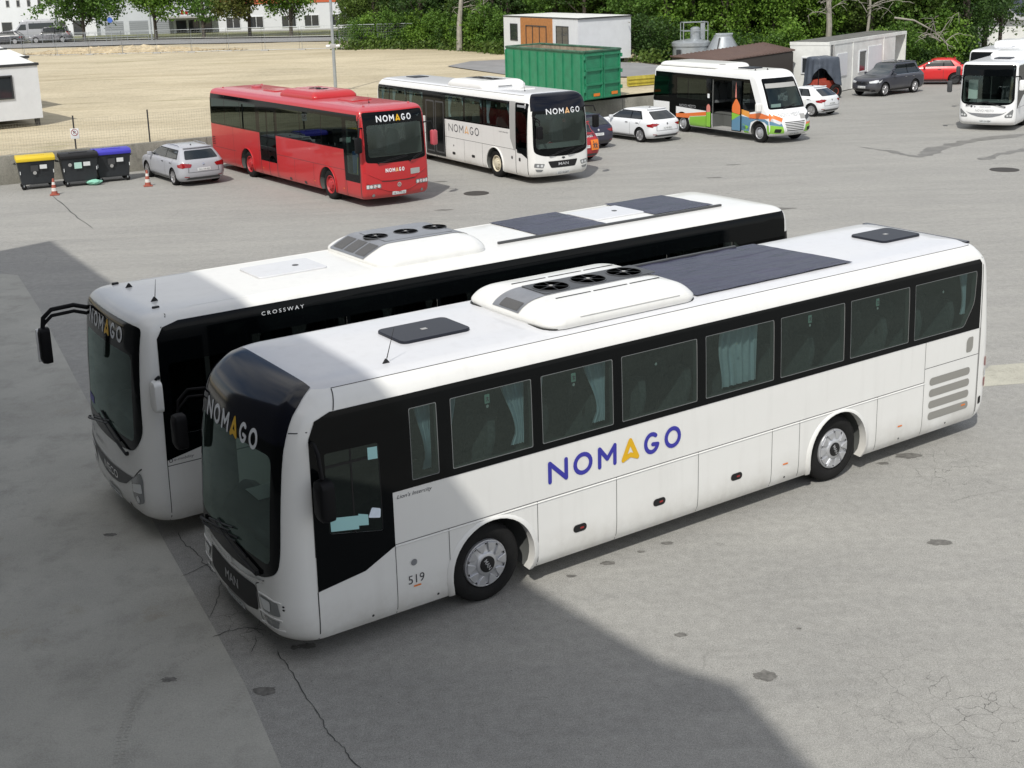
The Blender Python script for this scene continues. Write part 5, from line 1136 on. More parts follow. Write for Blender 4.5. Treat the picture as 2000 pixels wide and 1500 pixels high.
# ---------------------------------------------------------------- ground
def asphalt():
    m, t, p = newmat('worn_asphalt'); N = t.nodes.new; K = t.links.new
    tcx = N('ShaderNodeTexCoord'); P = tcx.outputs['Object']
    def noi(scale, det=6, rough=.6, vec=None, sc=None, loc=None):
        n = N('ShaderNodeTexNoise'); n.inputs['Scale'].default_value = scale; n.inputs['Detail'].default_value = det; n.inputs['Roughness'].default_value = rough
        v = vec or P
        if sc or loc:
            mp_ = N('ShaderNodeMapping'); mp_.inputs['Scale'].default_value = sc or (1,1,1); mp_.inputs['Location'].default_value = loc or (0,0,0); K(v, mp_.inputs[0]); v = mp_.outputs[0]
        K(v, n.inputs['Vector']); return n.outputs[0]
    def mr(x, a, b, c, d):
        r = N('ShaderNodeMapRange'); r.inputs[1].default_value = a; r.inputs[2].default_value = b; r.inputs[3].default_value = c; r.inputs[4].default_value = d; K(x, r.inputs[0]); return r.outputs[0]
    def mix(f, a, b, bt='MIX'):
        x = N('ShaderNodeMix'); x.data_type = 'RGBA'; x.blend_type = bt
        for i, q in ((0, f), (6, a), (7, b)):
            if isinstance(q, (int, float)): x.inputs[i].default_value = q
            elif isinstance(q, tuple): x.inputs[i].default_value = q
            else: K(q, x.inputs[i])
        return x.outputs[2]
    def mul(a, b, op='MULTIPLY'):
        x = N('ShaderNodeMath'); x.operation = op; x.use_clamp = op == 'MULTIPLY'
        for i, q in ((0, a), (1, b)):
            if isinstance(q, (int, float)): x.inputs[i].default_value = q
            else: K(q, x.inputs[i])
        return x.outputs[0]
    c = mix(mr(noi(.22, 5, .6), .35, .65, 0, 1), (.182, .178, .163, 1), (.236, .230, .210, 1))
    c = mix(mr(noi(.55, 7, .7, sc=(.35, 1.4, 1)), .44, .60, 0, .8), c, (.285, .277, .250, 1))          # pale dust streaks
    c = mix(mr(noi(.42, 8, .75, sc=(.25, 1.6, 1), loc=(5, 2, 0)), .50, .66, 0, .50), c, (.15, .148, .138, 1))
    sy = N('ShaderNodeSeparateXYZ'); K(P, sy.inputs[0]); fy = mr(sy.outputs[1], 17, 30, .12, 1)
    c = mix(mul(mr(noi(1.1, 7, .7, sc=(.14, 3.0, 1), loc=(2, 7, 0)), .52, .66, 0, .5), fy), c, (.305, .29, .255, 1))
    c = mix(mul(mr(noi(.7, 8, .75, sc=(.10, 2.6, 1), loc=(22, 1, 0)), .54, .68, 0, .45), fy), c, (.145, .141, .129, 1))
    c = mix(mr(noi(1.6, 8, .7), .55, .72, 0, .45), c, (.13, .128, .122, 1))                             # darker patches
    c = mix(mr(noi(.9, 4, .6, loc=(30, 8, 0)), .66, .70, 0, .30), c, (.12, .118, .11, 1))              # old stains
    c = mix(mr(noi(3.2, 3, .5, loc=(3, 51, 0)), .735, .755, 0, .55), c, (.09, .085, .078, 1))          # oil spots
    c = mix(mr(noi(48, 3, .75), .40, .60, 0, 1), mix(.22, c, (.05, .05, .05, 1)), mix(.24, c, (.64, .62, .56, 1)))   # aggregate
    c = mix(mr(noi(150, 2, .7), .40, .60, 0, 1), mix(.34, c, (.04, .04, .04, 1)), mix(.34, c, (.66, .66, .63, 1)))
    c = mix(mr(noi(7, 5, .7, loc=(3, 3, 0)), .35, .65, 0, 1), mix(.10, c, (.05, .05, .05, 1)), mix(.10, c, (.6, .6, .57, 1)))
    c = mix(mr(noi(26, 2, .5, loc=(8, 1, 0)), .70, .73, 0, .5), c, (.05, .05, .048, 1))
    c = mix(mr(noi(31, 2, .5, loc=(1, 8, 0)), .71, .74, 0, .5), c, (.5, .49, .45, 1))
    # crocodile cracking, strongest in one worn corner
    wn = N('ShaderNodeTexNoise'); wn.inputs['Scale'].default_value = 2.5; wn.inputs['Detail'].default_value = 4; K(P, wn.inputs['Vector'])
    wm = N('ShaderNodeMix'); wm.data_type = 'RGBA'; wm.blend_type = 'ADD'; wm.inputs[0].default_value = .35; K(P, wm.inputs[6]); K(wn.outputs[1], wm.inputs[7])
    vo = N('ShaderNodeTexVoronoi'); vo.feature = 'DISTANCE_TO_EDGE'; vo.inputs['Scale'].default_value = 3.6; K(wm.outputs[2], vo.inputs['Vector'])
    vl = N('ShaderNodeTexVoronoi'); vl.feature = 'DISTANCE_TO_EDGE'; vl.inputs['Scale'].default_value = .33; K(wm.outputs[2], vl.inputs['Vector'])
    def near(cx, cy, r0, r1):
        d = N('ShaderNodeVectorMath'); d.operation = 'DISTANCE'; K(P, d.inputs[0]); d.inputs[1].default_value = (cx, cy, 0); return mr(d.outputs['Value'], r0, r1, 1, 0)
    msk = mul(mul(near(4.7, 10.9, .25, 1.5), near(6.8, 17.2, .2, 1.3), 'MAXIMUM'), near(-2.6, 13.2, .2, 1.0), 'MAXIMUM')
    msk = mul(msk, mr(noi(1.7, 3), .35, .6, .2, 1))
    ck = mul(mr(vo.outputs[0], .004, .014, 1, 0), msk)
    ck2 = mul(mr(vl.outputs[0], .0012, .0045, 1, 0), mr(noi(.35, 2, loc=(9, 4, 0)), .56, .66, 0, .3))
    c = mix(mul(ck, ck2, 'MAXIMUM'), c, (.045, .043, .04, 1))
    K(c, p.inputs['Base Color']); p.inputs['Roughness'].default_value = .88; p.inputs['Specular IOR Level'].default_value = .3
    b = N('ShaderNodeBump'); b.inputs['Strength'].default_value = .12; b.inputs['Distance'].default_value = .008; K(noi(110, 3), b.inputs['Height']); K(b.outputs[0], p.inputs['Normal'])
    return m
def concrete_ground(name, c0, c1, stain=(.14, .13, .10), speck=60, streak=(1, 1, 1), big=.5):
    m, t, p = newmat(name); N = t.nodes.new; K = t.links.new
    tcx = N('ShaderNodeTexCoord'); P = tcx.outputs['Object']
    def noi(scale, det, sc=(1,1,1), loc=(0,0,0)):
        mp_ = N('ShaderNodeMapping'); mp_.inputs['Scale'].default_value = sc; mp_.inputs['Location'].default_value = loc; K(P, mp_.inputs[0])
        n = N('ShaderNodeTexNoise'); n.inputs['Scale'].default_value = scale; n.inputs['Detail'].default_value = det; n.inputs['Roughness'].default_value = .65; K(mp_.outputs[0], n.inputs['Vector']); return n.outputs[0]
    def mixr(x, a, b, hi, A, B):
        r = N('ShaderNodeMapRange'); r.inputs[1].default_value = a; r.inputs[2].default_value = b; r.inputs[4].default_value = hi; K(x, r.inputs[0])
        q = N('ShaderNodeMix'); q.data_type = 'RGBA'; K(r.outputs[0], q.inputs[0])
        for i, z in ((6, A), (7, B)):
            if isinstance(z, tuple): q.inputs[i].default_value = z[:3]+(1,)
            else: K(z, q.inputs[i])
        return q.outputs[2]
    c = mixr(noi(big, 7, streak), .34, .66, 1, c0, c1)
    c = mixr(noi(big*.35, 6, (1, 1, 1), (3, 3, 0)), .48, .66, .55, c, tuple(a*.78 for a in c0))
    c = mixr(noi(big*3.3, 8, streak, (4, 9, 0)), .50, .68, .55, c, tuple(a*.66 for a in c0))
    c = mixr(noi(big*1.7, 5, (1, 1, 1), (14, 3, 0)), .62, .74, .55, c, stain)
    c = mixr(noi(speck, 3), .38, .62, .20, c, tuple(a*1.5 for a in c1))
    c = mixr(noi(speck*1.7, 3, loc=(7, 7, 0)), .5, .7, .28, c, tuple(a*.35 for a in c0))
    K(c, p.inputs['Base Color']); p.inputs['Roughness'].default_value = .92; p.inputs['Specular IOR Level'].default_value = .25
    b = N('ShaderNodeBump'); b.inputs['Strength'].default_value = .4; b.inputs['Distance'].default_value = .015; K(noi(speck*.6, 4), b.inputs['Height']); K(b.outputs[0], p.inputs['Normal'])
    return m
M['asphalt'] = asphalt()
M['concrete'] = concrete_ground('stained_concrete', (.335, .33, .298), (.435, .428, .385), stain=(.25, .22, .15), big=.45)
M['field'] = concrete_ground('pale_gravel_field', (.415, .36, .25), (.53, .465, .33), stain=(.36, .305, .20), speck=5, streak=(.35, 1.5, 1), big=.22)
def field_blotches(m):
    t = m.node_tree; p = t.nodes['Principled BSDF']; N = t.nodes.new; K = t.links.new; src = p.inputs['Base Color'].links[0].from_socket
    tcx = N('ShaderNodeTexCoord')
    for sc, loc, lo, hi, amt, col in (((.09, .5, 1), (7, 3, 0), .60, .68, .6, (.20, .185, .085, 1)), ((.06, .22, 1), (1, 9, 0), .50, .66, .45, (.30, .25, .155, 1)), ((.5, 1.6, 1), (5, 5, 0), .64, .74, .4, (.25, .215, .13, 1))):
        mp_ = N('ShaderNodeMapping'); mp_.inputs['Scale'].default_value = sc; mp_.inputs['Location'].default_value = loc; K(tcx.outputs['Object'], mp_.inputs[0]); n = N('ShaderNodeTexNoise'); n.inputs['Scale'].default_value = 1; n.inputs['Detail'].default_value = 8; n.inputs['Roughness'].default_value = .68; K(mp_.outputs[0], n.inputs['Vector'])
        r = N('ShaderNodeMapRange'); r.inputs[1].default_value = lo; r.inputs[2].default_value = hi; r.inputs[4].default_value = amt; K(n.outputs[0], r.inputs[0]); q = N('ShaderNodeMix'); q.data_type = 'RGBA'; K(r.outputs[0], q.inputs[0]); K(src, q.inputs[6]); q.inputs[7].default_value = col; src = q.outputs[2]
    K(src, p.inputs['Base Color'])
field_blotches(M['field'])
M['road'] = mat('road_asphalt', (.24, .24, .24), .9, var=.2, vscale=.6)
M['soil'] = mat('forest_soil', (.05, .045, .03), .95, var=.4, vscale=1)
M['wallc'] = concrete_ground('weathered_concrete', (.17, .165, .14), (.30, .29, .25), stain=(.05, .05, .04), speck=18, streak=(1, 1, .35), big=1.3)
def sheet(name, pts, z, m, kind='structure'):
    o = MB().add([(x, y, z) for x, y in pts], [tuple(range(len(pts)))]).build(name, m, sm=0)
    return tag(o, kind=kind)
WA, WB_ = Vector((-40, 36.8)), Vector((13.2, 66.3))            # line of the retaining wall top
wd = (WB_-WA).normalized(); wn_ = Vector((-wd.y, wd.x))
def zf(y): return 1.15+.92*min(max((y-52)/55, 0), 1)
def AT(px, py, Y):
    """the point of the place seen at a pixel of the photograph, at distance Y"""
    x, y = px-CPX, py-CPY; c, s = math.cos(CR), math.sin(CR); X = c*x+s*y; U = -(-s*x+c*y)
    d = Vector((X/CF, math.cos(CP)+U/CF*math.sin(CP), -math.sin(CP)+U/CF*math.cos(CP))); return d*(Y/d.y)+Vector((0, 0, CH))
def GP(px, py, z=0.):
    a = AT(px, py, 1.0)-Vector((0, 0, CH)); return a*((z-CH)/a.z)+Vector((0, 0, CH))
def build_ground():
    tag(MB().add([(-400, -200, 0), (400, -200, 0), (400, 500, 0), (-400, 500, 0)], [(0, 1, 2, 3)]).build('yard_ground', M['asphalt'], sm=0), kind='structure')
    sheet('concrete_apron', [(-40, 32.6), (-12.75, 32.51), (-12.2, 32.3), (-10.44, 28.69), (-7.7, 22.73), (-5.42, 17.84), (-4.17, 15.18), (-3.14, 13.03), (-2.57, 11.81), (-1.98, 10.36), (-.4, 7), (-.4, -4), (-40, -4)], .004, M['concrete'])
    # lighter repaired strip right of the nearest coach
    M['pale'] = concrete_ground('pale_repair_strip', (.34, .33, .28), (.44, .43, .36), speck=30, big=1)
    sheet('repair_strip', [(8.6, 20.55), (14.0, 21.2), (20.0, 22.0), (20, 23.2), (14, 22.3), (9.6, 21.75)], .004, M['pale'])
    # raised field with rows up to the woods
    nx, ny = 90, 60; vs = []
    for j in range(ny+1):
        d = 420*(j/ny)**2.2
        for i in range(nx+1):
            s_ = -160+ (230)*i/nx
            base = WA+wd*(s_+50)
            q = base+Vector((0, 1))*d*1.0+wn_*.12
            z = zf(q.y)-.03+(.05*noise.noise(Vector((q.x*.15, q.y*.15, 0))) if j else 0)+(.03*noise.noise(Vector((q.x*.8, q.y*.8, 3))) if j > 1 else 0)
            if q.x > 13.0:                                   # the yard runs on behind the minibus
                k = min(1, (q.x-13.0)/2.5); kk = max(0, min(1, (q.y-92-(q.x-13)*.8)/6)); z = z*(1-k)+(-.12*(1-kk)+z*kk)*k
            vs.append((q.x, q.y, z))
    fs = [(j*(nx+1)+i, j*(nx+1)+i+1, (j+1)*(nx+1)+i+1, (j+1)*(nx+1)+i) for j in range(ny) for i in range(nx)]
    tag(MB().add(vs, fs).build('gravel_field', M['field'], sm=60), kind='structure')
build_ground()
def build_wall():
    a, b = WA, WB_; n = wn_*.26
    mb = MB(); q = [a, b, b+n, a+n]
    mb.add([(p.x, p.y, 0) for p in q]+[(p.x, p.y, 1.15) for p in q], [(0, 3, 2, 1), (4, 5, 6, 7), (0, 1, 5, 4), (1, 2, 6, 5), (2, 3, 7, 6), (3, 0, 4, 7)])
    o = mb.build('retaining_wall', M['wallc'], bevel=.02); 
    for k in range(14):
        p = WA+wd*(2.2+4.4*k)-wn_*.002; q = p+wd*.02; MB().add([(p.x, p.y, .02), (q.x, q.y, .02), (q.x, q.y, 1.14), (p.x, p.y, 1.14)], [(0, 1, 2, 3)]).build('wall_joint', M['seam'], o, sm=0)
    tag(o, 'long grey weathered concrete retaining wall below the gravel field', 'wall')
build_wall()
def build_shadow_building():
    """the depot the picture is taken from: stands left of and behind the camera, above all it throws the big shade"""
    Hb = 17.0; S2 = SUN_S.xy
    edge = [(-13.89, 35.62), (-12.79, 36.91), (-9.02, 30.53), (.69, 13.75), (1.93, 12.03), (2.65, 11.49), (3.06, 10.08), (3.5, 8.4)]
    top = [(x-S2.x*Hb, y-S2.y*Hb) for x, y in edge]
    pts = top+[(-1.4, -9), (-30, -9), (-24, 22)]
    pts[7] = (-1.2, -6)
    mb = MB(); n = len(pts); print('bld', [(round(a, 1), round(b, 1)) for a, b in pts])
    mb.add([(x, y, 0) for x, y in pts]+[(x, y, Hb) for x, y in pts], [(i, (i+1)%n, n+(i+1)%n, n+i) for i in range(n)]+[list(range(n))[::-1], list(range(n, 2*n))])
    o = mb.build('depot_building', mat('grey_render_wall', (.10, .10, .095), .85, var=.15, vscale=1), sm=0)
    tag(o, 'tall grey depot building beside the viewpoint casting the large shade', 'building')
build_shadow_building()
# ---------------------------------------------------------------- cars
M['cglass'] = mat('dark_car_glass', (.018, .022, .023), .05, coat=.5)
M['cglass2'] = mat('car_screen_glass', (.05, .06, .065), .05, coat=.5)
def car(label, col, loc, rz, L_=4.4, W=1.8, H=1.48, kind='hatch', wb=2.65, plate='LJ 421-KM', name='parked_car', rim='alloy', cat='car', group='cars parked in the yard', bright=None, three=False):
    hw = W/2; bh = .98 if kind != 'suv' else 1.06; hd = .88 if kind != 'suv' else 1.0; zb = .20 if kind != 'suv' else .26
    cow = 1.15; rf = {'hatch': 2.05, 'estate': 2.15, 'suv': 2.0, 'mpv': 1.75}[kind]; rr0 = {'hatch': .62, 'estate': .42, 'suv': .5, 'mpv': .35}[kind]; tz = H-.07
    K = [(zb, hw-.10, .22, .14, .30, L_-.20, .08, .26), (zb+.12, hw-.02, .06, .17, .33, L_-.05, .09, .28), (.50, hw, .0, .18, .34, L_, .10, .28), (.66, hw, .03, .17, .32, L_-.01, .10, .26), (hd-.10, hw-.005, .14, .15, .28, L_-.03, .10, .24), (hd, hw-.02, .42, .12, .22, L_-.06, .09, .22),
         (bh-.03, hw-.045, cow-.22, .08, .14, L_-.09, .09, .2), (bh+.01, hw-.075, cow, .08, .12, L_-.12, .09, .18), (bh+.15, hw-.13, cow+(rf-cow)*.34, .09, .10, L_-.12-rr0*.32, .08, .16), (bh+.30, hw-.20, cow+(rf-cow)*.70, .08, .10, L_-.12-rr0*.68, .08, .15), (tz, hw-.26, rf, .07, .11, L_-.12-rr0, .07, .14),
         (H-.03, hw-.32, rf+.17, .05, .11, L_-.12-rr0-.08, .06, .13), (H-.008, hw-.42, rf+.42, .02, .1, L_-.12-rr0-.28, .03, .1), (H, hw*.35, rf+.8, 0, .05, L_-.12-rr0-.6, 0, .05)]
    h = Hull(K); v = Veh(name, label, cat, loc, rz, h, group); r = v.root; r0 = .325 if kind != 'suv' else .365
    xf_, xr_ = .86*L_/4.4, 0; xr_ = xf_+wb
    v.arches((xf_, xr_), r0, r0+.055, hw, .28); v.body(col, dark='plastic')
    def xa(z): q = h.at(z); return q[1]+q[2]+q[3]
    def xb(z): q = h.at(z); return q[4]-q[5]-q[6]
    z0, z1 = bh+.045, tz-.05; mid = (xa(z0)+xb(z0))/2+.12
    for sg in (-1, 1):
        gw = [(xa(z0)+.12, z0), (mid-.03, z0), (mid-.03, z1), (xa(z1)+.04, z1), (xa((z0+z1)/2)+.06, (z0+z1)/2)]
        bk = xb(z1)-.08 if kind in ('estate', 'mpv') else xb(z1)-.18; lo = xb(z0)-.28 if kind in ('estate', 'mpv', 'suv') else xb(z0)-.42
        gb = [(mid+.03, z0), (lo, z0+.03), (bk, z1-.03), (mid+.03, z1)]
        tr = [(xa(z0)+.03, z0-.02), (lo+.08, z0), (bk+.05, z1+.02), (xa(z1)-.02, z1+.025)]
        v.sp('window_trim', sg, [rpoly(tr, .03, 3)], M['frit'], .004, grid=(.10, .06))
        for P in (gw, gb): v.sp('side_window', sg, [rpoly(P, .03, 3)], M['cglass'], .007, grid=(.10, .06))
        if kind in ('suv', 'estate'): v.sp('chrome_trim', sg, [[(xa(z0)+.1, z0-.035), (lo+.06, z0-.02), (lo+.06, z0-.005), (xa(z0)+.1, z0-.018)]], M['chrome'], .009, grid=(.2, .05))
        lines = [((xf_+r0+.18, zb+.12), (xf_+r0+.16, bh-.02)), ((mid, zb+.10), (mid, bh)), ((xf_+r0+.18, zb+.13), (xr_-r0-.12, zb+.13))]
        if not three: lines.append(((xr_-r0*.2, .78), (xr_+.02, bh)))
        v.seams(sg, lines, .012)
        for x in (mid-.22, ) if three else (mid-.22, xr_-.18): v.sp('door_handle', sg, [rrect(x-.09, x+.09, bh-.14, bh-.11, .013, 2)], M['plastic'] if kind != 'suv' else M['chrome'], .016)
        v.sp('sill', sg, [[(xf_+r0+.08, zb+.02), (xr_-r0-.08, zb+.02), (xr_-r0-.06, zb+.10), (xf_+r0+.06, zb+.10)]], M['plastic'] if kind == 'suv' else M['satin'], .004, grid=(.2, .05))
        for x in (xf_, xr_):
            o = bpy.data.objects.new('wheel', None); COL.objects.link(o); o.parent = r; o.location = (x, sg*(hw-.12), r0); o.empty_display_size = .2
            if sg < 0: o.rotation_euler = (0, 0, math.pi)
            key = ('ctyre', r0)
            if key not in _cache: _cache[key] = wheel_mesh_tyre(r0, .21, r0*.68).mesh([M['rubber']], sm=50)
            link('tyre', _cache[key], o); key = ('crim', r0, rim)
            if key not in _cache:
                mb = MB(); ri = r0*.68; mb.lathe([(ri, .02), (ri*1.03, .105), (ri*.94, .11), (ri*.88, .06)], 30, 1).lathe([(ri*.9, .05), (ri*.88, -.02), (.001, -.02)], 30, 0)
                for k in range(5 if rim != 'dark' else 7):
                    a = 2*math.pi*k/(5 if rim != 'dark' else 7); n = 2
                    for da in (-.20, .20):
                        P = [(ri*.18*math.cos(a-.3), ri*.18*math.sin(a-.3)), (ri*.95*math.cos(a+da-.09), ri*.95*math.sin(a+da-.09)), (ri*.95*math.cos(a+da+.09), ri*.95*math.sin(a+da+.09)), (ri*.18*math.cos(a+.3), ri*.18*math.sin(a+.3))]
                        mb.prism(P, lambda p, q, c: Vector((p, c, q)), .06, .095, 1)
                mb.lathe([(ri*.26, .05), (ri*.26, .10), (.001, .105)], 14, 1)
                _cache[key] = mb.mesh([M['plastic'], M['alloy'] if rim == 'alloy' else M['satin']], sm=30)
            link('rim', _cache[key], o)
        mm = MB().tube([h.side(sg, 0)(xa(bh+.05)+.16, bh+.05), h.side(sg, .12)(xa(bh+.05)+.16, bh+.07)], .02, 6).build('mirror_arm', M['plastic'], r)
        y = sg*(hw+.05); x = xa(bh+.05)+.15
        MB().box(x-.05, x+.07, y-.10, y+.08, bh+.0, bh+.14).build('mirror_head', col, mm, bevel=.035, seg=3)
    # screens
    q0, q1 = bh+.04, tz-.03
    ws = [(-h.at(q0)[0]+.11, q0), (h.at(q0)[0]-.11, q0), (h.at(q1)[0]-.10, q1), (-h.at(q1)[0]+.10, q1)]
    v.fp('windscreen', [rpoly(ws, .05, 3)], bright or M['cglass2'], .006, grid=(.1, .06))
    q0 = bh+.05; rw = [(-h.at(q0)[0]+.16, q0), (h.at(q0)[0]-.16, q0), (h.at(q1)[0]-.12, q1-.02), (-h.at(q1)[0]+.12, q1-.02)]
    v.rp('rear_window', [rpoly(rw, .06, 3)], M['cglass'], .006, grid=(.1, .06))
    S = h.rear(.02); v_sp = MB().tube([h.rear(.05)(y, tz+.005) for y in np.linspace(-hw+.36, hw-.36, 9)], .028, 6).build('roof_spoiler', col, r, sm=60)
    # rear
    for sg in (-1, 1):
        P = {'hatch': [(.44, .84), (.80, .89), (.86, .80), (.84, .74), (.62, .75)], 'estate': [(.44, .86), (.80, .92), (.88, .84), (.86, .74), (.50, .74)], 'suv': [(.42, .96), (.80, .99), (.88, .92), (.86, .80), (.50, .80)], 'mpv': [(.66, 1.2), (.80, 1.2), (.86, .82), (.68, .80)]}[kind]
        v.rp('tail_light', [rpoly([(sg*a*hw/.9, z) for a, z in P], .03, 3)], M['redlamp'], .010, grid=(.05, .05))
        zt = P[0][1]; v.sp('tail_light', sg, [rpoly([(L_-.42, zt-.02), (L_-.13, zt+.03), (L_-.11, zt-.14), (L_-.36, zt-.10)], .03, 3)], M['redlamp'], .010, grid=(.05, .05))
        v.rp('rear_reflector', [[(sg*.58, .36), (sg*.76, .38), (sg*.76, .41), (sg*.58, .39)]], M['redlamp'], .006)
        v.fp('headlight', [rpoly([(sg*a*hw/.9, z+hd-.9) for a, z in ((.40, .70), (.84, .80), (.86, .70), (.80, .64), (.46, .62))], .03, 3)], M['lamp'], .010, grid=(.05, .05))
        v.sp('headlight', sg, [rpoly([(.34, hd-.20), (.66, hd-.08), (.55, hd-.20), (.38, hd-.27)], .02, 3)], M['lamp'], .008, grid=(.05, .05))
        v.fp('fog_light', [rpoly([(sg*.50, .32), (sg*.76, .38), (sg*.76, .30), (sg*.54, .26)], .02, 3)], M['plastic'], .006)
    v.rp('licence_plate', [rrect(-.26, .26, .60, .71, .01, 2)], M['plate'], .012); v.rtxt('lettering', text2d(plate, w=.44, h=.07, x=0, y=.62), M['letterdark'], .016, yc=-.22)
    v.rp('emblem', [circ(0, .84, .045, 16)], M['chrome'], .012); v.rp('lower_bumper', [rpoly([(-.70, .27), (.70, .27), (.62, .36), (-.62, .36)], .03)], M['satin'], .006)
    v.rp('tailgate_gap', [[(-.62, .56), (.62, .56), (.62, .548), (-.62, .548)], [(-.62, .56), (-.60, .56), (-.56, .9), (-.58, .9)], [(.62, .56), (.60, .56), (.56, .9), (.58, .9)]], M['seam'], .004)
    g = v.fp('front_grille', [rpoly([(-.44, hd-.20), (.44, hd-.20), (.40, hd-.36), (-.40, hd-.36)], .04, 3)], M['plastic'], .008)
    for k in range(3): v.fp('grille_bar', [rrect(-.40, .40, hd-.245-.04*k, hd-.237-.04*k, .003, 1)], M['chrome'], .013, parent=g)
    v.fp('emblem', [circ(0, hd-.27, .055, 16)], M['chrome'], .018, parent=g)
    v.fp('lower_intake', [rpoly([(-.52, zb+.16), (.52, zb+.16), (.44, zb+.05), (-.44, zb+.05)], .03, 3)], M['plastic'], .006)
    v.fp('licence_plate', [rrect(-.26, .26, zb+.20, zb+.31, .01, 2)], M['plate'], .014); v.ftxt('lettering', text2d(plate, w=.44, h=.07, x=0, y=zb+.22), M['letterdark'], .02, yc=.22)
    if kind in ('suv', 'estate'):
        for sg in (-1, 1): MB().tube([(rf+.35, sg*(hw-.36), H-.01), (rf+.42, sg*(hw-.36), H+.03), (L_-1.1, sg*(hw-.36), H+.03), (L_-1.0, sg*(hw-.36), H-.01)], .014, 6).build('roof_rail', M['chrome'], r)
    MB().prism([(-.07, 0), (.07, 0), (.05, .05)], lambda a, b, c: Vector((L_-1.25+a, c, H-.004+b)), -.012, .012).build('antenna', M['plastic'], r)
    return v
def place_car(px, py, wheel_x, sg, hw, w_):
    """origin so that the wheel at wheel_x on side sg stands at ground point (px,py)"""
    c, s_ = math.cos(w_), math.sin(w_); return (px-c*wheel_x+s_*sg*hw, py-s_*wheel_x-c*sg*hw, 0)
def build_cars():
    C_ = {}
    C_['silver'] = paint('silver_metallic', (.36, .37, .40), rough=.3, dirt=.05); C_['wh'] = paint('car_white', (.72, .74, .76), dirt=.05); C_['navy'] = paint('midnight_blue', (.015, .016, .04), dirt=.05)
    C_['rd'] = paint('signal_red', (.56, .012, .014), dirt=.04, dcol=(.3, .1, .1)); C_['dk'] = paint('graphite_metallic', (.040, .043, .056), rough=.2, dirt=.06); C_['crim'] = paint('crimson', (.38, .015, .02), dirt=.05, dcol=(.3, .1, .1)); C_['gr'] = paint('grey_metallic', (.16, .16, .18), dirt=.05)
    P = place_car
    car('silver estate car parked beside the dark waste bins, tail towards the viewer', C_['silver'], P(-11.35, 47.1, .94+2.9, -1, .9, -.99), -.99, L_=4.85, W=1.84, H=1.46, kind='estate', wb=2.9, plate='DXU OW-624')
    car('white hatchback behind the white bus, next to the retaining wall', C_['wh'], P(7.77, 54.9, .85+2.65, -1, .88, -1.0), -1.0, L_=4.4, W=1.8, H=1.47, kind='hatch', wb=2.65, plate='LJ 58-EJA')
    car('dark blue car mostly hidden behind the white bus', C_['navy'], P(6.16, 54.2, .85+2.6, 1, .88, -1.10), -1.10, L_=4.3, W=1.8, H=1.45, kind='hatch', wb=2.6, plate='LJ 03-DLK')
    car('white hatchback behind the small city bus, tail towards the viewer', C_['wh'], P(17.54, 62.4, .80+2.54, -1, .87, -.88), -.88, L_=4.0, W=1.76, H=1.47, kind='hatch', wb=2.54, plate='NM 73-BOL')
    car('dark grey off-road car parked in front of the white cabin', C_['dk'], P(24.2, 71.2, .88, -1, .92, .60), .60, L_=4.65, W=1.9, H=1.70, kind='suv', wb=2.68, plate='NM 12-ESI', bright=M['cglass2']).root.scale = (1.03, 1.0, 1.08)
    car('bright red three-door car behind the dark grey off-road car', C_['rd'], P(30.2, 77.0, .80+2.47, -1, .86, -.33), -.33, L_=4.0, W=1.72, H=1.46, kind='hatch', wb=2.47, rim='dark', three=True).root.scale = (1.1, 1.08, 1.1)
    v = car('crimson car with orange school sign behind the front of the white bus', C_['crim'], P(5.05, 50.3, .80+2.6, 1, .88, -1.02), -1.02, L_=4.3, W=1.8, H=1.62, kind='mpv', wb=2.6, plate='LJ HN-771')
    sgn = v.rp('school_sign', [rrect(.30, .70, .50, .90, .02, 2)], M['orange'], .03)
    vf = stroke2d([[(.42, 1.02), (.46, 1.16), (.44, 1.24)], [(.46, 1.16), (.50, 1.02)], [(.40, 1.16), (.52, 1.18)], [(.55, 1.02), (.58, 1.12), (.57, 1.19)], [(.58, 1.12), (.62, 1.02)], [(.53, 1.14), (.63, 1.15)], [(.44, 1.27), (.441, 1.275)], [(.572, 1.215), (.573, 1.22)]], .018)
    vf = ([(q[0], q[1]-.44, q[2]) for q in vf[0]], vf[1]); v.rtxt('sign_figures', vf, M['letterdark'], .034, parent=sgn); v.rtxt('lettering', text2d('NOMAGO', w=.6, h=.08, x=-.1, y=1.0), M['letterwhite'], .012)
    far = [('grey people carrier on the far street beside the white building', C_['gr'], 95, 79.5, 142, .12, dict(L_=4.8, W=1.85, H=1.75, kind='mpv', wb=2.9)),
           ('dark car at the far left edge of the street', C_['dk'], 8, 84.5, 141, .12, dict(L_=4.4, H=1.5, kind='hatch')),
           ('small white car between the dark car and the van on the far street', C_['wh'], 26, 84, 146, .12, dict(L_=4.0, H=1.5, kind='hatch', wb=2.5))]
    for lab, m, px, py, Y, a, kw in far:
        p = AT(px, py, Y); car(lab, m, (p.x-2.2, p.y, 2.1), a, group='vehicles on the far street', **kw)
    # pale delivery van behind them
    p = AT(66, 79, 146); K = [(.3, .95, .2, .1, .2, 5.7, .04, .12), (.5, 1.0, .05, .12, .25, 5.8, .04, .12), (.9, 1.0, .05, .12, .25, 5.82, .04, .12), (1.15, .99, .35, .1, .2, 5.82, .04, .12), (1.3, .98, .85, .1, .15, 5.82, .04, .12), (1.9, .94, 1.4, .08, .12, 5.8, .04, .12), (2.35, .88, 1.75, .06, .12, 5.76, .04, .12), (2.5, .78, 2.1, .03, .12, 5.6, .03, .12), (2.54, .3, 2.8, 0, .05, 5.0, 0, .05)]
    v = Veh('delivery_van', 'pale silver van standing behind the grey people carrier', 'van', (p.x-2.9, p.y, 2.15), .12, Hull(K), 'vehicles on the far street')
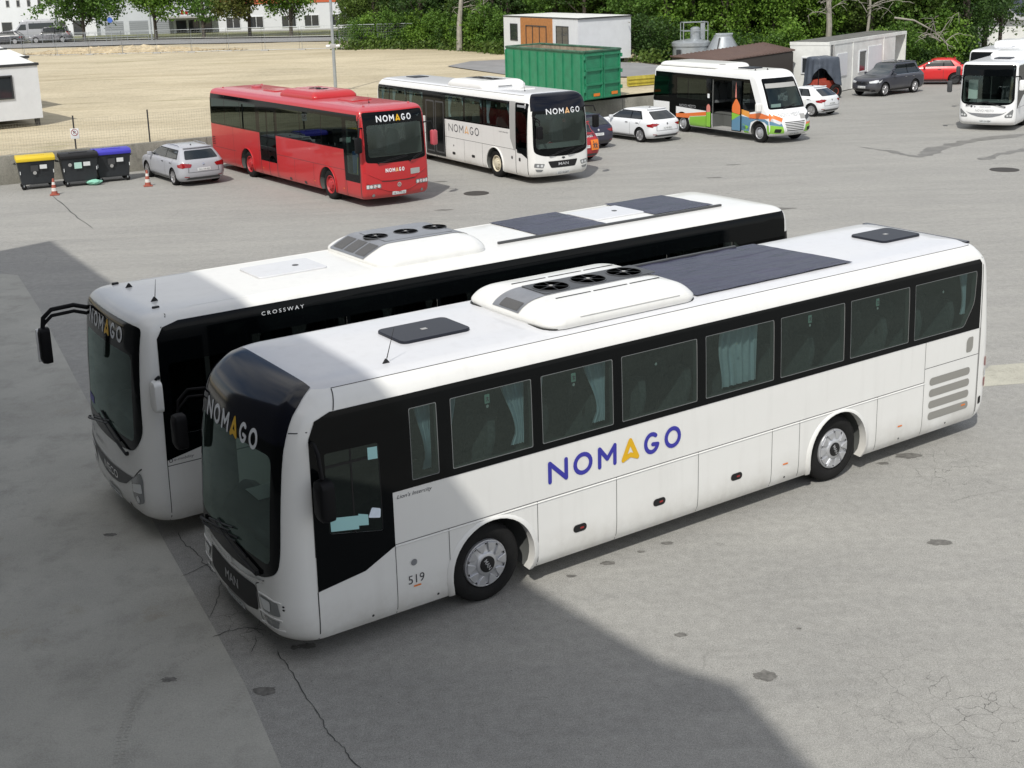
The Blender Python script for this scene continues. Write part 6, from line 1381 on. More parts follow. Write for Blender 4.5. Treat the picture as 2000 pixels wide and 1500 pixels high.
    v.arches((1.0, 4.4), .36, .42, 1.0, .3); v.body(C_['silver'], dark='plastic')
    for sg in (-1, 1):
        v.sp('side_window', sg, [rpoly([(1.25, 1.35), (2.3, 1.35), (2.3, 2.0), (1.75, 2.0)], .05)], M['cglass'], .006); v.sp('side_window', sg, [rrect(2.6, 5.4, 1.45, 2.1, .06)], M['cglass'], .006)
        v.seams(sg, [((2.45, .4), (2.45, 2.3)), ((4.0, .4), (4.0, 2.3))], .02)
        for x in (1.0, 4.4): bus_wheel(v, x, sg, 1.0, .35, 'disc', w_=.22)
    v.fp('windscreen', [rpoly([(-.85, 1.34), (.85, 1.34), (.76, 2.22), (-.76, 2.22)], .06)], M['cglass2'], .006); v.fp('front_grille', [rrect(-.5, .5, .6, .85, .04)], M['plastic'], .006)
    for sg in (-1, 1): v.fp('headlight', [rpoly([(sg*.58, .75), (sg*.92, .85), (sg*.9, 1.05), (sg*.66, .98)], .04)], M['lamp'], .01, grid=(.06, .06))
def build_tractor():
    """small red machine under a dark tarpaulin in front of the cabin"""
    root = empty('covered_machine', 'orange-red machine half covered by a dark grey tarpaulin beside the white cabin', 'tractor', (20.55, 71.4, 0), .35); root.scale = (.84, .84, .92)
    redm = mat('machine_red', (.32, .05, .03), .5, var=.2)
    MB().box(-.75, .95, -.5, .5, .62, 1.12).prism(rpoly([(-.9, .72), (.2, .72), (.2, 1.28), (-.75, 1.20)], .08), lambda x, z, y: Vector((x, y, z)), -.42, .42).build('machine_body', redm, root, bevel=.05)
    for x, y, rr, ww in ((-.75, -.72, .40, .26), (-.75, .72, .40, .26), (.80, -.62, .45, .28), (.80, .62, .45, .28)):
        o = bpy.data.objects.new('wheel', None); COL.objects.link(o); o.parent = root; o.location = (x, y, rr)
        if y < 0: o.rotation_euler = (0, 0, math.pi)
        link('tyre', wheel_mesh_tyre(rr, ww, rr*.55).mesh([M['rubber']], sm=50), o); MB().lathe([(rr*.56, .0), (rr*.5, .06), (.001, .03)], 20).build('rim', redm, o)
    MB().tube([(.1, -.1, 1.2), (.35, -.1, 1.75)], .03, 6).lathe([(.2, 1.76), (.22, 1.79), (.19, 1.79)], 18, axis='z', o=(.35, -.1, 0)).build('steering_wheel', M['plastic'], root); MB().box(.5, 1.0, -.35, .2, 1.1, 1.5).build('machine_seat', M['plastic'], root, bevel=.05)
    tarp = mat('tarpaulin', (.075, .09, .115), .38, var=.25, vscale=2, bump=.3, bscale=8); n, m = 84, 22; vs = []
    for j in range(m+1):
        t = j/m
        for i in range(n):
            a = 2*math.pi*i/n; cx, sy = math.cos(a), math.sin(a); sq = (abs(cx)**5+abs(sy)**5)**(-1/5)
            top = min(1, t/.28); k = max(0, (t-.28)/.72); fold = .07*k*math.sin(a*13+1.5*math.sin(a*3))+.05*k*noise.noise(Vector((cx*4, sy*4, k*3)))
            rad = sq*(.04+.80*top)*(1+.14*k)+fold; z = 2.62-.10*top**2+.10*noise.noise(Vector((cx*2.5*top, sy*2.5*top, 1)))-(1.75*k)
            lift = max(0, math.cos(a-R(238)))**3; z += lift*1.15*k; rad *= 1-.10*lift*k
            vs.append((rad*cx*1.15+.15, rad*sy*.9, z))
    fs = [(j*n+i, j*n+(i+1)%n, (j+1)*n+(i+1)%n, (j+1)*n+i) for j in range(m) for i in range(n)]+[list(range(n))]
    MB().add(vs, fs).build('tarpaulin', tarp, root, sm=50)
    MB().tube([(-.6, -.6, .1), (-.6, -.6, 2.3), (.9, -.6, 2.3), (.9, -.6, .5)], .03, 6).build('roll_frame', M['plastic'], root)
# ---------------------------------------------------------------- buildings, cabins, fences and small things at the back
M['metalwhite'] = mat('white_metal_cladding', (.66, .68, .70), .5, var=.06, vscale=2)
M['dirtywhite'] = mat('aged_white_cladding', (.72, .73, .70), .6, var=.14, vscale=1.5)
M['anthracite'] = mat('anthracite_trim', (.03, .032, .035), .45)
M['pane'] = mat('window_pane', (.03, .035, .04), .06, coat=.5)
M['greenpaint'] = mat('green_container_paint', (.020, .215, .105), .5, var=.22, vscale=2.2)
M['rust'] = mat('rusty_steel', (.22, .10, .045), .85, var=.5, vscale=3)
M['rustpale'] = mat('rubbed_inner_wall', (.36, .30, .22), .8, var=.5, vscale=2.5)
M['timber'] = mat('varnished_timber', (.42, .17, .045), .5, var=.25, vscale=5)
M['galv'] = mat('galvanised_steel', (.42, .45, .47), .42, metal=.6, var=.15, vscale=4)
M['brownroof'] = mat('brown_sheet_roof', (.105, .065, .052), .55, var=.15, vscale=2)
M['darkwall'] = mat('dark_sheet_wall', (.045, .038, .033), .7)
def quadwall(mb, a, b, z0, z1, mi=0):
    return mb.add([(a[0], a[1], z0), (b[0], b[1], z0), (b[0], b[1], z1), (a[0], a[1], z1)], [(0, 1, 2, 3)], mi)
def prismz(pts, z0, z1, mb=None, mi=0):
    mb = mb or MB(); n = len(pts); return mb.add([(x, y, z0) for x, y in pts]+[(x, y, z1) for x, y in pts], [(i, (i+1)%n, n+(i+1)%n, n+i) for i in range(n)]+[list(range(n))[::-1], list(range(n, 2*n))], mi)
class Face:
    """local frame on a vertical wall: u along, z up, n outward"""
    def __init__(s, a, b, flip=False):
        s.a = Vector(a[:2]); s.d = (Vector(b[:2])-s.a); s.len = s.d.length; s.d.normalize(); s.n = Vector((s.d.y, -s.d.x)) * (-1 if flip else 1)
    def box(s, u0, u1, z0, z1, d0, d1, mb=None, mi=0):
        mb = mb or MB(); P = [s.a+s.d*u+s.n*w_ for u, w_ in ((u0, d0), (u1, d0), (u1, d1), (u0, d1))]
        return prismz([(p.x, p.y) for p in P], z0, z1, mb, mi)
    def window(s, parent, u0, u1, z0, z1, fm, pm=None, mull=0, d=.03):
        mb = MB(); t = .07; s.box(u0, u1, z0, z0+t, .0, d, mb); s.box(u0, u1, z1-t, z1, .0, d, mb); s.box(u0, u0+t, z0+t, z1-t, .0, d, mb); s.box(u1-t, u1, z0+t, z1-t, .0, d, mb)
        for k in range(mull): c = u0+(u1-u0)*(k+1)/(mull+1); s.box(c-.03, c+.03, z0+t, z1-t, .0, d, mb)
        w_ = mb.build('window', fm, parent, sm=0); s.box(u0+t, u1-t, z0+t, z1-t, .0, .012).build('pane', pm or M['pane'], w_, sm=0); return w_
def thing(name, label, cat, group=None): return empty(name, label, cat, (0, 0, 0), 0, group)
def build_house():
    Mx, Rr, Ll = (7.45, 80.7), (11.25, 83.5), (3.1, 93.2); Fx = (Ll[0]+Rr[0]-Mx[0], Ll[1]+Rr[1]-Mx[1])
    t = thing('modular_house', 'flat-roofed white modular house with timber clad entrance behind the green container', 'building'); zb, zt = 1.95, 4.72
    prismz([Mx, Rr, Fx, Ll], zb, zt-.08).build('wall', M['metalwhite'], t, sm=0)
    c = ((Mx[0]+Fx[0])/2, (Mx[1]+Fx[1])/2); big = [(c[0]+(x-c[0])*1.015, c[1]+(y-c[1])*1.015) for x, y in (Mx, Rr, Fx, Ll)]
    rf = prismz(big, zt-.08, zt).build('roof', M['anthracite'], t, sm=0); prismz([(c[0]+(x-c[0])*1.0, c[1]+(y-c[1])*1.0) for x, y in (Mx, Rr, Fx, Ll)], zt, zt+.01).build('roof_sheet', M['dirtywhite'], rf, sm=0)
    prismz([(c[0]+(x-c[0])*.9, c[1]+(y-c[1])*.9) for x, y in (Mx, Rr, Fx, Ll)], 1.6, zb).build('plinth', M['anthracite'], t, sm=0)
    f = Face(Ll, Mx); Lf = f.len                                   # long face with the entrance
    ub, uc = .36*Lf, .76*Lf                                        # perspective stretches the near part
    f.box(.26*Lf, .69*Lf, zb+.02, zt-.10, .0, .05).build('timber_cladding', M['timber'], t, sm=0)
    f.window(t, .10*Lf, .21*Lf, zb+1.0, zt-.55, M['anthracite'])
    f.window(t, .34*Lf, .62*Lf, zb+.1, zt-.60, M['anthracite'], mull=2, d=.09)
    f.window(t, .735*Lf, .89*Lf, zb+.6, zt-.55, M['anthracite'], mull=1)
    g = Face(Mx, Rr); p = g.a+g.d*(g.len*.92)+g.n*.15
    MB().tube([(p.x, p.y, 4.3), (p.x+.05, p.y-.2, 4.25)], .05, 8).build('wall_lamp', M['grey'], t)
def build_container():
    A, B, Lc = Vector((5.85, 60.55)), Vector((7.9, 62.5)), Vector((-.415, .91)); Lc = (Vector((2.34, 68.1))-A).normalized(); ln = 8.3
    t = thing('roll_off_container', 'large open green steel container with rusty rim on the gravel field', 'container'); z0, z1 = 1.38, 3.70; pts = [A, B, B+Lc*ln, A+Lc*ln]
    th = .08; inn = []
    c = sum(pts, Vector((0, 0)))/4
    for p in pts: inn.append(c+(p-c)*(1-th/((p-c).length)*1.5))
    mb = MB(); n = 4; vs = [(p.x, p.y, z0) for p in pts]+[(p.x, p.y, z1) for p in pts]+[(p.x, p.y, z1) for p in inn]+[(p.x, p.y, z0+.15) for p in inn]
    mb.add(vs, [(i, (i+1)%4, 4+(i+1)%4, 4+i) for i in range(4)]+[(0, 3, 2, 1)], 0); mb.add(vs, [(4+i, 4+(i+1)%4, 8+(i+1)%4, 8+i) for i in range(4)]+[(8+i, 8+(i+1)%4, 12+(i+1)%4, 12+i) for i in range(4)]+[(12, 13, 14, 15)], 1)
    mb.build('container_wall', [M['greenpaint'], M['rustpale']], t, sm=0)
    f = Face(A+Lc*ln, A, True); 
    if (f.n).dot(A-c) < 0: f = Face(A+Lc*ln, A)
    for k in range(10): u = ln*k/9.3; f.box(u-.04, u+.04, z0, z1-.1, .0, .06).build('rib', M['greenpaint'], t, sm=0)
    e = Face(A, B)
    if e.n.dot(A-c) < 0: e = Face(A, B, True)
    w_ = e.len
    for u0, u1 in ((.08, w_/2-.04), (w_/2+.04, w_-.08)):
        mb = MB()
        for z in (z0+.10, z0+.75, z0+1.45, z1-.14): e.box(u0, u1, z-.05, z+.05, .0, .07, mb)
        e.box(u0, u0+.08, z0+.15, z1-.2, .0, .06, mb); e.box(u1-.08, u1, z0+.15, z1-.2, .0, .06, mb)
        d = mb.build('container_door', M['greenpaint'], t, sm=0); e.box((u0+u1)/2-.05, (u0+u1)/2+.38, z0+.16, z0+.30, .05, .09).build('door_sticker', M['orange'], d, sm=0)
    mb = MB()
    for i in range(4):
        a, b = pts[i], pts[(i+1)%4]; mb.tube([(a.x, a.y, z1+.03), (b.x, b.y, z1+.03)], .065, 6)
    mb.build('top_rim', mat('worn_green_rim', (.05, .13, .08), .6, var=.6, vscale=3), t)
    for u in (.0, w_):
        p = e.a+e.d*u+e.n*.06; mb = MB()
        for z in (z0+.4, z0+1.2, z1-.35): mb.tube([(p.x, p.y, z), (p.x, p.y, z+.18)], .05, 8)
        mb.build('hinge', M['greenpaint'], t)
def build_site_containers():
    """three white office containers at the left edge, only their near ends show"""
    d, b = Vector((-.80, -.60)), Vector((-.60, .80))
    for i, (k, lab) in enumerate(((Vector((-20.2, 59.2)), 'nearest white site container at the left edge, window in its wall'), (Vector((-23.1, 66.4)), 'second white site container from the front, only its roof edge shows'), (Vector((-28.3, 77.6)), 'farthest white site container at the left edge'))):
        t = thing('site_container', lab, 'container', 'white site containers'); z0, z1 = zf(k.y)+.35, 4.22
        P = [k, k+d*6.2, k+d*6.2+b*5.2, k+b*5.2]; prismz([(p.x, p.y) for p in P], z0, z1-.12).build('wall', M['metalwhite'], t, sm=0)
        c = sum(P, Vector((0, 0)))/4; q = [(c.x+(p.x-c.x)*1.02, c.y+(p.y-c.y)*1.02) for p in P]; rf = prismz(q, z1-.12, z1).build('roof', M['anthracite'], t, sm=0)
        mb = MB(); q2 = [Vector((c.x+(p.x-c.x)*.97, c.y+(p.y-c.y)*.97)) for p in P]; m0 = (q2[0]+q2[3])/2; m1 = (q2[1]+q2[2])/2
        mb.add([(q2[0].x, q2[0].y, z1), (q2[1].x, q2[1].y, z1), (m1.x, m1.y, z1+.28), (m0.x, m0.y, z1+.28), (q2[2].x, q2[2].y, z1), (q2[3].x, q2[3].y, z1)], [(0, 1, 2, 3), (3, 2, 4, 5), (0, 3, 5), (1, 4, 2)]).build('roof_sheet', M['dirtywhite'], rf, sm=0)
        f = Face(P[0], P[1]); 
        if f.n.dot(P[0]-c) < 0: f = Face(P[0], P[1], True)
        f.window(t, 1.25, 2.9, z0+1.0, z1-.5, M['anthracite'], d=.06)
        for u in (.2, 2.2, 4.2, 6.0):
            for w_ in (-.3, -4.8): f.box(u-.1, u+.1, zf(k.y)-.1, z0, w_-.1, w_+.1).build('support_block', M['satin'], t, sm=0)
def build_cabins():
    t = thing('office_cabin', 'white metal office cabin with shuttered windows behind the dark grey car', 'building'); K, Lf, Rr = Vector((21.55, 73.3)), Vector((19.75, 74.7)), Vector((29.5, 83.0))
    a = (Rr-K).normalized(); b = Vector((-a.y, a.x)); ln = (Rr-K).length; dp = 2.45; zt = 3.08
    P = [K, K+a*(ln-1.9), K+a*(ln-1.9)+b*.9, K+a*ln+b*.9, K+a*ln+b*dp, K+b*dp]
    prismz([(p.x, p.y) for p in P], 0.05, zt-.2).build('wall', M['dirtywhite'], t, sm=0)
    Q = [K-a*.02-b*.03, K+a*(ln+.02)-b*.03, K+a*(ln+.02)+b*(dp+.02), K-a*.02+b*(dp+.02)]
    rf = prismz([(p.x, p.y) for p in Q], zt-.2, zt).build('roof_frame', M['dirtywhite'], t, sm=0)
    Q2 = [K+b*.1, K+a*ln+b*.1, K+a*ln+b*dp*.98, K+b*dp*.98]; prismz([(p.x, p.y) for p in Q2], zt, zt+.015).build('roof_sheet', mat('grey_felt_roof', (.14, .14, .13), .9, var=.4, vscale=1), rf, sm=0)
    f = Face(K, Rr); 
    if f.n.dot(b) > 0: f = Face(K, Rr, True)
    f.window(t, 4.5, 5.7, .95, 2.3, M['metalwhite'], mull=0, d=.06)
    for u0, u1, z0, z1 in ((1.15, 2.7, .95, 2.3), (6.0, 8.2, .9, 2.45)): f.box(u0, u1, z0, z1, .0, .045).build('window_shutter', M['metalwhite'], t, sm=0)
    for u in (.06, 3.6, 8.6, ln-.1): f.box(u-.05, u+.05, .05, zt-.2, .0, .04).build('corner_post', M['dirtywhite'], t, sm=0)
    prismz([(p.x, p.y) for p in (K+a*(ln-.09), K+a*ln, K+a*ln+b*.9, K+a*(ln-.09)+b*.9)], .05, zt-.2).build('end_wall', M['dirtywhite'], t, sm=0)
    p = f.a+f.d*(.25)+f.n*.07; q = f.a+f.d*.55+f.n*.07
    MB().tube([(p.x, p.y, .1), (p.x, p.y, 2.9)], .04, 6).build('downpipe', M['satin'], t); MB().tube([(q.x, q.y, .1), (q.x, q.y, 2.9)], .04, 6).build('downpipe', M['grey'], t)
    g = Face(K, K+b*dp)
    if g.n.dot(a) > 0: g = Face(K, K+b*dp, True)
    g.window(t, .6, 1.7, 1.2, 2.2, M['metalwhite'], d=.06)
    # shed with brown sheet roof
    t = thing('brown_roof_shed', 'low shed with brown sheet roof and dark wall behind the small city bus', 'building')
    P0, P1, P2, P3 = (14.0, 68.6, 2.46), (19.7, 73.9, 2.60), (18.3, 76.2, 2.98), (11.7, 70.4, 2.72)
    mb = MB().add([P0, P1, P2, P3]+[(x, y, z+.05) for x, y, z in (P0, P1, P2, P3)], [(0, 3, 2, 1), (4, 5, 6, 7), (0, 1, 5, 4), (1, 2, 6, 5), (2, 3, 7, 6), (3, 0, 4, 7)]); rf = mb.build('roof', M['brownroof'], t, sm=0)
    mb = MB(); v0, v1 = Vector(P0), Vector(P1); w0, w1 = Vector(P3), Vector(P2)
    for k in range(25): s_ = k/24; mb.tube([v0.lerp(v1, s_)+Vector((0, 0, .06)), w0.lerp(w1, s_)+Vector((0, 0, .06))], .03, 4)
    mb.build('roof_ribs', M['brownroof'], rf, sm=0)
    q = [Vector(p).xy for p in (P0, P1, P2, P3)]; c = sum(q, Vector((0, 0)))/4; q = [c+(p-c)*.97 for p in q]; zz = [2.42, 2.56, 3.0, 2.74]
    mb = MB().add([(p.x, p.y, -.05) for p in q]+[(p.x, p.y, z) for p, z in zip(q, zz)], [(i, (i+1)%4, 4+(i+1)%4, 4+i) for i in range(4)]); mb.build('wall', M['darkwall'], t, sm=0)
    # tanks behind the shed
    t = thing('steel_tank', 'grey round steel tank with railed platform behind the brown shed', 'tank'); x, y = 15.1, 82.5
    MB().lathe([(1.2, 1.3), (1.2, 2.62), (1.27, 2.64), (1.27, 2.86), (1.15, 2.95), (.3, 3.08)], 36, axis='z', o=(x, y, 0)).build('tank_shell', M['galv'], t); MB().lathe([(.34, 3.0), (.34, 3.75), (.2, 3.85), (.001, 3.87)], 20, axis='z', o=(x+.25, y-.1, 0)).build('neck', M['galv'], t)
    mb = MB()
    for dx, dy in ((-.6, -.5), (1.0, -.5), (1.0, .6), (-.6, .6)): mb.tube([(x+dx, y+dy, 2.95), (x+dx, y+dy, 4.15)], .03, 5)
    for z in (3.6, 4.15):
        for k in range(4):
            q = ((-.6, -.5), (1.0, -.5), (1.0, .6), (-.6, .6)); a_, b_ = q[k], q[(k+1)%4]; mb.tube([(x+a_[0], y+a_[1], z), (x+b_[0], y+b_[1], z)], .022, 5)
    mb.build('railing', M['galv'], t); MB().prism([(.72, 3.0), (1.0, 3.0), (1.0, 4.05), (.72, 4.05)], lambda a_, b_, c_: Vector((x+a_, y+c_, b_)), .55, .60).build('platform_panel', M['galv'], t, sm=0)
    MB().box(x-1.12, x-.86, y-.95, y-.80, 1.75, 2.45).build('tank_door', M['anthracite'], t, sm=0)
    t = thing('steel_hopper', 'grey cone-shaped steel hopper beside the round tank', 'tank'); x, y = 17.0, 81.5
    MB().lathe([(1.25, 1.3), (1.25, 2.05), (.60, 3.2), (.60, 3.24), (.60, 3.30), (.001, 3.34)], 28, axis='z', o=(x, y, 0)).build('hopper_shell', M['galv'], t); MB().box(x-.5, x+.62, y-.12, y+.12, 3.32, 3.42).build('hopper_lid', M['galv'], t, bevel=.02); MB().tube([(x-.35, y-.62, 3.15), (x-.62, y-.98, 2.1)], .05, 6).build('pipe', M['satin'], t)
    # yellow formwork beams
    yb = mat('yellow_beam', (.48, .40, .05), .6, var=.3, vscale=3)
    for j in range(2):
        for k in range(6):
            x0, y0 = 8.9+.05*k, 67.3+k*.42+j*.02; z = 1.42+.20*j+.004
            if j and k > 4: continue
            o = MB().box(0, 3.6, -.07, .07, 0, .04).box(0, 3.6, -.02, .02, .04, .16).box(0, 3.6, -.07, .07, .16, .195).build('formwork_beam', yb, sm=0); o.location = (x0, y0, z); o.rotation_euler = (0, 0, .50); tag(o, 'yellow timber formwork beam lying in the stack right of the green container', 'beam', 'yellow formwork beams')
    # building with solar panels at the top right
    t = thing('solar_roof_building', 'building with dark solar panels on its roof behind the trees at far right', 'building')
    MB().add([(46, 112, .0), (75, 104, .0), (75, 104, 2.4), (46, 112, 2.4), (46, 122, .0), (46, 122, 5), (75, 114, 5), (75, 114, 0)], [(0, 1, 2, 3), (0, 3, 5, 4), (1, 7, 6, 2)]).build('wall', M['dirtywhite'], t, sm=0)
    rf = MB().add([(45.6, 111.6, 2.3), (75, 103.4, 2.3), (77, 116, 5.6), (47, 124, 5.6)], [(0, 1, 2, 3)]).build('roof', M['grey'], t, sm=0)
    A0, ux, uy = Vector((46.4, 112.8, 2.66)), Vector((28.6, -8.0, 0))/9, (Vector((47, 124, 5.6))-Vector((45.6, 111.6, 2.3)))/4.4
    for i in range(8):
        for j in range(4): p = A0+ux*i+uy*j; MB().add([p, p+ux*.95, p+ux*.95+uy*.92, p+uy*.92], [(0, 1, 2, 3)]).build('solar_panel', M['solar'], rf, sm=0)
def build_far_street():
    sheet('far_road', [(-90, 146), (-90, 136), (-34.4, 128.6), (-10, 120), (2, 118), (2, 126), (-14, 130), (-37, 141)], 2.13, M['road']); sheet('far_kerb', [(-90, 147), (-90, 146), (-37, 141), (-14, 130), (2, 126), (2, 127), (-14, 131.2), (-37, 142.2)], 2.26, mat('pale_kerb', (.5, .5, .47), .8))
    tag(MB().add([(-95, 147, 2.15), (-37, 142, 2.2), (-14, 131, 2.2), (4, 127, 2.2), (4, 150, 2.25), (-30, 156, 2.25), (-95, 166, 2.2)], [(0, 1, 2, 3, 4, 5, 6)]).build('grass_verge', mat('dry_grass', (.16, .17, .075), .95, var=.5, vscale=2), sm=0), kind='structure')
    wr = mat('far_white_render', (.66, .68, .71), .7, var=.06, vscale=.5); z0 = 1.9
    def block(lab, a, b, h_, m, dep=14):
        t = thing('office_building', lab, 'building', 'white buildings across the far street'); f = Face(a, b); 
        if f.n.y > 0: f = Face(a, b, True)
        f.box(0, f.len, z0, z0+h_, -dep, 0).build('wall', m, t, sm=0); return t, f
    t, f = block('tall white building at the far left with a row of small windows', (-84, 168), (-45.5, 156.6), 12, wr)
    for k in range(9): f.window(t, 24.3+1.55*k, 24.85+1.55*k, z0+4.1, z0+5.0, M['grey'])
    for k in range(8): f.window(t, 18.6+2.6*k, 20.2+2.6*k, z0+.4, z0+2.3, M['grey'])
    t, f = block('grey-white building with roller shutters behind the street trees', (-45.4, 157.4), (-29.5, 153.2), 9, mat('far_grey_render', (.50, .53, .56), .7, var=.06, vscale=.5))
    for u in (.8, 4.2, 7.6): 
        s_ = f.box(u, u+2.6, z0, z0+2.0, .0, .03).build('roller_shutter', mat('shutter_grey', (.27, .29, .31), .5) if u == .8 else bpy.data.materials['shutter_grey'], t, sm=0); mb = MB()
        for k in range(8): f.box(u+.05, u+2.55, z0+.24*k+.02, z0+.24*k+.04, .03, .04, mb)
        mb.build('shutter_slats', M['satin'], s_, sm=0)
    f.box(9.6, 16.2, z0+2.2, z0+2.4, .0, 2.2).build('canopy', M['grey'], t, sm=0)
    for u in (10.6, 12.3, 14.0): f.window(t, u, u+1.4, z0, z0+1.9, M['satin'])
    f.box(11.2, 15.4, z0+3.4, z0+3.95, .0, .06).build('shop_sign', M['letterdark'], t, sm=0) if False else None
    for k in range(7): f.box(11.4+.55*k, 11.75+.55*k, z0+2.6, z0+3.1-(.12 if k % 2 else 0), .0, .05).build('sign_letter', M['redlamp'] if k < 2 else M['letterdark'], t, sm=0)
    t, f = block('white building with large dark windows and orange band behind the trees', (-29.4, 152.0), (-9, 146.6), 9, wr)
    for u in (1.0, 4.0, 8.2, 11.1, 14.5, 17.3): f.window(t, u, u+1.9, z0+.75, z0+2.15, M['metalwhite'], mull=1, d=.08)
    f.box(0, f.len, z0+3.55, z0+4.6, .0, .06).build('orange_band', mat('orange_cladding', (.50, .12, .05), .6), t, sm=0); f.box(0, f.len, z0, z0+.5, .0, .05).build('plinth', M['grey'], t, sm=0)
    # kerbside railings and street lights
    t = thing('street_railing', 'thin grey railing beside the far street near the parked cars', 'railing'); mb = MB()
    for k in range(14):
        p = AT(20+26*k*.8, 77-.3*k, 137); mb.tube([(p.x, p.y, 2.1), (p.x, p.y, 3.15)], .03, 4)
        if k < 13: q = AT(20+26*(k+1)*.8, 77-.3*(k+1), 137); [mb.tube([(p.x, p.y, z), (q.x, q.y, z)], .022, 4) for z in (2.65, 3.15)]
    mb.build('rail', M['galv'], t)
    for px, Y, lab in ((115, 144, 'grey street light pole at far left before the first tree'), (297, 139, 'grey street light pole between the first and second far trees')):
        p = AT(px, 74, Y); t = empty('street_lamp', lab, 'street lamp', (p.x, p.y, 2.1), 0, 'street lights along the far street')
        MB().tube([(0, 0, 0), (0, 0, 5), (0, 0, 9)], [.09, .075, .05], 8).build('pole', M['galv'], t); MB().box(-.1, .9, -.1, .1, 8.95, 9.1).build('lamp_head', M['grey'], t, bevel=.03)
    p = AT(217, 60, 131); t = empty('sign_pole', 'small blue round road sign on a thin pole before the shutters', 'road sign', (p.x, p.y, 2.1), 0)
    MB().tube([(0, 0, 0), (0, 0, 2.6)], .03, 6).build('pole', M['galv'], t); MB().prism(circ(0, 2.5, .28, 18), lambda a, b, c: Vector((a, c, b)), -.04, -.05).build('sign_plate', mat('sign_blue', (.05, .12, .45), .4), t, sm=0)
def build_fences():
    # site fence panels across the field
    pts = [(-39.6, 113.0), (-36.4, 112.2), (-33.2, 111.4), (-30.1, 110.6), (-26.9, 109.9), (-23.7, 109.3), (-20.4, 108.9), (-17.1, 108.0), (-13.8, 107.2), (-10.5, 106.4), (-7.2, 105.6), (-3.9, 104.8)]
    pts = [(-46, 114.4), (-42.8, 113.8)]+pts; first = None
    lab = 'see-through wire site fence panel in the row across the gravel field'
    for i in range(len(pts)-1):
        a, b = Vector(pts[i]), Vector(pts[i+1]); L_ = (b-a).length
        t = empty('site_fence_panel', lab, 'fence', (a.x, a.y, 2.02), math.atan2(b.y-a.y, b.x-a.x), 'wire fence panels across the field')
        if not first:
            mb = MB(); mb.tube([(.05, 0, .1), (.05, 0, 2.0), (L_-.05, 0, 2.0), (L_-.05, 0, .1), (.05, 0, .1)], .022, 5); wires = MB()
            for k in range(1, 22): x = L_*k/22; wires.add([(x-.003, 0, .1), (x+.003, 0, .1), (x+.003, 0, 2), (x-.003, 0, 2)], [(0, 1, 2, 3)])
            for k in range(1, 9): z = .1+1.9*k/9; wires.add([(.05, 0, z-.003), (L_-.05, 0, z-.003), (L_-.05, 0, z+.003), (.05, 0, z+.003)], [(0, 1, 2, 3)])
            first = (mb.mesh([M['galv']]), wires.mesh([M['galv']], sm=0), MB().box(-.35, .35, -.12, .12, -.02, .12).mesh([M['grey']], bevel=.03))
        link('fence_frame', first[0], t); link('wire_mesh', first[1], t); link('concrete_foot', first[2], t)
    # wire fence on the retaining wall
    t = thing('wire_fence', 'low wire mesh fence on dark posts along the top of the retaining wall', 'fence'); z0 = 1.13
    off = wn_*.16; s0 = (Vector((-16.8, 51.8))-WA).dot(wd); posts = [s0+3.05*k for k in range(-5, 5)]; mb = MB()
    for s_ in posts: p = WA+wd*s_+off; MB().tube([(p.x, p.y, z0), (p.x, p.y, z0+1.38)], .032, 6).build('post', M['anthracite'], t)
    a, b = posts[0], posts[-1]; wires = MB(); up = Vector((0, 0, 1))
    n = int((b-a)/.11)
    for k in range(n): p = WA+wd*(a+(b-a)*k/n)+off; q = WA+wd*(a+(b-a)*k/n+.005)+off; wires.add([(p.x, p.y, z0), (q.x, q.y, z0), (q.x, q.y, z0+1.22), (p.x, p.y, z0+1.22)], [(0, 1, 2, 3)])
    p, q = WA+wd*a+off, WA+wd*b+off
    for k in range(12): z = z0+.02+.11*k; wires.add([(p.x, p.y, z), (q.x, q.y, z), (q.x, q.y, z+.005), (p.x, p.y, z+.005)], [(0, 1, 2, 3)])
    wires.build('wire_mesh', mat('thin_grey_wire', (.34, .32, .26), .6), t, sm=0)
    p = WA+wd*posts[5]+off-wn_*.06
    sg = empty('no_parking_sign', 'white no-parking sign fixed to a fence post above the waste bins', 'sign', (p.x, p.y, 1.78), math.atan2(wd.y, wd.x)*.3)
    MB().box(-.17, .17, -.012, 0, -.21, .21).build('sign_plate', M['plate'], sg, bevel=.01); S = lambda u, z: Vector((u, -.016, z))
    put2d('sign_ring', stroke2d([[(.13*math.cos(R(a_)), .05+.13*math.sin(R(a_))) for a_ in range(0, 361, 20)], [(-.09, .14), (.09, -.04)]], .011), S, M['redlamp'], sg); put2d('lettering', text2d('P', h=.14, x=-.045, y=-.02, bold=.02), lambda u, z: Vector((u, -.0145, z)), M['letterdark'], sg)
    # tall lamp post with floodlights
    t = empty('flood_light_pole', 'tall grey pole with two small floodlights behind the red bus', 'street lamp', (-7.25, 70.0, 1.3), 0)
    MB().tube([(0, 0, 0), (0, 0, 4), (0, 0, 9)], [.10, .08, .055], 10).build('pole', M['galv'], t); MB().box(-.17, .17, -.10, .10, 2.60, 2.82).build('camera_box', M['grey'], t, bevel=.02)
    for sg_ in (-1, 1): MB().lathe([(.07, 0), (.09, .16), (.06, .22)], 12, axis='x', o=(sg_*.17, -.06, 2.70)).build('floodlight', M['metalwhite'], t) if sg_ > 0 else MB().lathe([(.07, 0), (.09, -.16), (.06, -.22)], 12, axis='x', o=(-.17, -.06, 2.70)).build('floodlight', M['metalwhite'], t)
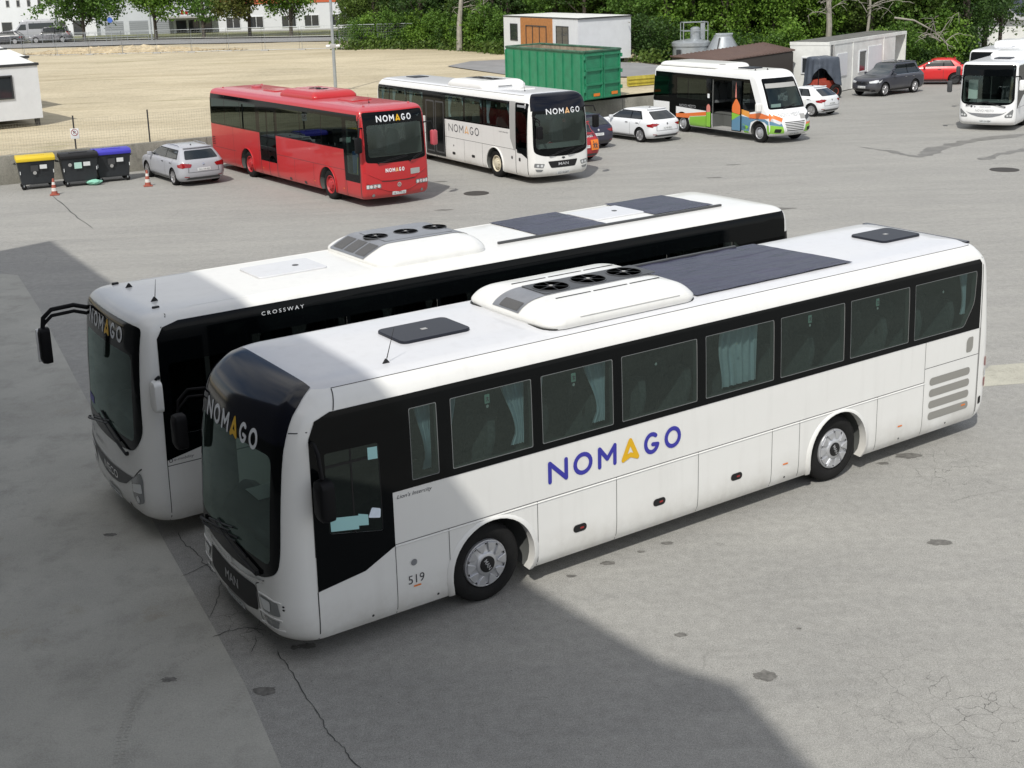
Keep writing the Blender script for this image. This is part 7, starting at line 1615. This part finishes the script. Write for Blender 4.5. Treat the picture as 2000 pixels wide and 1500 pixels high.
def build_small():
    # three large waste bins
    cols = [('waste_bin', 'dark waste bin with a yellow lid, leftmost beside the wall', mat('yellow_lid', (.62, .45, .02), .45), .00), ('waste_bin', 'dark waste bin with a black lid, middle one of three', M['plastic'], 0), ('waste_bin', 'dark waste bin with a blue lid beside the silver car', mat('blue_lid', (.045, .04, .40), .45), 0)]
    pos = [(-16.8, 47.7, .40), (-15.25, 48.1, .42), (-14.2, 48.95, .44)]
    body = mat('bin_body', (.022, .026, .03), .5, var=.2)
    for (nm, lab, lid, _), (x, y, a) in zip(cols, pos):
        t = empty(nm, lab, 'waste bin', (x, y, 0), a, 'large waste bins by the wall'); w_, d_ = .68, .50; vs = []
        for z, k in ((.20, .86), (.30, .88), (1.05, 1.0), (1.10, 1.04)): vs += [(-w_*k, -d_*k, z), (w_*k, -d_*k, z), (w_*k, d_*k, z), (-w_*k, d_*k, z)]
        MB().add(vs, [(i*4+q, i*4+(q+1)%4, i*4+4+(q+1)%4, i*4+4+q) for i in range(3) for q in range(4)]+[(3, 2, 1, 0), (12, 13, 14, 15)]).build('bin_body', body, t, bevel=.035)
        MB().prism([(-.55, 1.10), (.55, 1.10), (.55, 1.20), (.30, 1.30), (-.40, 1.30), (-.55, 1.22)], lambda q, z, x_: Vector((x_, q, z)), -.72, .72).build('lid', lid, t, bevel=.03)
        l2 = bpy.data.objects[-1] if False else None
        MB().box(-.35, .35, -.30, -.05, 1.285, 1.325).build('lid_grip', lid, t, bevel=.012)
        for sx in (-1, 1):
            MB().tube([(sx*.74, -.2, 1.0), (sx*.80, 0, 1.0), (sx*.74, .2, 1.0)], .025, 6).build('side_grip', body, t)
            for sy in (-1, 1):
                o = MB().lathe([(.08, -.03), (.10, -.02), (.10, .02), (.08, .03)], 14, o=(sx*.52, sy*.36, .10)).build('caster', M['rubber'], t); MB().box(sx*.52-.02, sx*.52+.02, sy*.36-.04, sy*.36+.04, .12, .24).build('caster_fork', M['galv'], o)
            MB().prism([(sx*.60, .62), (sx*.625, .62), (sx*.625, .75), (sx*.60, .75)], lambda q, z, c: Vector((q, -.52+c, z)), -.0, -.006).build('reflector', M['plate'], t, sm=0)
        S = lambda u, z: Vector((u, -.435-.10*(z-.2)/.9*1.0-.012-.045, z))
        patch('bin_label', [rrect(.12, .38, .80, .96, .01, 2)], S, M['plate'], t); patch('bin_label', [rrect(-.22, .06, .72, .96, .01, 2)], S, M['signgreen'] if lid is M['plastic'] else M['satin'], t); patch('bin_label', [circ(-.08 if lid is not M['plastic'] else -.38, .66 if lid is not M['plastic'] else .88, .07, 14)], lambda u, z: S(u, z)-Vector((0, .004, 0)), M['grey'], t)
    # cones
    cr_ = mat('cone_red', (.34, .085, .055), .55, var=.3, vscale=6); cw = mat('cone_white', (.66, .64, .60), .6, var=.2, vscale=6)
    for (x, y), lab in (((-15.51, 45.73), 'red and white traffic cone in front of the waste bins'), ((-12.34, 47.1), 'red and white traffic cone beside the silver estate car')):
        t = empty('traffic_cone', lab, 'traffic cone', (x, y, 0), .3, 'traffic cones'); MB().box(-.17, .17, -.17, .17, .005, .04).build('cone_base', cr_, t, bevel=.012)
        prof = [(.12, .04), (.035, .62), (.025, .63), (.001, .635)]; zs = [.04, .16, .28, .40, .50, .63]
        mb = MB()
        for k in range(5): a_, b_ = zs[k], zs[k+1]; mb.lathe([(.12-.085*(a_-.04)/.58, a_), (.12-.085*(b_-.04)/.58, b_)], 18, k % 2, axis='z')
        mb.build('cone_body', [cr_, cw], t)
    # crumpled green bag
    vs = []; n, m = 14, 9
    for j in range(m+1):
        for i in range(n):
            a_, b_ = 2*math.pi*i/n, math.pi*j/m; rr = .20*(1+.35*noise.noise(Vector((math.cos(a_)*2, math.sin(a_)*2, b_*1.5)))); vs.append((rr*1.5*math.cos(a_)*math.sin(b_), rr*math.sin(a_)*math.sin(b_), .11-.11*math.cos(b_)+.04*abs(noise.noise(Vector((i*1.1, j*1.3, 0)))) if j else .02))
    o = MB().add(vs, [(j*n+i, j*n+(i+1)%n, (j+1)*n+(i+1)%n, (j+1)*n+i) for j in range(m) for i in range(n)]).build('plastic_bag', mat('mint_plastic', (.25, .55, .42), .4), sm=0); o.location = (-14.65, 47.9, .0); tag(o, 'crumpled pale green plastic bag on the ground before the blue-lidded bin', 'bag')
    # covers and stains in the yard
    for p, rr, lab in (((.3, 42.8), .45, 'dark manhole cover in the yard before the white bus'), ((19.4, 43.9), .5, 'dark manhole cover near the right edge of the yard')):
        o = MB().lathe([(rr, .0), (rr, .012), (rr*.9, .012), (rr*.9, .008), (.001, .008)], 28, axis='z').build('manhole_cover', mat('cast_iron', (.045, .04, .035), .7, var=.3, vscale=10) if 'cast_iron' not in bpy.data.materials else bpy.data.materials['cast_iron']); o.location = (p[0], p[1], .002); tag(o, lab, 'manhole cover', 'manhole covers')
    # heaps
    def heap(name, lab, cx, cy, lx, ly, h_, m, rz=0, z=2.0, n=40, rough=.3):
        vs = []
        for j in range(n+1):
            for i in range(n+1):
                x, y = -1+2*i/n, -1+2*j/n; d = max(0, 1-(x*x+y*y)); q = Vector((x*lx*2.2, y*ly*2.2, 0)); vs.append((x*lx, y*ly, h_*(d**.8)*(1+rough*noise.noise(q))+rough*.16*noise.noise(q*3.1)*min(1, d*4)-.03))
        o = MB().add(vs, [(j*(n+1)+i, j*(n+1)+i+1, (j+1)*(n+1)+i+1, (j+1)*(n+1)+i) for j in range(n) for i in range(n)]).build(name, m, sm=20); o.location = (cx, cy, z); o.rotation_euler = (0, 0, rz); return tag(o, lab, 'heap')
    gm = concrete_ground('rubble', (.36, .28, .165), (.52, .44, .30), stain=(.20, .15, .09), speck=3.2, big=.8)
    heap('rubble_heap', 'long low heap of pale rubble behind the site fence', -31.5, 114.2, 9.8, 2.4, .55, gm, -.22, 2.0, 70, .55); heap('earth_heap', 'small orange-brown earth heap at the edge of the woods', -2.9, 105.5, 1.6, 1.0, .9, mat('orange_earth', (.36, .17, .08), .95, var=.3), 0, 1.95)
    rnd = random.Random(4); mb = MB()
    for k in range(1500):
        p = Vector((-31.5+rnd.uniform(-9.5, 12.5), 113.0+rnd.gauss(0, 1.1)-.22*0, 2.05)); p.y -= .22*(p.x+31.5); s_ = rnd.uniform(.05, .16); q = [(rnd.uniform(-1, 1)*s_, rnd.uniform(-1, 1)*s_, rnd.uniform(0, 1)*s_) for _ in range(4)]
        mb.add([p+Vector(a_) for a_ in q], [(0, 1, 2), (0, 3, 1), (1, 3, 2), (0, 2, 3)])
    tag(mb.build('loose_stones', gm, sm=0), 'scattered pale stones in front of the rubble heap', 'stones', kind='stuff')
    # puddles and asphalt path in the field
    pm = mat('puddle_water', (.24, .215, .16), .08, spec=.35); Z = lambda p: zf(p.y)+.015
    def blob(px, py, rx, ry, z=None, seed=0, n=44):
        c = GP(px, py, z if z is not None else 1.2); return [(c.x+rx*math.cos(2*math.pi*k/n)*(1+.45*noise.noise(Vector((math.cos(2*math.pi*k/n)*1.5, math.sin(2*math.pi*k/n)*1.5, seed)))+.22*noise.noise(Vector((math.cos(2*math.pi*k/n)*4, math.sin(2*math.pi*k/n)*4, seed+3)))), c.y+ry*math.sin(2*math.pi*k/n)*(1+.45*noise.noise(Vector((math.cos(2*math.pi*k/n)*1.5, math.sin(2*math.pi*k/n)*1.5, seed+7)))+.22*noise.noise(Vector((math.cos(2*math.pi*k/n)*4, math.sin(2*math.pi*k/n)*4, seed+3))))) for k in range(n)]
    for i, (px, py, rx, ry) in enumerate(((297, 238, 1.25, .55), (368, 254, .8, 1.1), (108, 219, .8, .45))): 
        P = blob(px, py, rx, ry, 1.2, i); c_ = GP(px, py, 1.2); sheet('puddle', P, zf(c_.y)-.03+.05*noise.noise(Vector((c_.x*.15, c_.y*.15, 0)))+.03*noise.noise(Vector((c_.x*.8, c_.y*.8, 3)))-.022, pm)
    tag(MB().add([(x, y, zf(y)+.03) for x, y in ((-1.1, 84.6), (2.5, 77.0), (11.4, 71.6), (13.5, 77), (11.5, 82), (3.5, 88.5), (0.5, 88))], [tuple(range(7))]).build('field_path', M['road'], sm=0), kind='structure')
    dk = mat('oil_stain', (.158, .153, .14), .8, var=.5, vscale=14); P = []
    def st(px, py, rx, ry, sd): P.append(blob(px, py, rx, ry, 0, sd))
    for i, (px, py, rx, ry) in enumerate(((520, 1349, .13, .09), (1188, 1100, .10, .05), (1252, 1078, .05, .03), (1303, 1061, .09, .04), (1115, 1125, .06, .04), (1772, 890, .22, .10), (1725, 905, .1, .05), (600, 930 and 1262, .10, .06), (575, 1265, .05, .04), (300, 1325, .13, .06), (330, 1328, .10, .05), (1560, 1149 and 1228, .03, .02), (318, 1312, .06, .04), (640, 368, .3, .12), (868, 410, .3, .1), (860, 355, .25, .1), (1495, 1320, .12, .09), (240, 1040, .12, .06), (215, 1045, .1, .05), (1835, 1060, .16, .08), (1330, 1240, .08, .04), (1410, 266, .4, .15), (1430, 322, .3, .1), (1395, 347, .3, .1), (1358, 378, .25, .1), (1510, 408, .6, .2), (1450, 420 and 438, .3, .1))): st(px, py, rx, ry, i)
    for i, p in enumerate(P): sheet('oil_stain', p, .0035+.0004*(i % 4), dk)
    # cracks and wet tracks as thin strips lying on the ground
    def strip(px, w0, jit=.03, z=.0065, seed=1, m=None, name='ground_crack', sub=6, pts=None):
        rn = random.Random(seed); q = [GP(*p) for p in px] if pts is None else pts; L0 = []
        for a_, b_ in zip(q, q[1:]):
            for k in range(sub): L0.append(a_.lerp(b_, k/sub)+Vector((rn.gauss(0, jit), rn.gauss(0, jit), 0)))
        L0.append(q[-1]); vs = []
        for i, p in enumerate(L0):
            d = (L0[min(i+1, len(L0)-1)]-L0[max(i-1, 0)]); nn = Vector((-d.y, d.x, 0)).normalized()*w0*rn.uniform(.4, 1)/2*(1 if 0 < i < len(L0)-1 else .2); vs += [(p+nn).to_tuple()[:2]+(z,), (p-nn).to_tuple()[:2]+(z,)]
        return tag(MB().add(vs, [(2*i, 2*i+1, 2*i+3, 2*i+2) for i in range(len(L0)-1)]).build(name, m or M['seam'], sm=0), kind='structure')
    strip([(540, 1272), (562, 1300), (590, 1352), (622, 1395), (640, 1432), (672, 1462), (700, 1500), (730, 1540)], .013, .010); strip([(345, 1040), (362, 1062), (385, 1080), (408, 1108), (432, 1130)], .014, .012, seed=2)
    strip([(352, 1128), (380, 1115), (410, 1100)], .012, .006, seed=3); strip([(415, 1245), (440, 1235), (480, 1225), (520, 1232)], .015, .008, seed=4); strip([(500, 1240), (498, 1262), (490, 1275)], .010, .008, seed=5); strip([(432, 1130), (428, 1165), (410, 1205)], .010, .010, seed=6)
    strip([(100, 380), (140, 415), (182, 447)], .05, .02, seed=7)
    wet = mat('damp_asphalt', (.188, .183, .169), .55, var=.3, vscale=2)
    strip([(1800, 306), (1830, 290), (1900, 275), (2000, 262)], .9, .05, .0045, 8, wet, 'damp_track'); strip([(1730, 293), (1765, 302), (1805, 307)], .5, .03, .0055, 9, wet, 'damp_track'); strip([(1915, 312), (1960, 300), (2010, 290)], .6, .05, .0045, 10, wet, 'damp_track'); strip([(1680, 287), (1740, 296)], .2, .02, .005, 11, wet, 'damp_track')
    # faint arcs of tyre prints on the concrete
    tm = mat('tyre_dust', (.40, .39, .35), .95, var=.3, vscale=14)
    for c0, c1, c2, w_ in (((175, 1340), (250, 1255), (395, 1215), .06), ((240, 1440), (265, 1330), (420, 1255), .07), ((232, 1490), (240, 1400), (285, 1330), .06), ((430, 1400), (460, 1370), (485, 1350), .06)):
        a_, b_, c_ = GP(*c0), GP(*c1), GP(*c2); q = [a_*(1-t)**2+b_*2*t*(1-t)+c_*t*t for t in [k/6 for k in range(7)]]
        ln_ = (b_-a_).length+(c_-b_).length; mb = MB(); tot = max(6, int(ln_/.055))
        for k in range(tot):
            t = k/tot; p = a_*(1-t)**2+b_*2*t*(1-t)+c_*t*t; d = ((b_-a_)*(1-t)+(c_-b_)*t).normalized(); nn = Vector((-d.y, d.x, 0))
            for sd in (-1, 1):
                e = p+nn*sd*w_*.5; mb.add([(e-nn*w_*.38-d*.010).to_tuple()[:2]+(.0062+.0006*(k % 4),), (e+nn*w_*.38+d*.004).to_tuple()[:2]+(.0062+.0006*(k % 4),), (e+nn*w_*.38+d*.012).to_tuple()[:2]+(.0062+.0006*(k % 4),), (e-nn*w_*.38+d*.004).to_tuple()[:2]+(.0062+.0006*(k % 4),)], [(0, 1, 2, 3)])
        tag(mb.build('tyre_print', tm, sm=0), kind='structure')
# ---------------------------------------------------------------- trees and bushes
def leaf_mat(name, a, b, tr=.35):
    m, t, p = newmat(name); N = t.nodes.new; K = t.links.new
    g = N('ShaderNodeNewGeometry'); oi = N('ShaderNodeObjectInfo'); ad = N('ShaderNodeMath'); ad.operation = 'FRACT'; a2 = N('ShaderNodeMath'); a2.operation = 'MULTIPLY_ADD'; a2.inputs[1].default_value = .6
    tcx = N('ShaderNodeTexCoord'); nz_ = N('ShaderNodeTexNoise'); nz_.inputs['Scale'].default_value = .9; K(tcx.outputs['Object'], nz_.inputs['Vector'])
    K(g.outputs['Random Per Island'], a2.inputs[0]); K(nz_.outputs[0], a2.inputs[2])
    mr = N('ShaderNodeMapRange'); mr.inputs[1].default_value = .35; mr.inputs[2].default_value = 1.15; K(a2.outputs[0], mr.inputs[0])
    x = N('ShaderNodeMix'); x.data_type = 'RGBA'; x.inputs[6].default_value = a+(1,); x.inputs[7].default_value = b+(1,); K(mr.outputs[0], x.inputs[0]); K(x.outputs[2], p.inputs['Base Color'])
    p.inputs['Roughness'].default_value = .55; p.inputs['Specular IOR Level'].default_value = .3
    tl = N('ShaderNodeBsdfTranslucent'); K(x.outputs[2], tl.inputs[0]); ms = N('ShaderNodeMixShader'); ms.inputs[0].default_value = tr
    o = [n for n in t.nodes if n.type == 'OUTPUT_MATERIAL'][0]; K(p.outputs[0], ms.inputs[1]); K(tl.outputs[0], ms.inputs[2]); K(ms.outputs[0], o.inputs[0]); return m
LM = [leaf_mat('leaf_mid_green', (.045, .105, .018), (.13, .24, .038)), leaf_mat('leaf_bright_green', (.075, .165, .02), (.19, .32, .045)), leaf_mat('leaf_dark_green', (.022, .055, .014), (.068, .13, .028)), leaf_mat('leaf_olive', (.05, .09, .018), (.13, .20, .04)), leaf_mat('leaf_rust', (.09, .075, .018), (.13, .17, .035))]
BARK = mat('bark', (.075, .062, .048), .9, var=.4, vscale=6); PALE = mat('pale_bark', (.30, .28, .24), .85, var=.3, vscale=3)
def tree_meshes(seed, H, cr_, cb, leaf=.2, nclump=230, per=26, m=LM[0], conifer=False, bark=BARK, spread=.5, tr_=.16):
    rn = random.Random(seed); tr = MB(); lean = (rn.uniform(-.3, .3), rn.uniform(-.3, .3)); top = Vector((lean[0], lean[1], H*.92))
    tp = [Vector((0, 0, -.15)), Vector((lean[0]*.2, lean[1]*.2, H*.3)), Vector((lean[0]*.6, lean[1]*.6, H*.62)), top]; tr.tube(tp, [tr_*1.25, tr_, tr_*.6, tr_*.12], 8)
    cz = (cb+H)/2; hz = (H-cb)/2; lobes = [(Vector((rn.uniform(-.55, .55)*cr_, rn.uniform(-.55, .55)*cr_, cz+rn.uniform(-.65, .75)*hz)), rn.uniform(.38, .62)*cr_) for _ in range(11)]
    for c, r_ in lobes:
        z = max(cb*.8, c.z-r_*1.1); k = min(1, max(0, z/H)); st = tp[0].lerp(top, k); tr.tube([st, st.lerp(c, .55)+Vector((0, 0, -.1)), c], [tr_*.45, tr_*.28, tr_*.08], 5)
    lv = MB(); V = []; F = []
    for k in range(nclump):
        if conifer:
            z = cb+(H-cb)*rn.random()**1.3; rad = cr_*(1-(z-cb)/(H-cb))**.8+.15; a = rn.random()*6.283; q = rad*(rn.random()**.4); c = Vector((math.cos(a)*q, math.sin(a)*q, z-q*.25)); cs = spread*.8
        else:
            l, r_ = lobes[k % len(lobes)]; d = Vector((rn.gauss(0, 1), rn.gauss(0, 1), rn.gauss(0, 1)*.85)).normalized(); c = l+d*r_*(rn.random()**.35); cs = spread
            if c.z < cb*.9: c.z = cb*.9+rn.random()*.4
        for _ in range(per):
            p = c+Vector((rn.gauss(0, 1), rn.gauss(0, 1), rn.gauss(0, .7)))*cs*.5; s_ = leaf*rn.uniform(.6, 1.25)
            n = Vector((rn.gauss(0, 1), rn.gauss(0, 1), rn.gauss(.5, 1))).normalized(); u = n.orthogonal().normalized(); w_ = n.cross(u); a = rn.random()*6.283; u2 = u*math.cos(a)+w_*math.sin(a); w2 = n.cross(u2)
            b = len(V); V += [p-u2*s_*.5, p+w2*s_*.32, p+u2*s_*.5, p-w2*s_*.32]; F.append((b, b+1, b+2, b+3))
    lv.v = [tuple(v) for v in V]; lv.f = F; lv.m = [0]*len(F)
    me = bpy.data.meshes.new('crown'); me.from_pydata(lv.v, [], lv.f); me.materials.append(m); me.update()
    return tr.mesh([bark], sm=60), me
def put_tree(ms, name, lab, cat, loc, s=1, rz=0, group=None, sz=None):
    t = empty(name, lab, cat, loc, rz, group); t.scale = (s, s, sz or s); link('trunk', ms[0], t); link('crown', ms[1], t); return t
def build_trees():
    rn = random.Random(11)
    # street trees before the white buildings
    info = [(164, 143, 9.2, 5.2, 2.0, 0, 'leftmost far street tree, broad dark green crown'), (305, 140, 8.6, 3.9, 2.3, 1, 'second far street tree from the left, mid green'), (398, 138, 8.4, 3.4, 2.0, 0, 'third far street tree from the left, thin grey-green crown'), (488, 137, 8.4, 3.9, 2.2, 4, 'far street tree with reddish-brown tinge'), (569, 135, 8.0, 3.5, 2.2, 1, 'fifth far street tree, loose yellow-green crown')]
    for i, (px, Y, H, cr_, cb, mi, lab) in enumerate(info):
        p = AT(px, 68, Y); ms = tree_meshes(20+i, H, cr_, cb, .32, (520, 420, 300, 380, 300)[i], 26, LM[mi], spread=.7, tr_=.17); put_tree(ms, 'street_tree', lab, 'tree', (p.x, p.y, 2.15), 1, 0, 'trees along the far street')
    V = [tree_meshes(1, 12, 3.6, .8, .27, 300, 26, LM[0]), tree_meshes(2, 11, 3.3, .5, .25, 300, 26, LM[1]), tree_meshes(3, 12.5, 3.4, .4, .24, 320, 26, LM[2]), tree_meshes(4, 11.5, 3.2, .6, .25, 260, 24, LM[3]), tree_meshes(5, 13, 2.6, .3, .2, 330, 26, LM[2], conifer=True), tree_meshes(6, 12, 2.8, .4, .2, 300, 26, LM[3], conifer=True)]
    Bs = [tree_meshes(7, 3.4, 1.7, .05, .2, 150, 24, LM[1], spread=.45, tr_=.05), tree_meshes(8, 2.8, 1.8, .05, .18, 150, 24, LM[2], spread=.45, tr_=.05), tree_meshes(9, 3.8, 1.6, .05, .2, 150, 24, LM[0], spread=.45, tr_=.05)]
    kinds = ['mid green broadleaf tree in the woods behind the field', 'bright green broadleaf tree in the woods behind the field', 'dense dark green tree in the woods behind the field', 'olive green tree in the woods behind the field', 'dark green conifer in the woods behind the field', 'olive tinged conifer in the woods behind the field']
    def pathpt(P, t):
        t = t*(len(P)-1); i = min(int(t), len(P)-2); return Vector(P[i]).lerp(Vector(P[i+1]), t-i)
    def place(x):
        for lim, t_ in ((-8.5, 'of woods beside the far street'), (-5.2, 'of woods left of the earth heap'), (-1.8, 'of woods behind the earth heap'), (.8, 'of woods at the pale trunk'), (3.4, 'of woods left of the modular house'), (6.5, 'of woods behind the modular house'), (10.5, 'of woods above the modular house'),
            (14.5, 'of woods left of the steel tank'), (17.5, 'of woods behind the steel hopper'), (21, 'of woods above the brown shed'), (24.5, 'of woods left of the leafless trunk'), (28, 'of woods behind the white cabin'), (31, 'of woods above the cabin end'), (35, 'of woods behind the red car'), (39, 'of woods at the large conifer')):
            if x < lim: return t_
        return 'of woods at the right edge'
    edge = [(-10.5, 110), (-5.5, 108.5), (-.2, 102.5), (3.2, 99), (8.5, 97), (13.5, 89), (18, 88), (24, 88.5), (31, 89.5), (37, 92.5), (43, 98)]
    n = 26
    for row, (dy, cnt) in enumerate(((1.5, 24), (6.5, 22), (12, 20))):
        for k in range(cnt):
            p = pathpt(edge, (k+rn.uniform(.1, .9))/cnt); t = k/cnt
            kd = rn.choice([4, 5, 2, 3] if t < .32 else [0, 1, 2, 3] if t < .5 else [1, 1, 0, 2] if t < .68 else [0, 3, 2, 0, 1]); s = rn.uniform(.85, 1.15)
            x, y = p.x+rn.uniform(-.8, .8), p.y+dy+rn.uniform(-1, 1)
            if y > 105 and x < -10.5: continue
            put_tree(V[kd], 'woodland_tree', kinds[kd].replace(' in the woods behind the field', '')+', '+('front row', 'second row', 'back row')[row]+' '+place(x), 'tree', (x, y, 1.9 if x < 14 else .3), s, rn.random()*6.28, 'trees in the woods')
    blab = ['bright green bush at the edge of the woods', 'dark green bush at the edge of the woods', 'mid green bush at the edge of the woods']
    ed2 = [(-9.5, 106.8), (-5.5, 105.9), (-2.5, 104.2), (.6, 100.8), (3.1, 96.8), (12.6, 84.5), (14.5, 86), (19, 86), (24.0, 84.8), (30.8, 86.5), (36, 89.5)]
    for k in range(34):
        t = (k+rn.uniform(.2, .8))/34; p = pathpt(ed2, t); b = rn.choice([0, 1, 2]); 
        if 3.2 < p.x < 12.0: continue
        put_tree(Bs[b], 'bush', blab[b].replace(' at the edge of the woods', '')+' at the foot '+place(p.x), 'bush', (p.x, p.y+rn.uniform(-.3, .6), 1.75 if p.x < 13.5 else .1), rn.uniform(.6, 1.0) if t < .22 else rn.uniform(.8, 1.15), rn.random()*6.28, 'bushes along the woods')
    # big conifer at the right and trees beside the buses
    put_tree(V[4], 'conifer', 'large dark conifer behind the two buses at the right edge', 'tree', (36.5, 90.5, .1), 1.15, .4); put_tree(V[0], 'roadside_tree', 'mid green tree left of the large dark conifer', 'tree', (32.6, 90.5, .1), 1.0, 1.4); put_tree(V[2], 'roadside_tree', 'dense dark tree right of the large conifer', 'tree', (40.5, 94, .1), .8, 2.2)
    # the green mass behind everything
    mass = MB(); Vv = []; F = []
    for k in range(26000):
        p = pathpt([(x+(1.5 if x < -5 else 0), y) for x, y in edge], rn.random()); q = Vector((p.x+rn.uniform(-3, 3), p.y+9+rn.uniform(0, 11), rn.uniform(.2, 8.5)+1)); s_ = rn.uniform(.25, .55)
        nn = Vector((rn.gauss(0, 1), rn.gauss(0, 1), rn.gauss(0, 1))).normalized(); u = nn.orthogonal().normalized()*s_; w_ = nn.cross(u)*.7; b = len(Vv); Vv += [tuple(q-u), tuple(q+w_), tuple(q+u), tuple(q-w_)]; F.append((b, b+1, b+2, b+3))
    me = bpy.data.meshes.new('m'); me.from_pydata(Vv, [], F); me.materials.append(LM[2]); o = link('woodland_interior', me); tag(o, 'dark leafy depth of the woods behind the first trees', 'woods', kind='stuff')
    # undergrowth and weeds
    Vv = []; F = []
    for k in range(5200):
        t = rn.random(); p = pathpt([(-10.5, 105.6), (-5.5, 104.6), (-1.5, 102.4), (1.2, 98.2), (3.4, 94.0)], t) if rn.random() < .6 else pathpt([(12.0, 83.5), (14, 82.8), (22.0, 84.5), (30.5, 85.8), (37, 88.5)], t)
        q = Vector((p.x+rn.gauss(0, .5), p.y+rn.gauss(.2, .6), (zf(p.y) if p.x < 13 else .0)+rn.random()**2*.8)); s_ = rn.uniform(.08, .2); nn = Vector((rn.gauss(0, 1), rn.gauss(0, 1), rn.gauss(.6, 1))).normalized(); u = nn.orthogonal().normalized()*s_; w_ = nn.cross(u)*.6; b = len(Vv); Vv += [tuple(q-u), tuple(q+w_), tuple(q+u), tuple(q-w_)]; F.append((b, b+1, b+2, b+3))
    me = bpy.data.meshes.new('u'); me.from_pydata(Vv, [], F); me.materials.append(LM[3]); tag(link('undergrowth', me), 'low weeds and brambles along the edge of the woods', 'undergrowth', kind='stuff')
    # bare pale trunks and dry boughs
    def bare(lab, pts, r0, twigs, seed, name='bare_tree'):
        rr = random.Random(seed); mb = MB(); pts = [Vector(p) for p in pts]; mb.tube(pts, [r0*(1-.6*i/(len(pts)-1)) for i in range(len(pts))], 8)
        t = thing(name, lab, 'tree'); mb.build('trunk', PALE, t); m2 = MB()
        for _ in range(twigs):
            a = pts[0].lerp(pts[-1], rr.uniform(.45, .98)); d = Vector((rr.uniform(-1, 1), rr.uniform(-.6, .2), rr.uniform(-.1, .7))).normalized(); L_ = rr.uniform(1.0, 2.6); q = [a, a+d*L_*.4+Vector((0, 0, .1)), a+d*L_*.75-Vector((0, 0, .02)), a+d*L_-Vector((0, 0, .35))]; m2.tube(q, [.035, .028, .02, .008], 4)
            for _ in range(3): b = q[1].lerp(q[3], rr.random()); e = Vector((rr.uniform(-1, 1), rr.uniform(-.5, .3), rr.uniform(-.6, .5))).normalized()*rr.uniform(.4, 1.0); m2.tube([b, b+e*.6, b+e-Vector((0, 0, .1))], [.018, .012, .005], 4)
        m2.build('branches', PALE, t)
    bare('pale bare tree trunk rising at the edge of the woods', [(-.25, 99.2, 1.8), (-.2, 99.2, 4.0), (.05, 99.3, 6.2), (.3, 99.5, 9.0)], .26, 8, 1)
    bare('pale leafless trunk with drooping boughs behind the white cabin', [(25.2, 86.2, .0), (25.3, 86.2, 3.5), (25.1, 86.2, 6.5), (25.2, 86.4, 9)], .24, 22, 2)
    bare('dry fallen branch arching over the red car', [(29.2, 84.6, 3.9), (30.4, 84.2, 3.7), (31.6, 83.9, 3.0), (32.6, 83.6, 2.0)], .07, 9, 3, 'dry_branch')
    bare('second pale dry bough hanging right of the leafless trunk', [(28.0, 86.8, 1.0), (28.2, 86.6, 4.5), (28.0, 86.4, 7.5)], .12, 16, 5)
    bare('thin bare stem beside the pale trunk', [(1.7, 98.8, 1.8), (1.8, 98.8, 4.5), (1.7, 98.8, 7.5)], .07, 6, 4)
busA = build_bus_a()
busB = build_bus_b()
build_bus_c(); build_bus_d(); build_bus_fg(); build_minibus()
build_cars(); build_tractor()
build_house(); build_container(); build_site_containers(); build_cabins(); build_far_street(); build_fences(); build_small(); build_trees()
